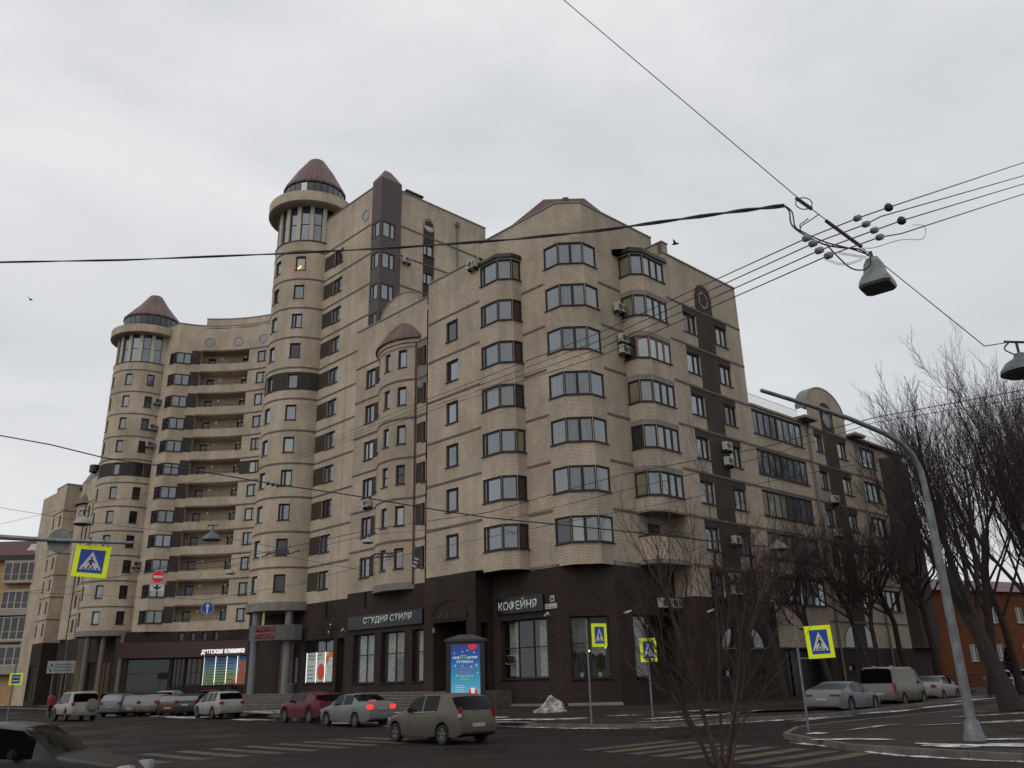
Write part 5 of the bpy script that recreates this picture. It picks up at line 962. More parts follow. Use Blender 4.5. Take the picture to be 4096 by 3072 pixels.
def car(name, label, cat, loc, head, sp, pm_, group=None, lit=False, snow=False):
    L, W, H = sp['L'], sp['W'], sp['H']; xf = L/2; wb = sp['wb']; rw = sp.get('rw', 0.32); fo = sp.get('fo', 0.42)
    ax = xf-(L-wb)*fo; wx = (ax, ax-wb)
    top = [(xf-L*a, z) for a, z in sp['top']][::-1]; belt = [(xf-L*a, z) for a, z in sp['belt']][::-1]
    gs = [(xf-L*b, xf-L*a) for a, b in sp['side']]; ws = [(xf-L*b, xf-L*a) for a, b in sp['glass']]
    zb0 = sp.get('zb', 0.22)
    xs = set([-xf, xf]+[a for a, _ in top]+[a for a, _ in belt]+[q for g in gs for q in g]+[q for g in ws for q in g])
    for c in wx:
        for k in range(9): xs.add(c+(rw+0.07)*math.cos(math.pi*k/8))
    for k in range(1, 24): xs.add(-xf+L*k/24)
    xs = sorted(x for x in xs if -xf <= x <= xf); o_ = [xs[0]]
    for x in xs[1:]:
        if x-o_[-1] > 0.012: o_.append(x)
    xs = o_; xs[-1] = xf
    def sec(x):
        e = abs(x)/xf; hw = W/2*(1-0.17*max(0, (e-0.72)/0.28)**2.2)
        zt = itp(top, x); zs = min(itp(belt, x), zt-0.015); zb = zb0
        if e > 0.9: zb = zb0+0.1*(e-0.9)/0.1
        for c in wx:
            q = (rw+0.07)**2-(x-c)**2
            if q > 0: zb = max(zb, rw+math.sqrt(q))
        zb = min(zb, zs-0.12)
        t = zt-zs; th_ = sp.get('tumble', 0.30)
        y4 = hw*0.97-t*th_ if t > 0.1 else hw*(0.97-0.1*(0.1-max(0, t))/0.1) - t*th_; z4 = zs+t*(0.88 if t > 0.1 else 0.75)
        zm = zb+(zs-zb)*0.5
        return [(hw*0.82, zb), (hw*0.975, zb+0.01), (hw, zm), (hw*0.99, zs-0.05 if zs-0.05 > zm else zm+0.01), (hw*0.965, zs), (y4, z4), (y4*0.86, zt-0.018*min(1, t*4)), (0, zt)]
    secs = [sec(x) for x in xs]; NR = 8
    body = MB(); parts = {}
    def bucket(k):
        if k not in parts: parts[k] = MB()
        return parts[k]
    for i in range(len(xs)-1):
        x0, x1 = xs[i], xs[i+1]; xm = (x0+x1)/2
        for s in (1, -1):
            for r in range(NR-1):
                a, b = secs[i], secs[i+1]; q = [(x0, s*a[r][0], a[r][1]), (x1, s*b[r][0], b[r][1]), (x1, s*b[r+1][0], b[r+1][1]), (x0, s*a[r+1][0], a[r+1][1])]
                if s < 0: q = q[::-1]
                tgt = body
                if r == 4 and any(g[0] <= xm <= g[1] for g in gs):
                    k = [j for j, g in enumerate(gs) if g[0] <= xm <= g[1]][0]; tgt = bucket(('side_window', s, k))
                elif r in (5, 6) and any(g[0] <= xm <= g[1] for g in ws):
                    k = [j for j, g in enumerate(ws) if g[0] <= xm <= g[1]][0]; tgt = bucket(('windscreen' if k == 0 else 'rear_window', 0, k))
                tgt.face(q, 1 if (r == 0 or (r == 1 and sp.get('clad') and xm < 99)) and tgt is body else 0)
            a, b = secs[i], secs[i+1]
        body.face([(x0, -secs[i][0][0], secs[i][0][1]), (x1, -secs[i+1][0][0], secs[i+1][0][1]), (x1, secs[i+1][0][0], secs[i+1][0][1]), (x0, secs[i][0][0], secs[i][0][1])], 1)
    for i, x in ((0, -xf), (len(xs)-1, xf)):
        s_ = secs[i]
        for r in range(NR-1): body.face([(x, s_[r][0], s_[r][1]), (x, s_[r+1][0], s_[r+1][1]), (x, -s_[r+1][0], s_[r+1][1]), (x, -s_[r][0], s_[r][1])], 1 if r == 0 else 0)
    root = thing(name, label, cat, loc, group, world=False, rz=R(head))
    bo = body.build('body', [pm_, trim_m], root, smooth=True, weld=True)
    for (k, s, j), q in parts.items(): q.build(k, cgs if (snow and k == 'rear_window') else cg, root, smooth=True, weld=True)
    for c in wx:
        for s in (1, -1):
            mb = MB(); y0 = s*(W/2-0.21); y1 = s*(W/2-0.012); n_ = 20
            prof = [(rw*0.62, y0), (rw*0.96, y0), (rw, y0+s*0.03), (rw, y1-s*0.03), (rw*0.96, y1), (rw*0.66, y1), (rw*0.62, y1-s*0.04)]
            for kk in range(n_):
                t0 = 2*math.pi*kk/n_; t1 = 2*math.pi*(kk+1)/n_
                for (r0, a), (r1, b) in zip(prof, prof[1:]):
                    mb.face([(c+r0*math.cos(t0), a, rw+r0*math.sin(t0)), (c+r0*math.cos(t1), a, rw+r0*math.sin(t1)), (c+r1*math.cos(t1), b, rw+r1*math.sin(t1)), (c+r1*math.cos(t0), b, rw+r1*math.sin(t0))])
            wh = mb.build('wheel', tyre_m, root, smooth=True, weld=True)
            rb_ = MB(); ring = [(c+rw*0.63*math.cos(2*math.pi*kk/n_), y1-s*0.05, rw+rw*0.63*math.sin(2*math.pi*kk/n_)) for kk in range(n_)]; rb_.face(ring, 1)
            for kk in range(5):
                t = 2*math.pi*kk/5+0.3; dx, dz = math.cos(t), math.sin(t)
                rb_.face([(c+dx*rw*0.64-dz*0.04, y1-s*0.02, rw+dz*rw*0.64+dx*0.04), (c+dx*rw*0.64+dz*0.04, y1-s*0.02, rw+dz*rw*0.64-dx*0.04), (c+dz*0.05, y1-s*0.02, rw-dx*0.05), (c-dz*0.05, y1-s*0.02, rw+dx*0.05)], 0)
            for kk in range(n_):
                t0 = 2*math.pi*kk/n_; t1 = 2*math.pi*(kk+1)/n_; rb_.face([(c+rr_*math.cos(t), y1-s*0.015, rw+rr_*math.sin(t)) for rr_, t in ((rw*0.56, t0), (rw*0.56, t1), (rw*0.64, t1), (rw*0.64, t0))], 0)
            rb_.build('rim', [rim_m, trim_m], wh)
    def bx(nm, x0, x1, y0, y1, z0, z1, mt, par=root, bev=0.02):
        bm = bmesh.new(); bmesh.ops.create_cube(bm, size=1.0)
        for v in bm.verts: v.co = Vector(((x0+x1)/2+v.co.x*(x1-x0), (y0+y1)/2+v.co.y*(y1-y0), (z0+z1)/2+v.co.z*(z1-z0)))
        if bev: bmesh.ops.bevel(bm, geom=bm.edges[:], offset=min(bev, abs(x1-x0)*0.4, abs(z1-z0)*0.4, abs(y1-y0)*0.4), segments=2, affect='EDGES')
        me = bpy.data.meshes.new(nm); bm.to_mesh(me); bm.free(); me.materials.append(mt); o = bpy.data.objects.new(nm, me); COL.objects.link(o); o.parent = par; return o
    lx = sp.get('tail', (0.62, 0.93, 0.70, 0.93)); hwr = W/2*0.84
    for s in (1, -1):
        y0, y1 = sorted((s*hwr*lx[0], s*hwr*1.085*lx[1])); bx('tail_light', -xf-0.012, -xf+lx[4] if len(lx) > 4 else -xf+0.16, y0, y1, lx[2], lx[3], tlit if lit else tl_m, bev=0.05)
        y0, y1 = sorted((s*hwr*0.55, s*hwr*0.98)); bx('headlight', xf-0.2, xf+0.012, y0, y1, sp.get('hz', 0.62), sp.get('hz', 0.62)+0.15, hl_m)
        y0, y1 = sorted((s*(W/2-0.02), s*(W/2+0.16))); mx0 = gs[0][1]-0.30; bx('wing_mirror', mx0, mx0+0.12, y0, y1, itp(belt, mx0)+0.0, itp(belt, mx0)+0.14, trim_m if sp.get('clad') or name == 'hatchback_car' else pm_, bev=0.03)
        y0, y1 = sorted((s*(W/2*0.985), s*(W/2*1.004)))
        for dxx in sp.get('handles', (0.44, 0.62)): xx = xf-L*dxx; bx('door_handle', xx-0.09, xx+0.09, y0, y1+0.0, itp(belt, xx)-0.17, itp(belt, xx)-0.13, pm_, bev=0.008)
    pz = sp.get('plate', 0.72); bx('number_plate', -xf-0.022, -xf+0.02, -0.26, 0.26, pz, pz+0.11, plate_m, bev=0.004)
    bx('rear_bumper', -xf-0.05, -xf+0.10, -hwr*0.97, hwr*0.97, 0.34, sp.get('bump', 0.56), trim_m if sp.get('clad') else pm_, bev=0.04)
    bx('front_bumper', xf-0.10, xf+0.05, -hwr*0.97, hwr*0.97, 0.28, 0.5, trim_m if sp.get('clad') else pm_, bev=0.04)
    if lit: bx('brake_light', xf-L*sp['glass'][1][1]+0.02, xf-L*sp['glass'][1][1]+0.08, -0.18, 0.18, itp(top, xf-L*sp['glass'][1][1])+0.0, itp(top, xf-L*sp['glass'][1][1])+0.03, tlit, bev=0)
    if sp.get('rails'):
        for s in (1, -1):
            mb = MB(); mb.tube([(xf-L*0.42, s*W*0.31, H+0.02), (xf-L*0.5, s*W*0.315, H+0.055), (xf-L*0.8, s*W*0.315, H+0.045), (xf-L*0.87, s*W*0.31, H-0.02)], 0.018, 5); mb.build('roof_rail', trim_m, root)
    root['_bx'] = 1
    return root, bx
HATCH = dict(L=4.02, W=1.75, H=1.53, wb=2.59, rw=0.30, top=[(0, .62), (.04, .80), (.20, .95), (.27, 1.0), (.40, 1.42), (.50, 1.52), (.72, 1.53), (.88, 1.46), (.965, 1.02), (.985, .85), (1, .56)], belt=[(0, .55), (.06, .76), (.27, .94), (.6, .96), (.86, 1.02), (1, .86)], side=[(.33, .52), (.54, .73)], glass=[(.275, .42), (.885, .963)], tail=(0.86, 0.985, 0.76, 1.12, 0.12), plate=0.52)
SEDAN = dict(L=4.38, W=1.70, H=1.46, wb=2.55, rw=0.30, top=[(0, .60), (.04, .78), (.24, .95), (.37, 1.38), (.48, 1.455), (.66, 1.45), (.82, 1.12), (.84, 1.10), (.97, 1.06), (.985, .95), (1, .55)], belt=[(0, .54), (.06, .75), (.25, .92), (.8, 1.0), (.97, 1.0), (1, .8)], side=[(.32, .50), (.515, .70)], glass=[(.25, .385), (.67, .815)], tail=(0.64, 1.0, 0.76, 0.97, 0.2), plate=0.74)
SUV = dict(L=4.40, W=1.82, H=1.69, wb=2.60, rw=0.35, top=[(0, .66), (.04, .86), (.22, 1.05), (.34, 1.55), (.45, 1.67), (.8, 1.68), (.90, 1.60), (.965, 1.16), (.985, 1.0), (1, .6)], belt=[(0, .6), (.06, .84), (.25, 1.03), (.85, 1.08), (1, .98)], side=[(.30, .50), (.52, .70), (.72, .84)], glass=[(.235, .36), (.905, .962)], tail=(0.70, 1.0, 0.88, 1.06, 0.2), plate=0.66, zb=0.26, rails=1)
CROSS = dict(L=4.13, W=1.77, H=1.58, wb=2.53, rw=0.34, top=[(0, .70), (.04, .95), (.22, 1.04), (.36, 1.48), (.46, 1.57), (.70, 1.55), (.88, 1.40), (.96, 1.05), (.985, .92), (1, .6)], belt=[(0, .65), (.06, .9), (.25, 1.0), (.7, 1.08), (.88, 1.12), (1, .9)], side=[(.31, .50), (.52, .68)], glass=[(.24, .375), (.88, .955)], tail=(0.72, 1.0, 0.92, 1.12, 0.22), plate=0.74, zb=0.25)
JEEP = dict(L=4.65, W=1.93, H=1.92, wb=2.76, rw=0.38, tumble=0.16, top=[(0, .80), (.03, 1.02), (.25, 1.14), (.30, 1.18), (.36, 1.74), (.42, 1.88), (.9, 1.90), (.955, 1.84), (.985, 1.22), (.99, 1.05), (1, .72)], belt=[(0, .74), (.05, 1.0), (.27, 1.12), (.95, 1.16), (1, 1.05)], side=[(.33, .49), (.51, .66), (.68, .86)], glass=[(.30, .375), (.958, .984)], tail=(0.80, 1.0, 0.98, 1.22, 0.12), plate=0.60, zb=0.42, clad=0, rails=1)
LIFT = dict(L=4.97, W=1.93, H=1.42, wb=2.92, rw=0.35, fo=0.44, tumble=0.42, top=[(0, .55), (.04, .72), (.27, .93), (.42, 1.36), (.52, 1.42), (.62, 1.41), (.86, 1.12), (.93, 1.06), (.985, .93), (1, .55)], belt=[(0, .5), (.06, .7), (.28, .90), (.6, .93), (.9, 1.0), (1, .85)], side=[(.36, .53), (.545, .72)], glass=[(.28, .43), (.68, .90)], tail=(0.52, 1.0, 0.80, 0.88, 0.3), plate=0.60)
VAN = dict(L=4.86, W=1.97, H=2.05, wb=2.93, rw=0.34, fo=0.46, tumble=0.10, top=[(0, .75), (.03, .98), (.13, 1.14), (.17, 1.2), (.29, 1.92), (.36, 2.03), (.95, 2.05), (.985, 2.0), (.998, 1.2), (1, .6)], belt=[(0, .7), (.04, .95), (.15, 1.12), (.95, 1.16), (1, 1.1)], side=[(.19, .34)], glass=[(.175, .295), (.9855, .997)], tail=(0.92, 1.06, 0.75, 1.2, 0.08), plate=0.62, zb=0.28, handles=(0.34,))
P_BEIGE = paint('champagne_beige_paint', (0.10, 0.088, 0.070), 0.5, 0.5); P_SILV = paint('silver_paint', (0.17, 0.175, 0.185), 0.45, 0.4); P_WHITE = paint('white_paint', (0.30, 0.29, 0.27), 0.5, 0.5); P_RED = paint('dark_red_paint', (0.085, 0.005, 0.009), 0.3, 0.25)
P_BLK = paint('black_paint', (0.008, 0.008, 0.010), 0.35, 0.02); P_DRED = paint('maroon_paint', (0.07, 0.008, 0.008), 0.35, 0.3); P_DIRTY = paint('grimy_white_paint', (0.19, 0.178, 0.155), 0.6, 0.8); P_GREY = paint('grey_paint', (0.11, 0.115, 0.125), 0.35, 0.3)
g_park = 'cars parked in the bay before the clinic'
c_, bx = car('hatchback_car', 'champagne hatchback driving away in the nearest lane, rear wiper across its window', 'car', (-2.72, 29.95, ZR), 133, HATCH, P_BEIGE)
mb = MB(); mb.tube([(-1.93, -0.08, 1.04), (-1.90, -0.35, 1.12), (-1.87, -0.62, 1.17)], 0.014, 4); mb.tube([(-1.93, -0.05, 1.04), (-1.92, 0.15, 1.02)], 0.02, 4); mb.build('rear_wiper', trim_m, c_)
mb = MB()
for yy in (0.878, -0.878): mb.tube([(-0.88, yy, 0.975), (-0.1, yy, 0.955), (0.65, yy, 0.95)], 0.010, 4)
mb.build('chrome_strip', chrome, c_); bx('silver_lamp_insert', -2.03, -1.9, 0.70, 0.79, 0.80, 0.93, hl_m)
c_, bx = car('sedan_car', 'silver sedan with both brake lights glowing red, beside the wide steps', 'car', (-7.95, 43.0, ZR), 133, SEDAN, P_SILV, lit=True)
c_, bx = car('crossover_car', 'dark red crossover standing at the kerb left of the silver sedan', 'car', (-11.5, 48.75, ZR), 135, CROSS, P_RED)
c_, bx = car('suv_car', 'clean white sport utility car parked nearest the round tower steps', 'car', (-20.1, 58.9, ZR), 131, SUV, P_WHITE)
c_, bx = car('off_road_car', 'white boxy off-road car with a round spare wheel on its tailgate', 'car', (-31.2, 62.0, ZR), 131, JEEP, P_WHITE)
mb = MB()
n_ = 24
for r0, x0, r1, x1 in ((0, -2.52, 0.36, -2.50), (0.36, -2.50, 0.39, -2.44), (0.39, -2.44, 0.39, -2.30)):
    for k in range(n_):
        a, b = 2*math.pi*k/n_, 2*math.pi*(k+1)/n_; mb.face([(x0, -0.42+r0*math.cos(a), 1.02+r0*math.sin(a)), (x0, -0.42+r0*math.cos(b), 1.02+r0*math.sin(b)), (x1, -0.42+r1*math.cos(b), 1.02+r1*math.sin(b)), (x1, -0.42+r1*math.cos(a), 1.02+r1*math.sin(a))])
mb.build('spare_wheel_cover', P_DIRTY, c_, smooth=True, weld=True)
def at(px, py, Y):   # ground bearing used once to lay out the parked row
    d = rt2*((px-2048)/3310)-up2*((py-1536)/3310)+fw; return d.x*Y/d.y
row = [(445, 68.0, SUV, P_GREY, 'dark grey car at the far end of the parked row beside the off-road car'), (520, 68.0, HATCH, P_DIRTY, 'grimy white hatchback parked second from the far end of the row'), (590, 67.0, CROSS, P_DIRTY, 'grimy white hatchback with a tapering roof, left of the maroon car'),
       (672, 66.0, HATCH, P_DRED, 'maroon hatchback parked between a white and a black car'), (742, 64.5, CROSS, P_BLK, 'black crossover with a snowy rear window beside the maroon hatchback')]
for px, Y, sp_, pm_, lb_ in row: car('parked_car', lb_, 'car', (at(px, 2850, Y), Y+1.6, ZR), 92, sp_, pm_, g_park, snow=True)
car('parked_car', 'white car whose roof shows above the maroon one in the second row', 'car', (at(684, 2800, 78), 78, ZR+0.1), 92, SUV, P_WHITE, g_park)
car('parked_car', 'dark car half hidden behind the clean white sport utility car', 'car', (at(835, 2800, 70), 71, ZR+0.1), 92, SUV, P_DRED, g_park)
car('parked_car', 'dark car showing its roof above the grey one at the row end', 'car', (at(470, 2800, 80), 80, ZR+0.1), 92, SUV, P_BLK, g_park)
c_, bx = car('passing_car', 'black car cut off by the lower left corner with its headlamp lit', 'car', (-8.35, 14.4, ZR), 8, SEDAN, P_BLK)
bx('lit_lamp', 2.06, 2.2, -0.80, -0.62, 0.60, 0.70, hlit); bx('headlamp_lens', 1.92, 2.14, -0.82, -0.5, 0.58, 0.76, hl_m)
c_, bx = car('liftback_car', 'silver sloping liftback parked first in the side street', 'car', (15.75, 43.35, ZR), 47, LIFT, P_SILV, snow=True)
c_, bx = car('van', 'grimy white panel van parked behind the silver liftback', 'van', (20.9, 49.4, ZR), 47, VAN, P_DIRTY)
bx('rear_door_window', -2.455, -2.43, -0.82, 0.82, 1.22, 1.9, cg)
c_, bx = car('sedan_car', 'white sedan parked between the van and the grey lamp post', 'car', (26.3, 56.1, ZR), 46, SEDAN, P_WHITE, snow=True)
c_, bx = car('suv_car', 'white sport utility car farthest along the side street, right of the lamp post', 'car', (35.4, 65.2, ZR), 62, SUV, P_WHITE)
for sc_, loc in ((1, (37.5, 69, ZR)),): car('suv_car', 'second white car just behind the farthest one, by the leaning tree', 'car', (39.6, 68.8, ZR), 62, SUV, P_DIRTY)
# ================================================================ SIGNS AND POSTS
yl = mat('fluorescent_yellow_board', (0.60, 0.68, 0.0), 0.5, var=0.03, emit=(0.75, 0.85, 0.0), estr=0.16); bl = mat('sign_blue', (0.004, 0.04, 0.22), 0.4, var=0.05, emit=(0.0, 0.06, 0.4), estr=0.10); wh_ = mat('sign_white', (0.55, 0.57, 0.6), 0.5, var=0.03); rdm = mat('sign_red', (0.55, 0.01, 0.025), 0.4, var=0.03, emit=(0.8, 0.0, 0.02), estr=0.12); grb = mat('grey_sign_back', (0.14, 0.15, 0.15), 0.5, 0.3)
pole_m = mat('galvanised_pole', (0.16, 0.165, 0.175), 0.55, 0.4, var=0.3, scale=5)
MAN = [[(-.02, .60), (.03, .60), (.05, .64), (.03, .69), (-.02, .69), (-.04, .64)], [(-.04, .59), (.05, .58), (.07, .46), (.05, .36), (-.04, .36), (-.05, .47)], [(-.04, .58), (-.12, .50), (-.17, .42), (-.14, .40), (-.08, .47), (-.03, .52)], [(.05, .56), (.13, .50), (.15, .42), (.12, .41), (.09, .47), (.05, .51)],
       [(-.04, .37), (.0, .36), (-.05, .27), (-.12, .16), (-.17, .16), (-.10, .28)], [(.0, .38), (.05, .37), (.10, .27), (.15, .16), (.10, .15), (.05, .26)]]
def crossing(root, T, w_=0.7, h_=0.9, fl=1, yb=0.13):
    """pedestrian crossing board; T maps (x right, y out of the face, z up), origin at the board's lower left"""
    mb = MB(); mb.box(0, w_, -0.03, 0, 0, h_, T=T); bd = mb.build('yellow_board', yl, root)
    s = min(w_, h_)-2*yb; x0 = (w_-s)/2; hb = h_-2*yb
    mb = MB(); mb.box(x0, x0+s, 0.001, 0.006, yb, yb+hb, T=T); b2 = mb.build('blue_square', bl, bd)
    fx = lambda q: T @ Vector((w_/2+fl*q[0]*s, q[2], yb+q[1]*hb))
    mb = MB(); mb.face([fx(q) for q in ((-.44, .14, .009), (.44, .14, .009), (0, .92, .009))]); mb.build('white_triangle', wh_, b2)
    mb = MB()
    for P_ in MAN: mb.face([fx((a, b, .012)) for a, b in P_])
    for a in (-.30, -.03, .24): mb.face([fx(q) for q in ((a-.045, .155, .012), (a+.045, .155, .012), (a+.075, .225, .012), (a-.015, .225, .012))])
    mb.build('walking_figure', M['black'], b2); return bd
def face_T(loc, ang, tilt=0):   # ang: direction the face looks, degrees in plan
    a = R(ang); y = Vector((math.cos(a), math.sin(a), 0)); x = Vector((-math.sin(a), math.cos(a), 0)); z = Vector((0, 0, 1))
    if tilt: c, s = math.cos(R(tilt)), math.sin(R(tilt)); x, z = x*c+z*s, z*c-x*s
    m_ = Matrix.Identity(4)
    for i in range(3): m_[i][0] = x[i]; m_[i][1] = y[i]; m_[i][2] = z[i]; m_[i][3] = loc[i]
    return m_
def post(root, x, y, z0, z1, r=0.038, name='pole', m_=None):
    mb = MB(); mb.tube([(x, y, z0), (x, y, z1)], r, 8); mb.build(name, m_ or pole_m, root)
gsg = 'pedestrian crossing signs'
t_ = thing('crossing_sign', 'pedestrian crossing sign on a thin post before the middle coffee shop window', 'sign', (2.76, 35.35, ZW), gsg); post(t_, 2.78, 35.3, ZW, 3.85); crossing(t_, face_T((2.98, 35.2, 2.78), -62), 0.72, 0.92, -1)
t_ = thing('crossing_sign', 'pedestrian crossing sign partly hidden by the twigs of the bare shrub', 'sign', (5.2, 36.0, ZW), gsg); post(t_, 5.32, 36.05, ZW, 3.2); crossing(t_, face_T((4.98, 35.85, 2.16), -110), 0.68, 0.93, 1)
t_ = thing('crossing_sign', 'largest crossing sign at the right, on a post by the side street corner', 'sign', (8.95, 27.6, ZW), gsg); post(t_, 8.95, 28.0, ZW, 3.1); crossing(t_, face_T((9.24, 27.9, 1.99), -98, 2), 0.82, 1.0, 1)
mb = MB(); mb.sbox(Line((8.95, 27.98), (9.6, 27.98)), 0, 0.62, 2.95, 2.99, -0.02, 0.02); mb.sbox(Line((8.95, 27.98), (9.6, 27.98)), 0, 0.62, 2.0, 2.04, -0.02, 0.02); mb.build('bracket', pole_m, t_)
# left mast arm
t_ = thing('sign_mast', 'grey mast arm reaching in from the left edge with a round sign back', 'mast', (-17.2, 24.0, ZR)); mb = MB(); mb.tube([(-17.2, 24, ZR), (-17.2, 24, 5.6), (-16.9, 24, 5.95), (-16.2, 24, 5.97), (-15, 24, 5.89), (-13.3, 24, 5.75), (-11.07, 24, 5.61)], [0.11, 0.1, 0.09, 0.085, 0.075, 0.06, 0.05], 8); mb.build('arm', pole_m, t_)
mb = MB(); mb.tube([(-13.3, 24.09, 5.76), (-13.3, 24.12, 5.76)], 0.345, 28); mb.build('round_sign_back', grb, t_)
t_ = thing('crossing_sign', 'crossing sign hanging under the grey mast arm at the left', 'sign', (-12.2, 24, 4.7), gsg); T_ = face_T((-12.74, 23.95, 4.72), -63, -3); crossing(t_, T_, 0.92, 0.9, -1, 0.12)
mb = MB(); mb.tube([(-12.6, 23.96, 5.6), (-12.6, 23.96, 5.75)], 0.015, 4); mb.tube([(-11.9, 23.9, 5.55), (-11.9, 23.95, 5.72)], 0.015, 4); mb.build('hanger', pole_m, t_)
def rsign(root, x, y, z, r, m_, ang=-66):
    T = face_T((x, y, z), ang); mb = MB()
    mb.face([T @ Vector((r*math.cos(2*math.pi*k/28), 0, r*math.sin(2*math.pi*k/28))) for k in range(28)]); mb.face([T @ Vector((r*math.cos(2*math.pi*k/28), -0.02, r*math.sin(2*math.pi*k/28))) for k in range(28)])
    for k in range(28):
        a, b = 2*math.pi*k/28, 2*math.pi*(k+1)/28; mb.face([T @ Vector((r*math.cos(t), o_, r*math.sin(t))) for t, o_ in ((a, 0), (b, 0), (b, -0.02), (a, -0.02))])
    o = mb.build('disc', m_, root)
    mb = MB(); n_ = 28
    for k in range(n_): a, b = 2*math.pi*k/n_, 2*math.pi*(k+1)/n_; mb.face([T @ Vector((q*math.cos(t), 0.003, q*math.sin(t))) for q, t in ((r*.94, a), (r, a), (r, b), (r*.94, b))])
    mb.build('rim', wh_, o); return o, T
t_ = thing('no_entry_sign', 'round red no entry sign hanging on a wire above a white arrow plate', 'sign', (-20.5, 48, 7.6)); o, T = rsign(t_, -20.49, 48, 7.66, 0.36, rdm)
mb = MB(); mb.box(-0.27, 0.27, 0.003, 0.008, -0.07, 0.07, T=T); mb.build('white_bar', wh_, o)
mb = MB(); mb.box(-0.37, 0.37, -0.02, 0, -0.78, -0.42, T=T); pl_ = mb.build('arrow_plate', wh_, t_)
mb = MB(); mb.face([T @ Vector(q) for q in ((-0.28, .004, -.52), (-.06, .004, -.56), (-.06, .004, -.43), (.06, .004, -.43), (.06, .004, -.56), (.28, .004, -.52), (0, .004, -.76))]); mb.build('arrow', M['black'], pl_)
mb = MB(); mb.tube([(-20.49, 48, 8.02), (-20.49, 48, 8.6)], 0.012, 4); mb.build('hanger', pole_m, t_)
t_ = thing('direction_sign', 'round blue sign with a white upward arrow hanging before the balconies', 'sign', (-17.5, 48, 5.8)); o, T = rsign(t_, -17.5, 48, 5.86, 0.34, bl)
mb = MB(); mb.face([T @ Vector(q) for q in ((-.045, .004, -.29), (.045, .004, -.29), (.045, .004, .1), (.13, .004, .06), (0, .004, .29), (-.13, .004, .06), (-.045, .004, .1))]); mb.build('arrow', wh_, o)
mb = MB(); mb.tube([(-17.6, 48, 6.18), (-17.6, 48, 6.55)], 0.012, 4); mb.tube([(-17.35, 48, 6.18), (-17.35, 48, 6.55)], 0.012, 4); mb.build('hanger', pole_m, t_)
t_ = thing('bus_stop_sign', 'small yellow bus stop sign on a post at the far left', 'sign', (-32.0, 55, ZW)); post(t_, -31.9, 55.1, ZR, 3.6, 0.05); mb = MB(); mb.box(0, 0.72, -0.03, 0, 0, 0.72, T=face_T((-32.1, 54.95, 2.1), -62)); bd = mb.build('yellow_board', yl, t_)
mb = MB(); T = face_T((-32.1, 54.95, 2.1), -62); mb.box(0.12, 0.60, 0.001, 0.005, 0.1, 0.62, T=T); b2 = mb.build('blue_panel', bl, bd); mb = MB(); mb.box(0.18, 0.54, 0.006, 0.009, 0.22, 0.5, T=T); mb.build('white_panel', wh_, b2); mb = MB(); mb.box(0.2, 0.52, 0.010, 0.013, 0.3, 0.44, T=T); mb.build('bus_symbol', M['black'], b2)
t_ = thing('direction_board', 'white road direction board with arrows before the far stone arcade', 'sign', (-37.1, 70, ZW)); T = face_T((-38.0, 70, 3.05), -65); mb = MB(); mb.box(0, 2.0, -0.04, 0, 0, 0.95, T=T); bd = mb.build('board', mat('dull_white_board', (0.26, 0.27, 0.27), 0.5), t_)
for x_ in (-37.6, -36.5): post(t_, x_, 70.3, ZR, 3.9, 0.04)
mb = MB(); mb.face([T @ Vector(q) for q in ((.22, .004, .55), (.42, .004, .55), (.32, .004, .82))]); mb.face([T @ Vector(q) for q in ((.16, .004, .2), (.34, .004, .1), (.34, .004, .3))]); mb.build('arrow', M['black'], bd)
mb = MB()
for a, b, z in ((.55, 1.85, .62), (.55, 1.75, .42), (.5, 1.8, .18)): mb.box(a, b, 0.002, 0.004, z, z+0.09, T=T)
mb.build('faint_writing', gt, bd)
# citylight box
t_ = thing('advertising_light_box', 'black framed light box with a blue New Year poster behind the champagne hatchback', 'light box', (-2.5, 39.5, ZW)); TC_ = face_T((-3.33, 39.55, 0), -86)
mb = MB(); mb.box(0, 1.76, -0.28, 0.0, ZW+0.6, 3.32, T=TC_); mb.box(0.1, 0.35, -0.24, -0.04, ZW, 0.6, T=TC_); mb.box(1.4, 1.65, -0.24, -0.04, ZW, 0.6, T=TC_); mb.build('casing', M['black'], t_)
mb = MB(); mb.box(-0.1, 1.86, -0.38, 0.1, 3.32, 3.42, T=TC_); c8 = [TC_ @ Vector(p) for p in ((-.05, .08, 3.42), (1.81, .08, 3.42), (1.81, -.36, 3.42), (-.05, -.36, 3.42), (.55, -.1, 3.62), (1.2, -.1, 3.62), (1.2, -.18, 3.62), (.55, -.18, 3.62))]; mb.hexa(c8); mb.build('roof', mat('dark_grey_lid', (0.03, 0.03, 0.034), 0.4), t_)
def post_mat():
    mt, t, b = newmat('new_year_poster'); nd = t.nodes; lk = t.links
    tc = nd.new('ShaderNodeTexCoord'); sp = nd.new('ShaderNodeSeparateXYZ'); lk.new(tc.outputs['Object'], sp.inputs[0]); mr = nd.new('ShaderNodeMapRange'); mr.inputs[1].default_value = 0.8; mr.inputs[2].default_value = 3.2; lk.new(sp.outputs['Z'], mr.inputs[0])
    r = nd.new('ShaderNodeValToRGB'); lk.new(mr.outputs[0], r.inputs[0]); e = r.color_ramp.elements; e[0].position = 0.05; e[0].color = (0.10, 0.38, 0.50, 1); e[1].position = 1; e[1].color = (0.025, 0.03, 0.17, 1); q = e.new(0.45); q.color = (0.02, 0.21, 0.36, 1); q = e.new(0.72); q.color = (0.012, 0.08, 0.28, 1)
    lk.new(r.outputs[0], b.inputs['Base Color']); lk.new(r.outputs[0], b.inputs['Emission Color']); b.inputs['Emission Strength'].default_value = 0.45; b.inputs['Roughness'].default_value = 0.4; return mt
mb = MB(); mb.box(0.22, 1.54, 0.002, 0.02, 0.75, 3.2, T=TC_); po = mb.build('poster', post_mat(), t_)
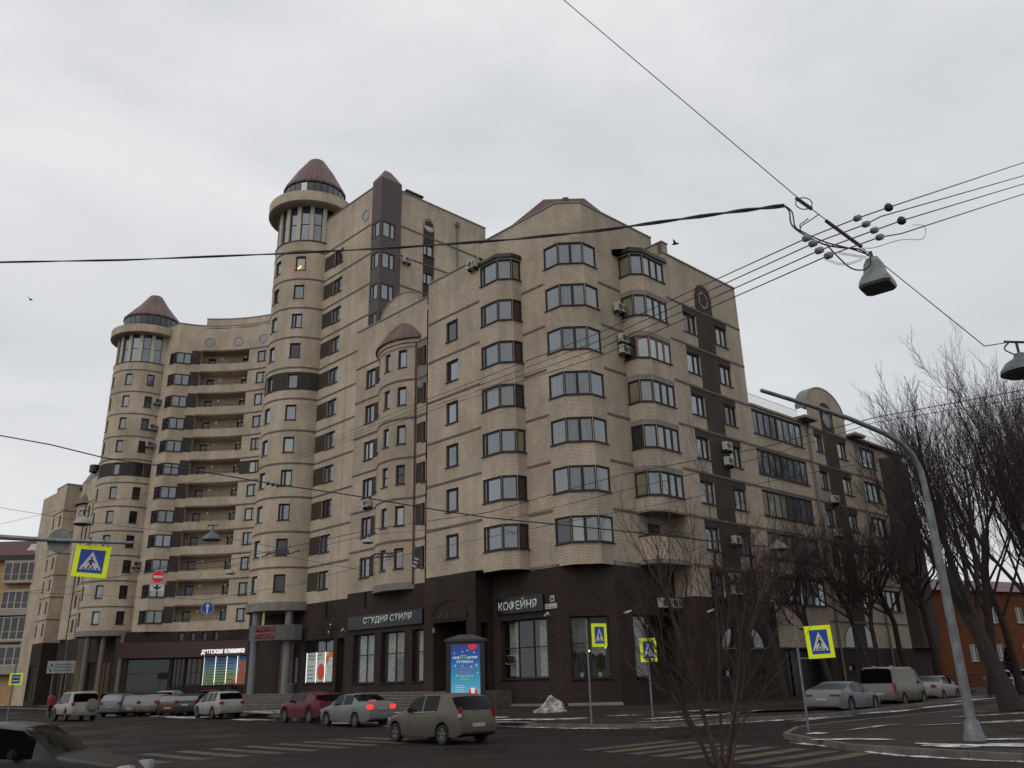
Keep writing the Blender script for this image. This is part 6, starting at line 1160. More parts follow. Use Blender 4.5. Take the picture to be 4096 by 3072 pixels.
def em(n, c, s): return mat(n, c, 0.5, var=0.02, emit=c, estr=s)
lw_ = em('poster_white', (0.7, 0.8, 0.85), 0.3); lg_ = em('poster_lime', (0.45, 0.6, 0.08), 0.3); lp_ = em('poster_pink', (0.55, 0.05, 0.25), 0.25); lr_ = em('poster_scarlet', (0.7, 0.02, 0.03), 0.35); lk_ = mat('poster_dark', (0.02, 0.02, 0.04), 0.5)
def ptext(s, x, z, h, m_, wid): text(po, s, None, 0, 0, h, 0, m_, wid=wid, ext=0.004, T=TC_ @ Matrix.Translation((x, 0.022, z)) @ Matrix.Scale(-1, 4, (0, 1, 0)), name='lettering')
ptext('НОВ', 0.31, 2.55, 0.12, lw_, 0.30); ptext('ОГО', 0.63, 2.57, 0.15, lg_, 0.30); ptext('ДНЯЯ', 0.95, 2.55, 0.12, lw_, 0.46); ptext('КУТЕРЬМА', 0.48, 2.38, 0.11, lw_, 0.76)
ptext('В ГОРОДСКОМ', 0.42, 2.10, 0.085, lp_, 0.9); ptext('ДВОРЦЕ', 0.62, 1.95, 0.085, lp_, 0.5); ptext('ПРАЗДНИЧНАЯ', 0.40, 1.78, 0.075, lg_, 0.84); ptext('ПРОГРАММА', 0.62, 1.65, 0.075, lg_, 0.45)
mb = MB()
for k, (x, z, r_) in enumerate(((.38, 2.82, .03), (.75, 2.87, .035), (.97, 2.92, .03), (1.27, 2.83, .035), (.42, 2.28, .06), (.75, 2.26, .03), (1.15, 2.22, .045), (1.38, 2.28, .08), (1.42, 1.95, .035), (.5, 1.9, .02))):
    for a in range(6):
        t = math.pi*a/3; p = Vector((x, .022, z)); q = p+Vector((r_*math.cos(t), 0, r_*math.sin(t))); mb.tube([TC_ @ p, TC_ @ q], 0.007, 3)
mb.build('snowflakes', lw_, po)
mb = MB(); mb.face([TC_ @ Vector((1.2+0.2*math.cos(t), .0235, 3.15+0.2*math.sin(t)*(1 if math.sin(t) < 0 else 0.2))) for t in [2*math.pi*k/24 for k in range(24)]]); mb.build('red_badge', lr_, po)
mb = MB(); mb.face([TC_ @ Vector(q) for q in ((.98, .0235, .77), (1.0, .0235, 1.15), (1.1, .0235, 1.32), (1.32, .0235, 1.3), (1.44, .0235, 1.1), (1.48, .0235, .77))]); mb.face([TC_ @ Vector(q) for q in ((.66, .0235, .77), (.7, .0235, 1.0), (.82, .0235, 1.0), (.86, .0235, .77))]); mb.face([TC_ @ Vector(q) for q in ((1.02, .0235, 1.1), (.8, .0235, 1.02), (.8, .0235, .94), (1.02, .0235, 1.0))]); mb.build('gift_sacks', lr_, po)
mb = MB(); mb.face([TC_ @ Vector(q) for q in ((1.1, .025, 1.32), (1.30, .025, 1.32), (1.26, .025, 1.02), (1.19, .025, .9), (1.14, .025, 1.05))]); mb.build('ribbon', lw_, po)
mb = MB()
for k in range(4): mb.box(0.42, 0.42+0.36+0.06*(k % 2), .021, .023, 1.42-0.09*k, 1.435-0.09*k, T=TC_)
mb.build('fine_print', lw_, po)
# lamp post without a lamp, right
t_ = thing('lamp_post', 'tall grey tapering post with a bare curved arm at the right', 'lamp post', (11.43, 22.8, ZW)); bx_, by_ = 11.43, 22.8
mb = MB(); mb.tube([(bx_, by_, ZW), (bx_, by_, 0.35), (bx_, by_, 0.36), (bx_, by_, 5.95)], [0.27, 0.16, 0.125, 0.105], 12); mb.build('shaft', pole_m, t_, smooth=True)
mb = MB(); mb.tube([(bx_, by_, 5.9), (bx_, by_, 6.45), (bx_-0.04, by_-0.02, 6.85), (bx_-0.2, by_-0.06, 7.3), (bx_-0.5, by_-0.13, 7.62), (bx_-0.95, by_-0.25, 7.88), (bx_-2.0, by_-0.5, 8.28), (bx_-3.2, by_-0.8, 8.62), (bx_-4.55, by_-1.1, 8.98)], [0.085, 0.08, 0.08, 0.078, 0.076, 0.074, 0.068, 0.062, 0.056], 10); mb.build('arm', pole_m, t_, smooth=True)
# ================================================================ OVERHEAD WIRES AND LAMPS
wire_m = mat('black_wire', (0.02, 0.018, 0.022), 0.6, var=0.1); rust_m = mat('purple_brown_fitting', (0.035, 0.025, 0.045), 0.6); ins_m = mat('insulator_grey', (0.16, 0.15, 0.15), 0.5)
def sagline(a, b, sag, n=14):
    a, b = Vector(a), Vector(b); return [a.lerp(b, k/n)-Vector((0, 0, 4*sag*(k/n)*(1-k/n))) for k in range(n+1)]
def wire(label, path, r=0.012, group=None, name='overhead_wire'):
    mb = MB(); mb.tube(path, r, 4); o = mb.build(name, wire_m); tag(o, label, 'wire', group); return o
def through(ps): return [Vector(p) for p in ps]
CPT = [(-300, 1052, 31), (0, 1049, 30), (500, 1040, 28.5), (1100, 1016, 26), (1600, 990, 23), (2048, 958, 20.5), (2400, 922, 18), (2700, 880, 16.2), (2950, 845, 14.8), (3135, 823, 14)]
def bear(px, py, Y):
    d = rt2*((px-2048)/3310)-up2*((py-1536)/3310)+fw; return Vector((d.x*Y/d.y, Y, 1.6+d.z*Y/d.y))
mb = MB(); base_ = [rt2*0+Vector(q) for q in ()]
for (xa, ya, Ya), (xb, yb_, Yb) in zip(CPT, CPT[1:]):
    for k in range(5): t = k/5; base_.append(bear(xa+(xb-xa)*t, ya+(yb_-ya)*t, Ya+(Yb-Ya)*t))
base_.append(bear(*CPT[-1]))
for ph in (0, 3.14):
    mb.tube([p+Vector((0, 0.02*math.cos(i*0.9+ph), 0.022*math.sin(i*0.9+ph))) for i, p in enumerate(base_)], 0.024, 5)
o = mb.build('overhead_cable', wire_m); tag(o, 'thick twisted black cable sagging across the whole picture to the lamp', 'cable')
wire('thin span wire running from the top edge down through the square lamp to the right', [Vector(p) for p in ((-3.5, 14, 20.8), (1.34, 14, 15.35), (5.78, 14, 10.16), (6.88, 14.05, 9.05), (9.4, 15.3, 7.6), (11.7, 18, 8.75))], 0.011)
g4 = 'four parallel contact wires crossing to the upper right'
ends = [((15.33, 21, 15.64), (7.91, 15, 10.63), (7.03, 14.6, 10.16), (5.54, 13.6, 9.18)), ((15.23, 21, 15.19), (7.6, 14.8, 10.3), (7.13, 14.5, 9.96), (5.6, 13.5, 9.01)), ((15.16, 21, 14.91), (8.12, 15, 10.31), (7.22, 14.4, 9.76), (5.65, 13.4, 8.81)), ((15.08, 21, 14.57), (8.0, 14.9, 9.95), (7.25, 14.3, 9.55), (5.76, 13.3, 8.65))]
pl4 = ['uppermost', 'second', 'third', 'lowest']
ctrl = [(2400, 1330), (2400, 1362), (2400, 1393), (2400, 1425)]
def bear(px, py, Y):
    d = rt2*((px-2048)/3310)-up2*((py-1536)/3310)+fw; return Vector((d.x*Y/d.y, Y, 1.6+d.z*Y/d.y))
for i, (a, b, c, d) in enumerate(ends):
    far = bear(*ctrl[i], 24); f2 = bear(1160, 1822+i*9, 70) if i < 3 else bear(1160, 1850, 70)
    mid = bear(1700, [1602, 1622, 1636, 1650][i], 42)
    path = [Vector(a), Vector(b), Vector(c), Vector(d)]+[Vector(d).lerp(far, k/4) for k in range(1, 5)]+[far.lerp(mid, k/4) for k in range(1, 5)]+[mid.lerp(f2, k/3) for k in range(1, 4)]
    wire(pl4[i]+' of the four parallel contact wires running to the upper right', path, 0.013, g4)
for i, (a, b, c, d) in enumerate(ends):
    for j, q in enumerate((c, d)):
        dv = (Vector(a)-Vector(d)).normalized(); o = MB(); o.tube([Vector(q)-dv*0.10, Vector(q)-dv*0.07, Vector(q)+dv*0.07, Vector(q)+dv*0.10], [0.035, 0.065, 0.065, 0.035], 10)
        ob = o.build('insulator', ins_m, smooth=True); tag(ob, ('right' if j == 0 else 'left')+' hand insulator on the '+pl4[i]+' of the four contact wires', 'insulator', 'grey barrel insulators beside the square lamp')
for (x, y, z), l_ in (((7.91, 15, 10.63), 'dark clamp on the uppermost contact wire'), ((8.12, 15, 10.31), 'dark clamp on the third contact wire')):
    bm = bmesh.new(); bmesh.ops.create_icosphere(bm, subdivisions=2, radius=0.09)
    for v in bm.verts: v.co *= 1+0.25*mnoise.noise(v.co*14)
    me = bpy.data.meshes.new('wire_clamp'); bm.to_mesh(me); bm.free(); me.materials.append(rust_m); o = bpy.data.objects.new('wire_clamp', me); COL.objects.link(o); o.location = (x, y, z); tag(o, l_, 'clamp', 'dark clamps on the contact wires')
for a, b, l_ in (((6.12, 14, 9.78), (6.72, 14, 9.18), 'dark bar on the span wire beside the square lamp'), ((5.62, 14, 10.30), (5.90, 14, 10.03), 'short dark bar with a wire loop on the span wire')):
    mb = MB(); mb.tube([a, b], 0.035, 6); o = mb.build('spreader_bar', rust_m); tag(o, l_, 'bar')
    if l_.startswith('short'):
        mb = MB(); c_0 = (Vector(a)+Vector(b))/2; mb.tube([c_0+Vector((0.16*math.cos(t), 0, 0.13*math.sin(t))) for t in [2*math.pi*k/18 for k in range(19)]], 0.012, 4); mb.build('loop', wire_m, o)
# feeder cables looping down to the square lamp
J0 = Vector((5.36, 14, 10.13))
def spl(pts, n=8):
    pts = [Vector(p) for p in pts]; P_ = [pts[0]]+pts+[pts[-1]]; o = []
    for i in range(1, len(P_)-2):
        for k in range(n):
            t = k/n; a, b, c, d = P_[i-1:i+3]; o.append(0.5*((2*b)+(c-a)*t+(2*a-5*b+4*c-d)*t*t+(3*b-a-3*c+d)*t*t*t))
    return o+[pts[-1]]
zz_ = lambda px, py, Y=13.8: bear(px, py, Y)
mb = MB(); 
mb.tube(spl([zz_(3135, 823), zz_(3157, 845), zz_(3165, 895), zz_(3205, 932), zz_(3290, 975), zz_(3360, 990), zz_(3440, 998), zz_(3475, 1025)]), 0.016, 5)
mb.tube(spl([zz_(3140, 823, 13.85), zz_(3168, 848, 13.85), zz_(3180, 905, 13.85), zz_(3212, 928, 13.85), zz_(3300, 968, 13.85), zz_(3400, 994, 13.85), zz_(3478, 1020, 13.85)]), 0.014, 5)
mb.tube(spl([zz_(3305, 975), zz_(3340, 1015), zz_(3400, 1070), zz_(3450, 1080), zz_(3480, 1060), zz_(3480, 1025)]), 0.014, 5)
mb.tube(spl([zz_(3200, 925), zz_(3205, 905), zz_(3235, 885), zz_(3275, 858)]), 0.010, 4); mb.tube(spl([zz_(3203, 925), zz_(3200, 900), zz_(3215, 888), zz_(3233, 874)]), 0.010, 4)
o = mb.build('feeder_cable', wire_m); tag(o, 'black cables looping from the twisted cable to the square lamp', 'cable')
mb = MB(); mb.tube([zz_(3355+110*k/110, 1012+18*k/110+6*math.sin(k*0.9), 13.9+0.05*math.cos(k*0.9)) for k in range(111)], 0.004, 3); mb.tube([zz_(3300+150*k/120, 1035+22*math.sin(math.pi*k/120)+6*math.sin(k*0.95), 13.9+0.05*math.cos(k*0.95)) for k in range(121)], 0.004, 3); mb.tube(spl([zz_(3455, 992, 14.2), zz_(3500, 990, 14.3), zz_(3600, 960, 14.6), zz_(3690, 955, 14.8), zz_(3697, 905, 14.9), zz_(3650, 900, 14.9)]), 0.006, 4)
o = mb.build('coiled_lead', wire_m); tag(o, 'thin coiled leads hanging left of the square lamp', 'cable')
# square street lamp hung on the span wire
lg = mat('lamp_grey_green', (0.18, 0.21, 0.19), 0.5, var=0.08); ld = mat('lamp_diffuser', (0.045, 0.045, 0.06), 0.3)
t_ = thing('street_lamp', 'square grey street lamp hanging from the span wire at upper right', 'street lamp', (6.88, 14, 8.35)); RZ = Matrix.Translation((6.88, 14, 0)) @ Matrix.Rotation(R(50), 4, 'Z')
def loft(mb, prof, mi=0, nside=4, T=RZ, rnd_=0.18):
    rings = []
    for s_, z in prof:
        ring = []
        for k in range(4):
            for e in (-1, 1):
                a = math.pi/4+math.pi/2*k+e*rnd_; ring.append(T @ Vector((s_*1.414*math.cos(a)*(1-0.02), s_*1.414*math.sin(a), z)))
        rings.append(ring)
    for p, q in zip(rings, rings[1:]):
        for k in range(8): mb.face([p[k], p[(k+1) % 8], q[(k+1) % 8], q[k]], mi)
    mb.face(rings[0], mi); mb.face(rings[-1], mi)
mb = MB(); loft(mb, [(0.245, 8.36), (0.235, 8.44), (0.19, 8.56), (0.155, 8.62), (0.135, 8.80), (0.09, 8.92)]); mb.build('housing', lg, t_, smooth=True)
mb = MB(); loft(mb, [(0.235, 8.30), (0.25, 8.355)]); mb.build('diffuser', ld, t_); mb = MB(); mb.tube([(6.88, 14, 8.92), (6.86, 14, 9.08)], 0.03, 6); mb.build('hook', rust_m, t_)
def roundlamp(label, p, s=1.0, tilt=0, m_=None):
    t = thing('street_lamp', label, 'street lamp', tuple(p)); x, y, z = p
    mb = MB(); mb.lathe(x, y, [(0.0, z+0.24*s), (0.07*s, z+0.22*s), (0.09*s, z+0.16*s), (0.22*s, z+0.08*s), (0.30*s, z-0.03*s), (0.31*s, z-0.08*s)], n=20); mb.build('shade', m_ or mat('lamp_shade_grey', (0.10, 0.11, 0.115), 0.45, 0.2), t, smooth=True)
    mb = MB(); mb.lathe(x, y, [(0.30*s, z-0.07*s), (0.24*s, z-0.12*s), (0, z-0.13*s)], n=20); mb.build('diffuser', ld, t)
    mb = MB(); mb.tube([(x, y, z+0.22*s), (x, y, z+0.42*s)], 0.02*s, 5); mb.tube([(x-0.18*s, y, z+0.42*s), (x+0.18*s, y, z+0.40*s)], 0.02*s, 5); mb.tube(spl([(x-0.1*s, y, z+0.42*s), (x-0.2*s, y, z+0.3*s), (x-0.05*s, y, z+0.2*s)]), 0.012*s, 4); mb.build('hanger', rust_m, t); return t
roundlamp('round shaded street lamp hanging at the right edge above the trees', bear(4090, 1470, 18), 1.55)
roundlamp('round street lamp hanging before the balconies of the crescent', bear(848, 2150, 40), 1.45)
roundlamp('pale street lamp hanging before the farther turret, above the mast arm', bear(330, 2088, 40), 1.35, m_=mat('pale_lamp_shade', (0.28, 0.27, 0.23), 0.5))
roundlamp('pale street lamp hanging before the stepped wall left of the small turret', bear(1472, 2165, 38), 0.85, m_=bpy.data.materials['pale_lamp_shade'])
roundlamp('round street lamp hanging before the loggias among the bare trees', bear(3112, 2188, 34), 1.25)
roundlamp('small pale street lamp hanging low near the round tower', bear(921, 2290, 55), 1.0, m_=bpy.data.materials['pale_lamp_shade'])
def w2(label, pts, r=0.013, g=None): return wire(label, [bear(*p) for p in pts], r, g)
w2('dark cable from the left edge sagging down past the round tower to the right', [(-150, 1715, 40), (200, 1778, 40), (420, 1832, 40), (800, 1885, 41), (1090, 1935, 41.5), (1400, 1980, 41.5), (1750, 2040, 42), (1950, 2070, 42), (2450, 2120, 42), (2850, 2165, 43), (3150, 2195, 34)], 0.03)
t0_ = bear(1090, 1935, 41)
for k, px in enumerate((1072, 1092, 1110)):
    bm = bmesh.new(); bmesh.ops.create_icosphere(bm, subdivisions=2, radius=0.1); me = bpy.data.meshes.new('wire_connector'); bm.to_mesh(me); bm.free(); me.materials.append(rust_m); o = bpy.data.objects.new('wire_connector', me); COL.objects.link(o); o.location = bear(px, 1934+4*k, 41); tag(o, ('left', 'middle', 'right')[k]+' of three dark connectors on the cable before the round tower', 'connector', 'connectors on the cable before the round tower')
w2('pair of contact wires in front of the crescent, upper strand', [(950, 1878, 60), (760, 1925, 62), (560, 1985, 65), (330, 2020, 70), (-100, 2120, 80)], 0.016)
w2('span wire before the first floors from the crescent to the loggias, upper one', [(520, 2290, 45), (940, 2235, 45), (1500, 2115, 42), (1950, 2050, 40), (2500, 1895, 36), (3050, 1790, 33), (3500, 1670, 30), (4200, 1540, 28)], 0.016)
w2('span wire before the first floors, second below the upper one', [(2000, 2085, 41), (2500, 1960, 36), (3050, 1830, 33), (3500, 1690, 30), (4200, 1575, 28)], 0.012)
w2('thin span wire crossing the lowest cream floor to the right', [(1200, 2330, 45), (1700, 2200, 42), (2200, 2100, 40), (2700, 2005, 38), (3300, 1880, 35), (4150, 1730, 32)], 0.012)
w2('thin span wire crossing above the street lamps at lower left', [(-60, 2020, 50), (330, 2085, 50), (620, 2120, 50), (850, 2140, 45), (1100, 2190, 45)], 0.012)
w2('lower thin span wire carrying the small pale lamp', [(430, 2310, 56), (921, 2262, 55), (1200, 2205, 50), (1472, 2140, 40), (1800, 2110, 40)], 0.012)
w2('thin wire carrying the no entry sign', [(-60, 2385, 48), (300, 2345, 48), (632, 2270, 48), (1000, 2200, 48), (1500, 2290, 42)], 0.010)
w2('thin wire carrying the round blue arrow sign', [(100, 2370, 48), (480, 2385, 48), (828, 2398, 48), (1300, 2320, 46)], 0.010)
t_ = thing('wire_crossing', 'dark overhead contact wire crossing frame before the small turret foot', 'wire crossing', tuple(bear(1520, 2220, 36))); mb = MB(); mb.tube([bear(1455, 2245, 36), bear(1500, 2215, 36), bear(1570, 2212, 36), bear(1610, 2205, 36)], 0.03, 5); mb.tube([bear(1455, 2235, 36.5), bear(1500, 2230, 36.4), bear(1575, 2226, 36.3)], 0.03, 5)
for px in (1490, 1510, 1545, 1560): mb.tube(spl([bear(px, 2232, 36), bear(px+8, 2215, 36), bear(px+18, 2230, 36)]), 0.02, 4)
mb.build('frame', rust_m, t_)
t_ = thing('wire_crossing', 'dark overhead contact wire switch before the lowest round tower window', 'wire crossing', tuple(bear(1110, 2215, 50))); mb = MB(); mb.tube([bear(1045, 2230, 50), bear(1090, 2210, 50), bear(1160, 2215, 50), bear(1200, 2200, 50)], 0.04, 5); mb.tube(spl([bear(1060, 2225, 50), bear(1075, 2210, 50), bear(1092, 2222, 50)]), 0.03, 4); mb.box(-0.45, 0.35, -0.1, 0.1, -0.12, 0.16, T=Matrix.Translation(bear(1130, 2210, 50))); mb.build('frame', rust_m, t_)
o = MB(); p_ = bear(1662, 2250, 36); T = Matrix.Translation(p_) @ Matrix.Rotation(R(18), 4, 'Y')
for k in range(7): o.box(-0.09, 0.09, -0.02, 0.02, -0.28+0.08*k, -0.20+0.08*k, k % 2, T=T)
ob = o.build('warning_plate', [M['black'], mat('pale_plate_stripe', (0.3, 0.33, 0.3), 0.5)]); tag(ob, 'narrow black and white striped plate hanging before the small turret', 'plate')
# ================================================================ BIRDS
def bird(label, p, s, fl):
    mb = MB(); mb.tube([(-0.22, 0, 0), (-0.1, 0, 0.02), (0.05, 0, 0.03), (0.16, 0, 0.05), (0.22, 0, 0.04)], [0.01, 0.05, 0.06, 0.04, 0.01], 6)
    for q in (-1, 1): mb.face([(0.1, 0, 0.04), (0.05, q*0.22, 0.04+fl), (-0.02, q*0.42, 0.02+fl*1.2), (-0.06, q*0.2, 0.02+fl*0.8), (-0.08, 0, 0.02)])
    o = mb.build('bird', M['black']); o.location = p; o.scale = (s, s, s); o.rotation_euler = (0, 0, R(150)); tag(o, label, 'bird')
bird('tiny dark bird flying in the open sky at the left', bear(124, 1200, 60), 1.1, 0.12); bird('small dark bird flying above the lower roof of the corner block', bear(2702, 977, 40), 1.0, 0.1)
o = MB(); o.tube([(0, 0, 0), (0, 0, 0.16), (0.03, 0, 0.22)], [0.05, 0.07, 0.02], 6)
# ================================================================ PERSON
def person(label, loc, rz, jk, tr):
    root = thing('person', label, 'person', loc, world=False, rz=rz)
    pts = {'pelvis': (0, 0, .95, .14), 'spine': (0, 0, 1.15, .145), 'chest': (0, 0, 1.36, .16), 'neck': (0, 0, 1.52, .055), 'head': (0, .01, 1.64, .095), 'top': (0, .0, 1.74, .07), 'lsh': (.18, 0, 1.44, .07), 'lel': (.25, -.02, 1.16, .055), 'lha': (.24, .12, .95, .035), 'rsh': (-.18, 0, 1.44, .07), 'rel': (-.25, -.06, 1.17, .055), 'rha': (-.24, .02, .92, .035), 'lhip': (.09, 0, .88, .095), 'lkn': (.10, .14, .50, .065), 'lan': (.10, .05, .08, .045), 'lto': (.10, .2, .04, .04), 'rhip': (-.09, 0, .88, .095), 'rkn': (-.10, -.02, .48, .065), 'ran': (-.10, -.24, .10, .045), 'rto': (-.10, -.1, .04, .04)}
    ed = [('pelvis', 'spine'), ('spine', 'chest'), ('chest', 'neck'), ('neck', 'head'), ('head', 'top'), ('chest', 'lsh'), ('lsh', 'lel'), ('lel', 'lha'), ('chest', 'rsh'), ('rsh', 'rel'), ('rel', 'rha'), ('pelvis', 'lhip'), ('lhip', 'lkn'), ('lkn', 'lan'), ('lan', 'lto'), ('pelvis', 'rhip'), ('rhip', 'rkn'), ('rkn', 'ran'), ('ran', 'rto')]
    ks = list(pts); me = bpy.data.meshes.new('body'); me.from_pydata([pts[k][:3] for k in ks], [(ks.index(a), ks.index(b)) for a, b in ed], [])
    o = bpy.data.objects.new('body', me); COL.objects.link(o); o.modifiers.new('skin', 'SKIN'); me.skin_vertices[0].data[0].use_root = True
    for i, k in enumerate(ks): me.skin_vertices[0].data[i].radius = (pts[k][3],)*2
    o.modifiers.new('sub', 'SUBSURF').levels = 1
    dg = bpy.context.evaluated_depsgraph_get(); m2 = bpy.data.meshes.new_from_object(o.evaluated_get(dg)); bpy.data.objects.remove(o)
    m2.materials.clear()
    for q in (jk, tr, mat('face_skin', (0.25, 0.13, 0.09), 0.6)): m2.materials.append(q)
    for p in m2.polygons: z = p.center.z; p.material_index = 0 if .86 < z < 1.52 and not (abs(p.center.x) > .2 and z < .97) else (1 if z < .9 else 2); p.use_smooth = True
    o = bpy.data.objects.new('body', m2); COL.objects.link(o); o.parent = root
    mb = MB(); mb.lathe(0, -0.005, [(0.115, 1.62), (0.125, 1.70), (0.10, 1.79), (0, 1.82)], n=14); mb.build('knitted_hat', tr, root, smooth=True)
person('person in a red jacket and dark trousers walking before the far arcade', (-33.8, 63.5, ZW), R(60), mat('red_jacket', (0.28, 0.03, 0.04), 0.8), mat('dark_trousers', (0.015, 0.015, 0.02), 0.8))
# litter bin
t_ = MB(); p_ = bear(1165, 2740, 66); t_.lathe(p_.x, 66, [(0.28, 0.95), (0.33, 1.0), (0.36, 1.75), (0.33, 1.8), (0, 1.7)], n=14); o = t_.build('litter_bin', mat('grey_bin', (0.05, 0.052, 0.06), 0.5), smooth=True); tag(o, 'dark litter bin on the platform right of the round tower columns', 'litter bin')
# ================================================================ TREES
bark = mat('dark_wet_bark', (0.020, 0.0135, 0.012), 0.9, var=0.35, scale=6); twigm = mat('purple_brown_twigs', (0.026, 0.015, 0.016), 0.85, var=0.3, scale=3); twig2 = mat('brown_shrub_twigs', (0.040, 0.024, 0.018), 0.8, var=0.35, scale=4)
def grow(rng, tr, cr, p, d, L, r, lev, spec, upb):
    n = 5 if lev == 0 else (4 if lev <= 2 else 3); path = [p.copy()]; q = p.copy(); dd = d.normalized(); wob = spec.get('wob', 0.16)
    for k in range(n):
        dd = (dd+Vector((rng.gauss(0, wob), rng.gauss(0, wob), rng.gauss(0, wob*0.6)))*(0.55 if lev == 0 else 1)+Vector((0, 0, upb*(0.5 if lev else 0)))).normalized(); q = q+dd*(L/n); path.append(q.copy())
    rend = r*(0.62 if lev == 0 else 0.32); rad = [r+(rend-r)*k/n for k in range(n+1)]
    if lev == 0: rad[0] = r*1.35
    (tr if lev <= spec.get('tl', 1) else cr).tube(path, rad, 8 if lev == 0 else (5 if lev <= 1 else 3), caps=lev == 0)
    if lev >= len(spec['n']): return
    m_ = spec['n'][lev]; a0 = rng.uniform(0, 6.28)
    for i in range(m_):
        t = spec['t0'][lev]+(1-spec['t0'][lev])*(i+rng.random())/m_; t = min(t, 0.995); f = t*n; k = min(int(f), n-1); pp = path[k].lerp(path[k+1], f-k); ax = (path[k+1]-path[k]).normalized()
        a = a0+i*2.4+rng.uniform(-.4, .4); ang = R(rng.gauss(spec['ang'][lev], 8)); s = ax.cross(Vector((0.3, 0.2, 1))).normalized() if abs(ax.z) < .98 else Vector((1, 0, 0)); b = ax.cross(s); nd_ = ax*math.cos(ang)+(s*math.cos(a)+b*math.sin(a))*math.sin(ang)
        ln = L*spec['lf'][lev]*rng.uniform(0.7, 1.2)*(1-0.35*(t-spec['t0'][lev]) if lev else 1); rr = max(spec['rmin'], rad[k]*spec['rf'][lev]*rng.uniform(0.8, 1.1))
        grow(rng, tr, cr, pp, nd_, ln, rr, lev+1, spec, upb)
def tree(label, base, H, r, spec, seed, group, lean=(0, 0, 1), name='bare_tree', cat='tree', bm_=None, tm_=None, upb=0.35):
    rng = random.Random(seed); t = thing(name, label, cat, base, group); tr, cr = MB(), MB(); grow(rng, tr, cr, Vector(base), Vector(lean), H, r, 0, spec, upb)
    tr.build('trunk', bm_ or bark, t, smooth=True); cr.build('crown', tm_ or twigm, t); return t
LIN = dict(n=[11, 6, 7, 6], t0=[.62, .25, .15, .1], ang=[48, 34, 32, 30], lf=[.62, .55, .52, .5], rf=[.5, .5, .5, .55], rmin=0.009, wob=.17, tl=1)
BIG = dict(n=[10, 8, 8, 7], t0=[.40, .25, .10, .06], ang=[25, 23, 26, 27], lf=[1.05, .55, .46, .45], rf=[.42, .42, .42, .5], rmin=0.0105, wob=.12, tl=1)
gl = 'bare street trees along the side street'
tree('bare pollarded tree nearest the corner, before the loggias', (15.45, 51.6, -0.1), 6.2, 0.23, LIN, 11, gl)
tree('bare tree with its foot hidden by the van, second along the side street', (19.2, 54.2, -0.1), 6.4, 0.22, LIN, 12, gl)
tree('left stem of the twin bare trees behind the panel van', (23.1, 57.5, -0.1), 7.0, 0.21, LIN, 13, gl)
tree('right stem of the twin bare trees behind the panel van', (24.0, 58.6, -0.1), 7.6, 0.20, LIN, 14, gl)
tree('slanting bare tree above the white sedan', (27.9, 63.0, -0.1), 8.2, 0.24, LIN, 15, gl, (-0.12, 0, 1))
tree('bare tree in front of the orange wall, left of the lamp post', (32.0, 67.0, -0.1), 9.0, 0.30, LIN, 16, gl)
gp = 'tall bare park trees at the right'
tree('thick leaning dark tree nearest the camera, right of the lamp post', (20.6, 37.4, ZW), 6.2, 0.40, BIG, 21, gp, (-0.20, 0.05, 1))
tree('tall bare tree rising at the right edge behind the leaning one', (24.6, 40.5, ZW), 6.6, 0.36, BIG, 22, gp, (0.02, 0, 1))
tree('bare tree right behind the lamp post top, left of the leaning one', (31.5, 59.0, ZW), 10.5, 0.34, BIG, 23, gp, (-0.05, 0, 1))
tree('tall bare tree deep in the park before the orange wall', (38.5, 66.0, ZW), 12.0, 0.38, BIG, 24, gp)
tree('bare tree deep in the park near the right edge', (43.5, 68.0, ZW), 11.5, 0.36, BIG, 25, gp)
tree('slender bare tree rising behind the white sedan near the orange wall', (35.0, 62.0, ZW), 11.0, 0.26, BIG, 27, gp)
tree('bare tree at the far right edge beyond the second white car', (29.6, 43.5, ZW), 7.5, 0.30, BIG, 28, gp)
tree('bare tree standing between the farthest white cars and the right edge', (30.5, 48.5, ZW), 8.0, 0.30, BIG, 26, gp, (0.05, 0, 1))
SH = dict(n=[7, 7, 5], t0=[.22, .2, .15], ang=[22, 24, 26], lf=[.55, .5, .5], rf=[.5, .55, .6], rmin=0.0042, wob=.10, tl=0)
t = thing('bare_shrub', 'bare many stemmed shrub in the foreground at bottom centre right', 'shrub', (4.1, 18.9, ZR)); tr, cr = MB(), MB(); rng = random.Random(5)
for i, (dx, dl, L_) in enumerate(((0.0, -0.34, 3.3), (0.10, -0.22, 3.6), (0.16, -0.08, 4.3), (0.22, 0.0, 4.5), (0.30, 0.14, 4.2), (0.38, 0.24, 3.6), (0.05, -0.5, 2.7), (0.33, 0.36, 2.8))):
    grow(rng, tr, cr, Vector((3.95+dx, 18.9+rng.uniform(-.15, .15), ZR-0.05)), Vector((dl, rng.uniform(-.15, .15), 1)), L_, 0.035 if i != 2 else 0.05, 0, SH, 0.15)
tr.build('stem', twig2, t); cr.build('crown', twig2, t)
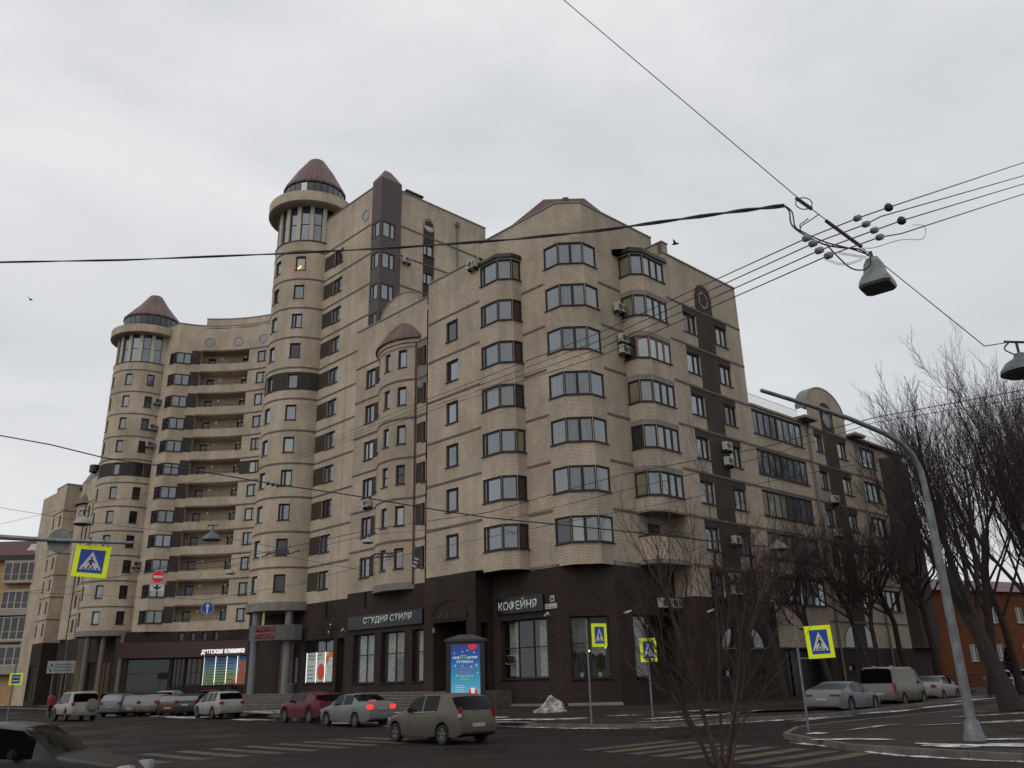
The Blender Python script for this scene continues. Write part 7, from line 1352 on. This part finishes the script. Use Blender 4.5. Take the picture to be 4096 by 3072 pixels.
# dark hedges
def hedge(label, S, u0, u1, o0, o1, z0, z1, n, seed):
    rng = random.Random(seed); mb = MB(); core = MB(); core.sbox(S, u0, u1, z0, z1-0.25, o0+0.15, o1-0.15, seg=0.8)
    for k in range(n):
        p = S.pt(rng.uniform(u0, u1), rng.uniform(z0, z1), rng.uniform(o0, o1)); d = Vector((rng.gauss(0, 1), rng.gauss(0, 1), rng.gauss(0.5, 1))).normalized()*rng.uniform(.08, .3); e = d.cross(Vector((rng.random(), rng.random(), 1))).normalized()*0.035; mb.face([p-e, p+e, p+d+e*.5, p+d-e*.5])
    t = thing('hedge', label, 'hedge', tuple(S.pt((u0+u1)/2, z0, (o0+o1)/2))); core.build('branches', bark, t); mb.build('leaves', mat('dark_hedge_leaf', (0.014, 0.013, 0.009), 0.9, var=.4), t)
hedge('dark clipped hedge below the clinic posters', Arc(CB, 18.05, 96, 66, -1), 0, 9.2, 1.2, 2.6, 0.0, 2.0, 2600, 4)
hb = Line((40, 74), (58, 84)); 
for k, (u, h_) in enumerate(((2, 3.2), (7, 2.6), (11, 3.4), (15, 2.6))):
    rng = random.Random(k); p = hb.pt(u, ZW); mb = MB()
    for j in range(900):
        zt = rng.random()**1.4; a = rng.uniform(0, 6.28); rr = (1-zt)*1.0*rng.random()**.4; q = p+Vector((rr*math.cos(a), rr*math.sin(a), zt*h_)); d = Vector((math.cos(a), math.sin(a), .6))*0.22; e = Vector((-math.sin(a), math.cos(a), 0))*.07; mb.face([q-e, q+e, q+d])
    o = mb.build('conifer', mat('dark_conifer', (0.006, 0.008, 0.006), 0.9) if k == 0 else bpy.data.materials['dark_conifer']); tag(o, ('small dark conifer before the orange wall, %s' % ('farthest left', 'second from the left', 'third from the left', 'farthest right')[k]), 'conifer', 'small conifers before the orange wall')
t = thing('fence', 'low dark metal fence behind the parked white cars at the right', 'fence', tuple(Line((36, 72), (66, 88)).pt(10, 0))); fl_ = Line((34, 71), (66, 88)); mb = MB()
for z in (0.3, 1.2): mb.tube([fl_.pt(0, z), fl_.pt(fl_.L, z)], 0.025, 4)
mb.build('rail', M['black'], t); mb = MB()
for k in range(int(fl_.L/0.2)): mb.tube([fl_.pt(k*.2, ZW), fl_.pt(k*.2, 1.35)], 0.012, 3, caps=False)
mb.build('bars', M['black'], t)
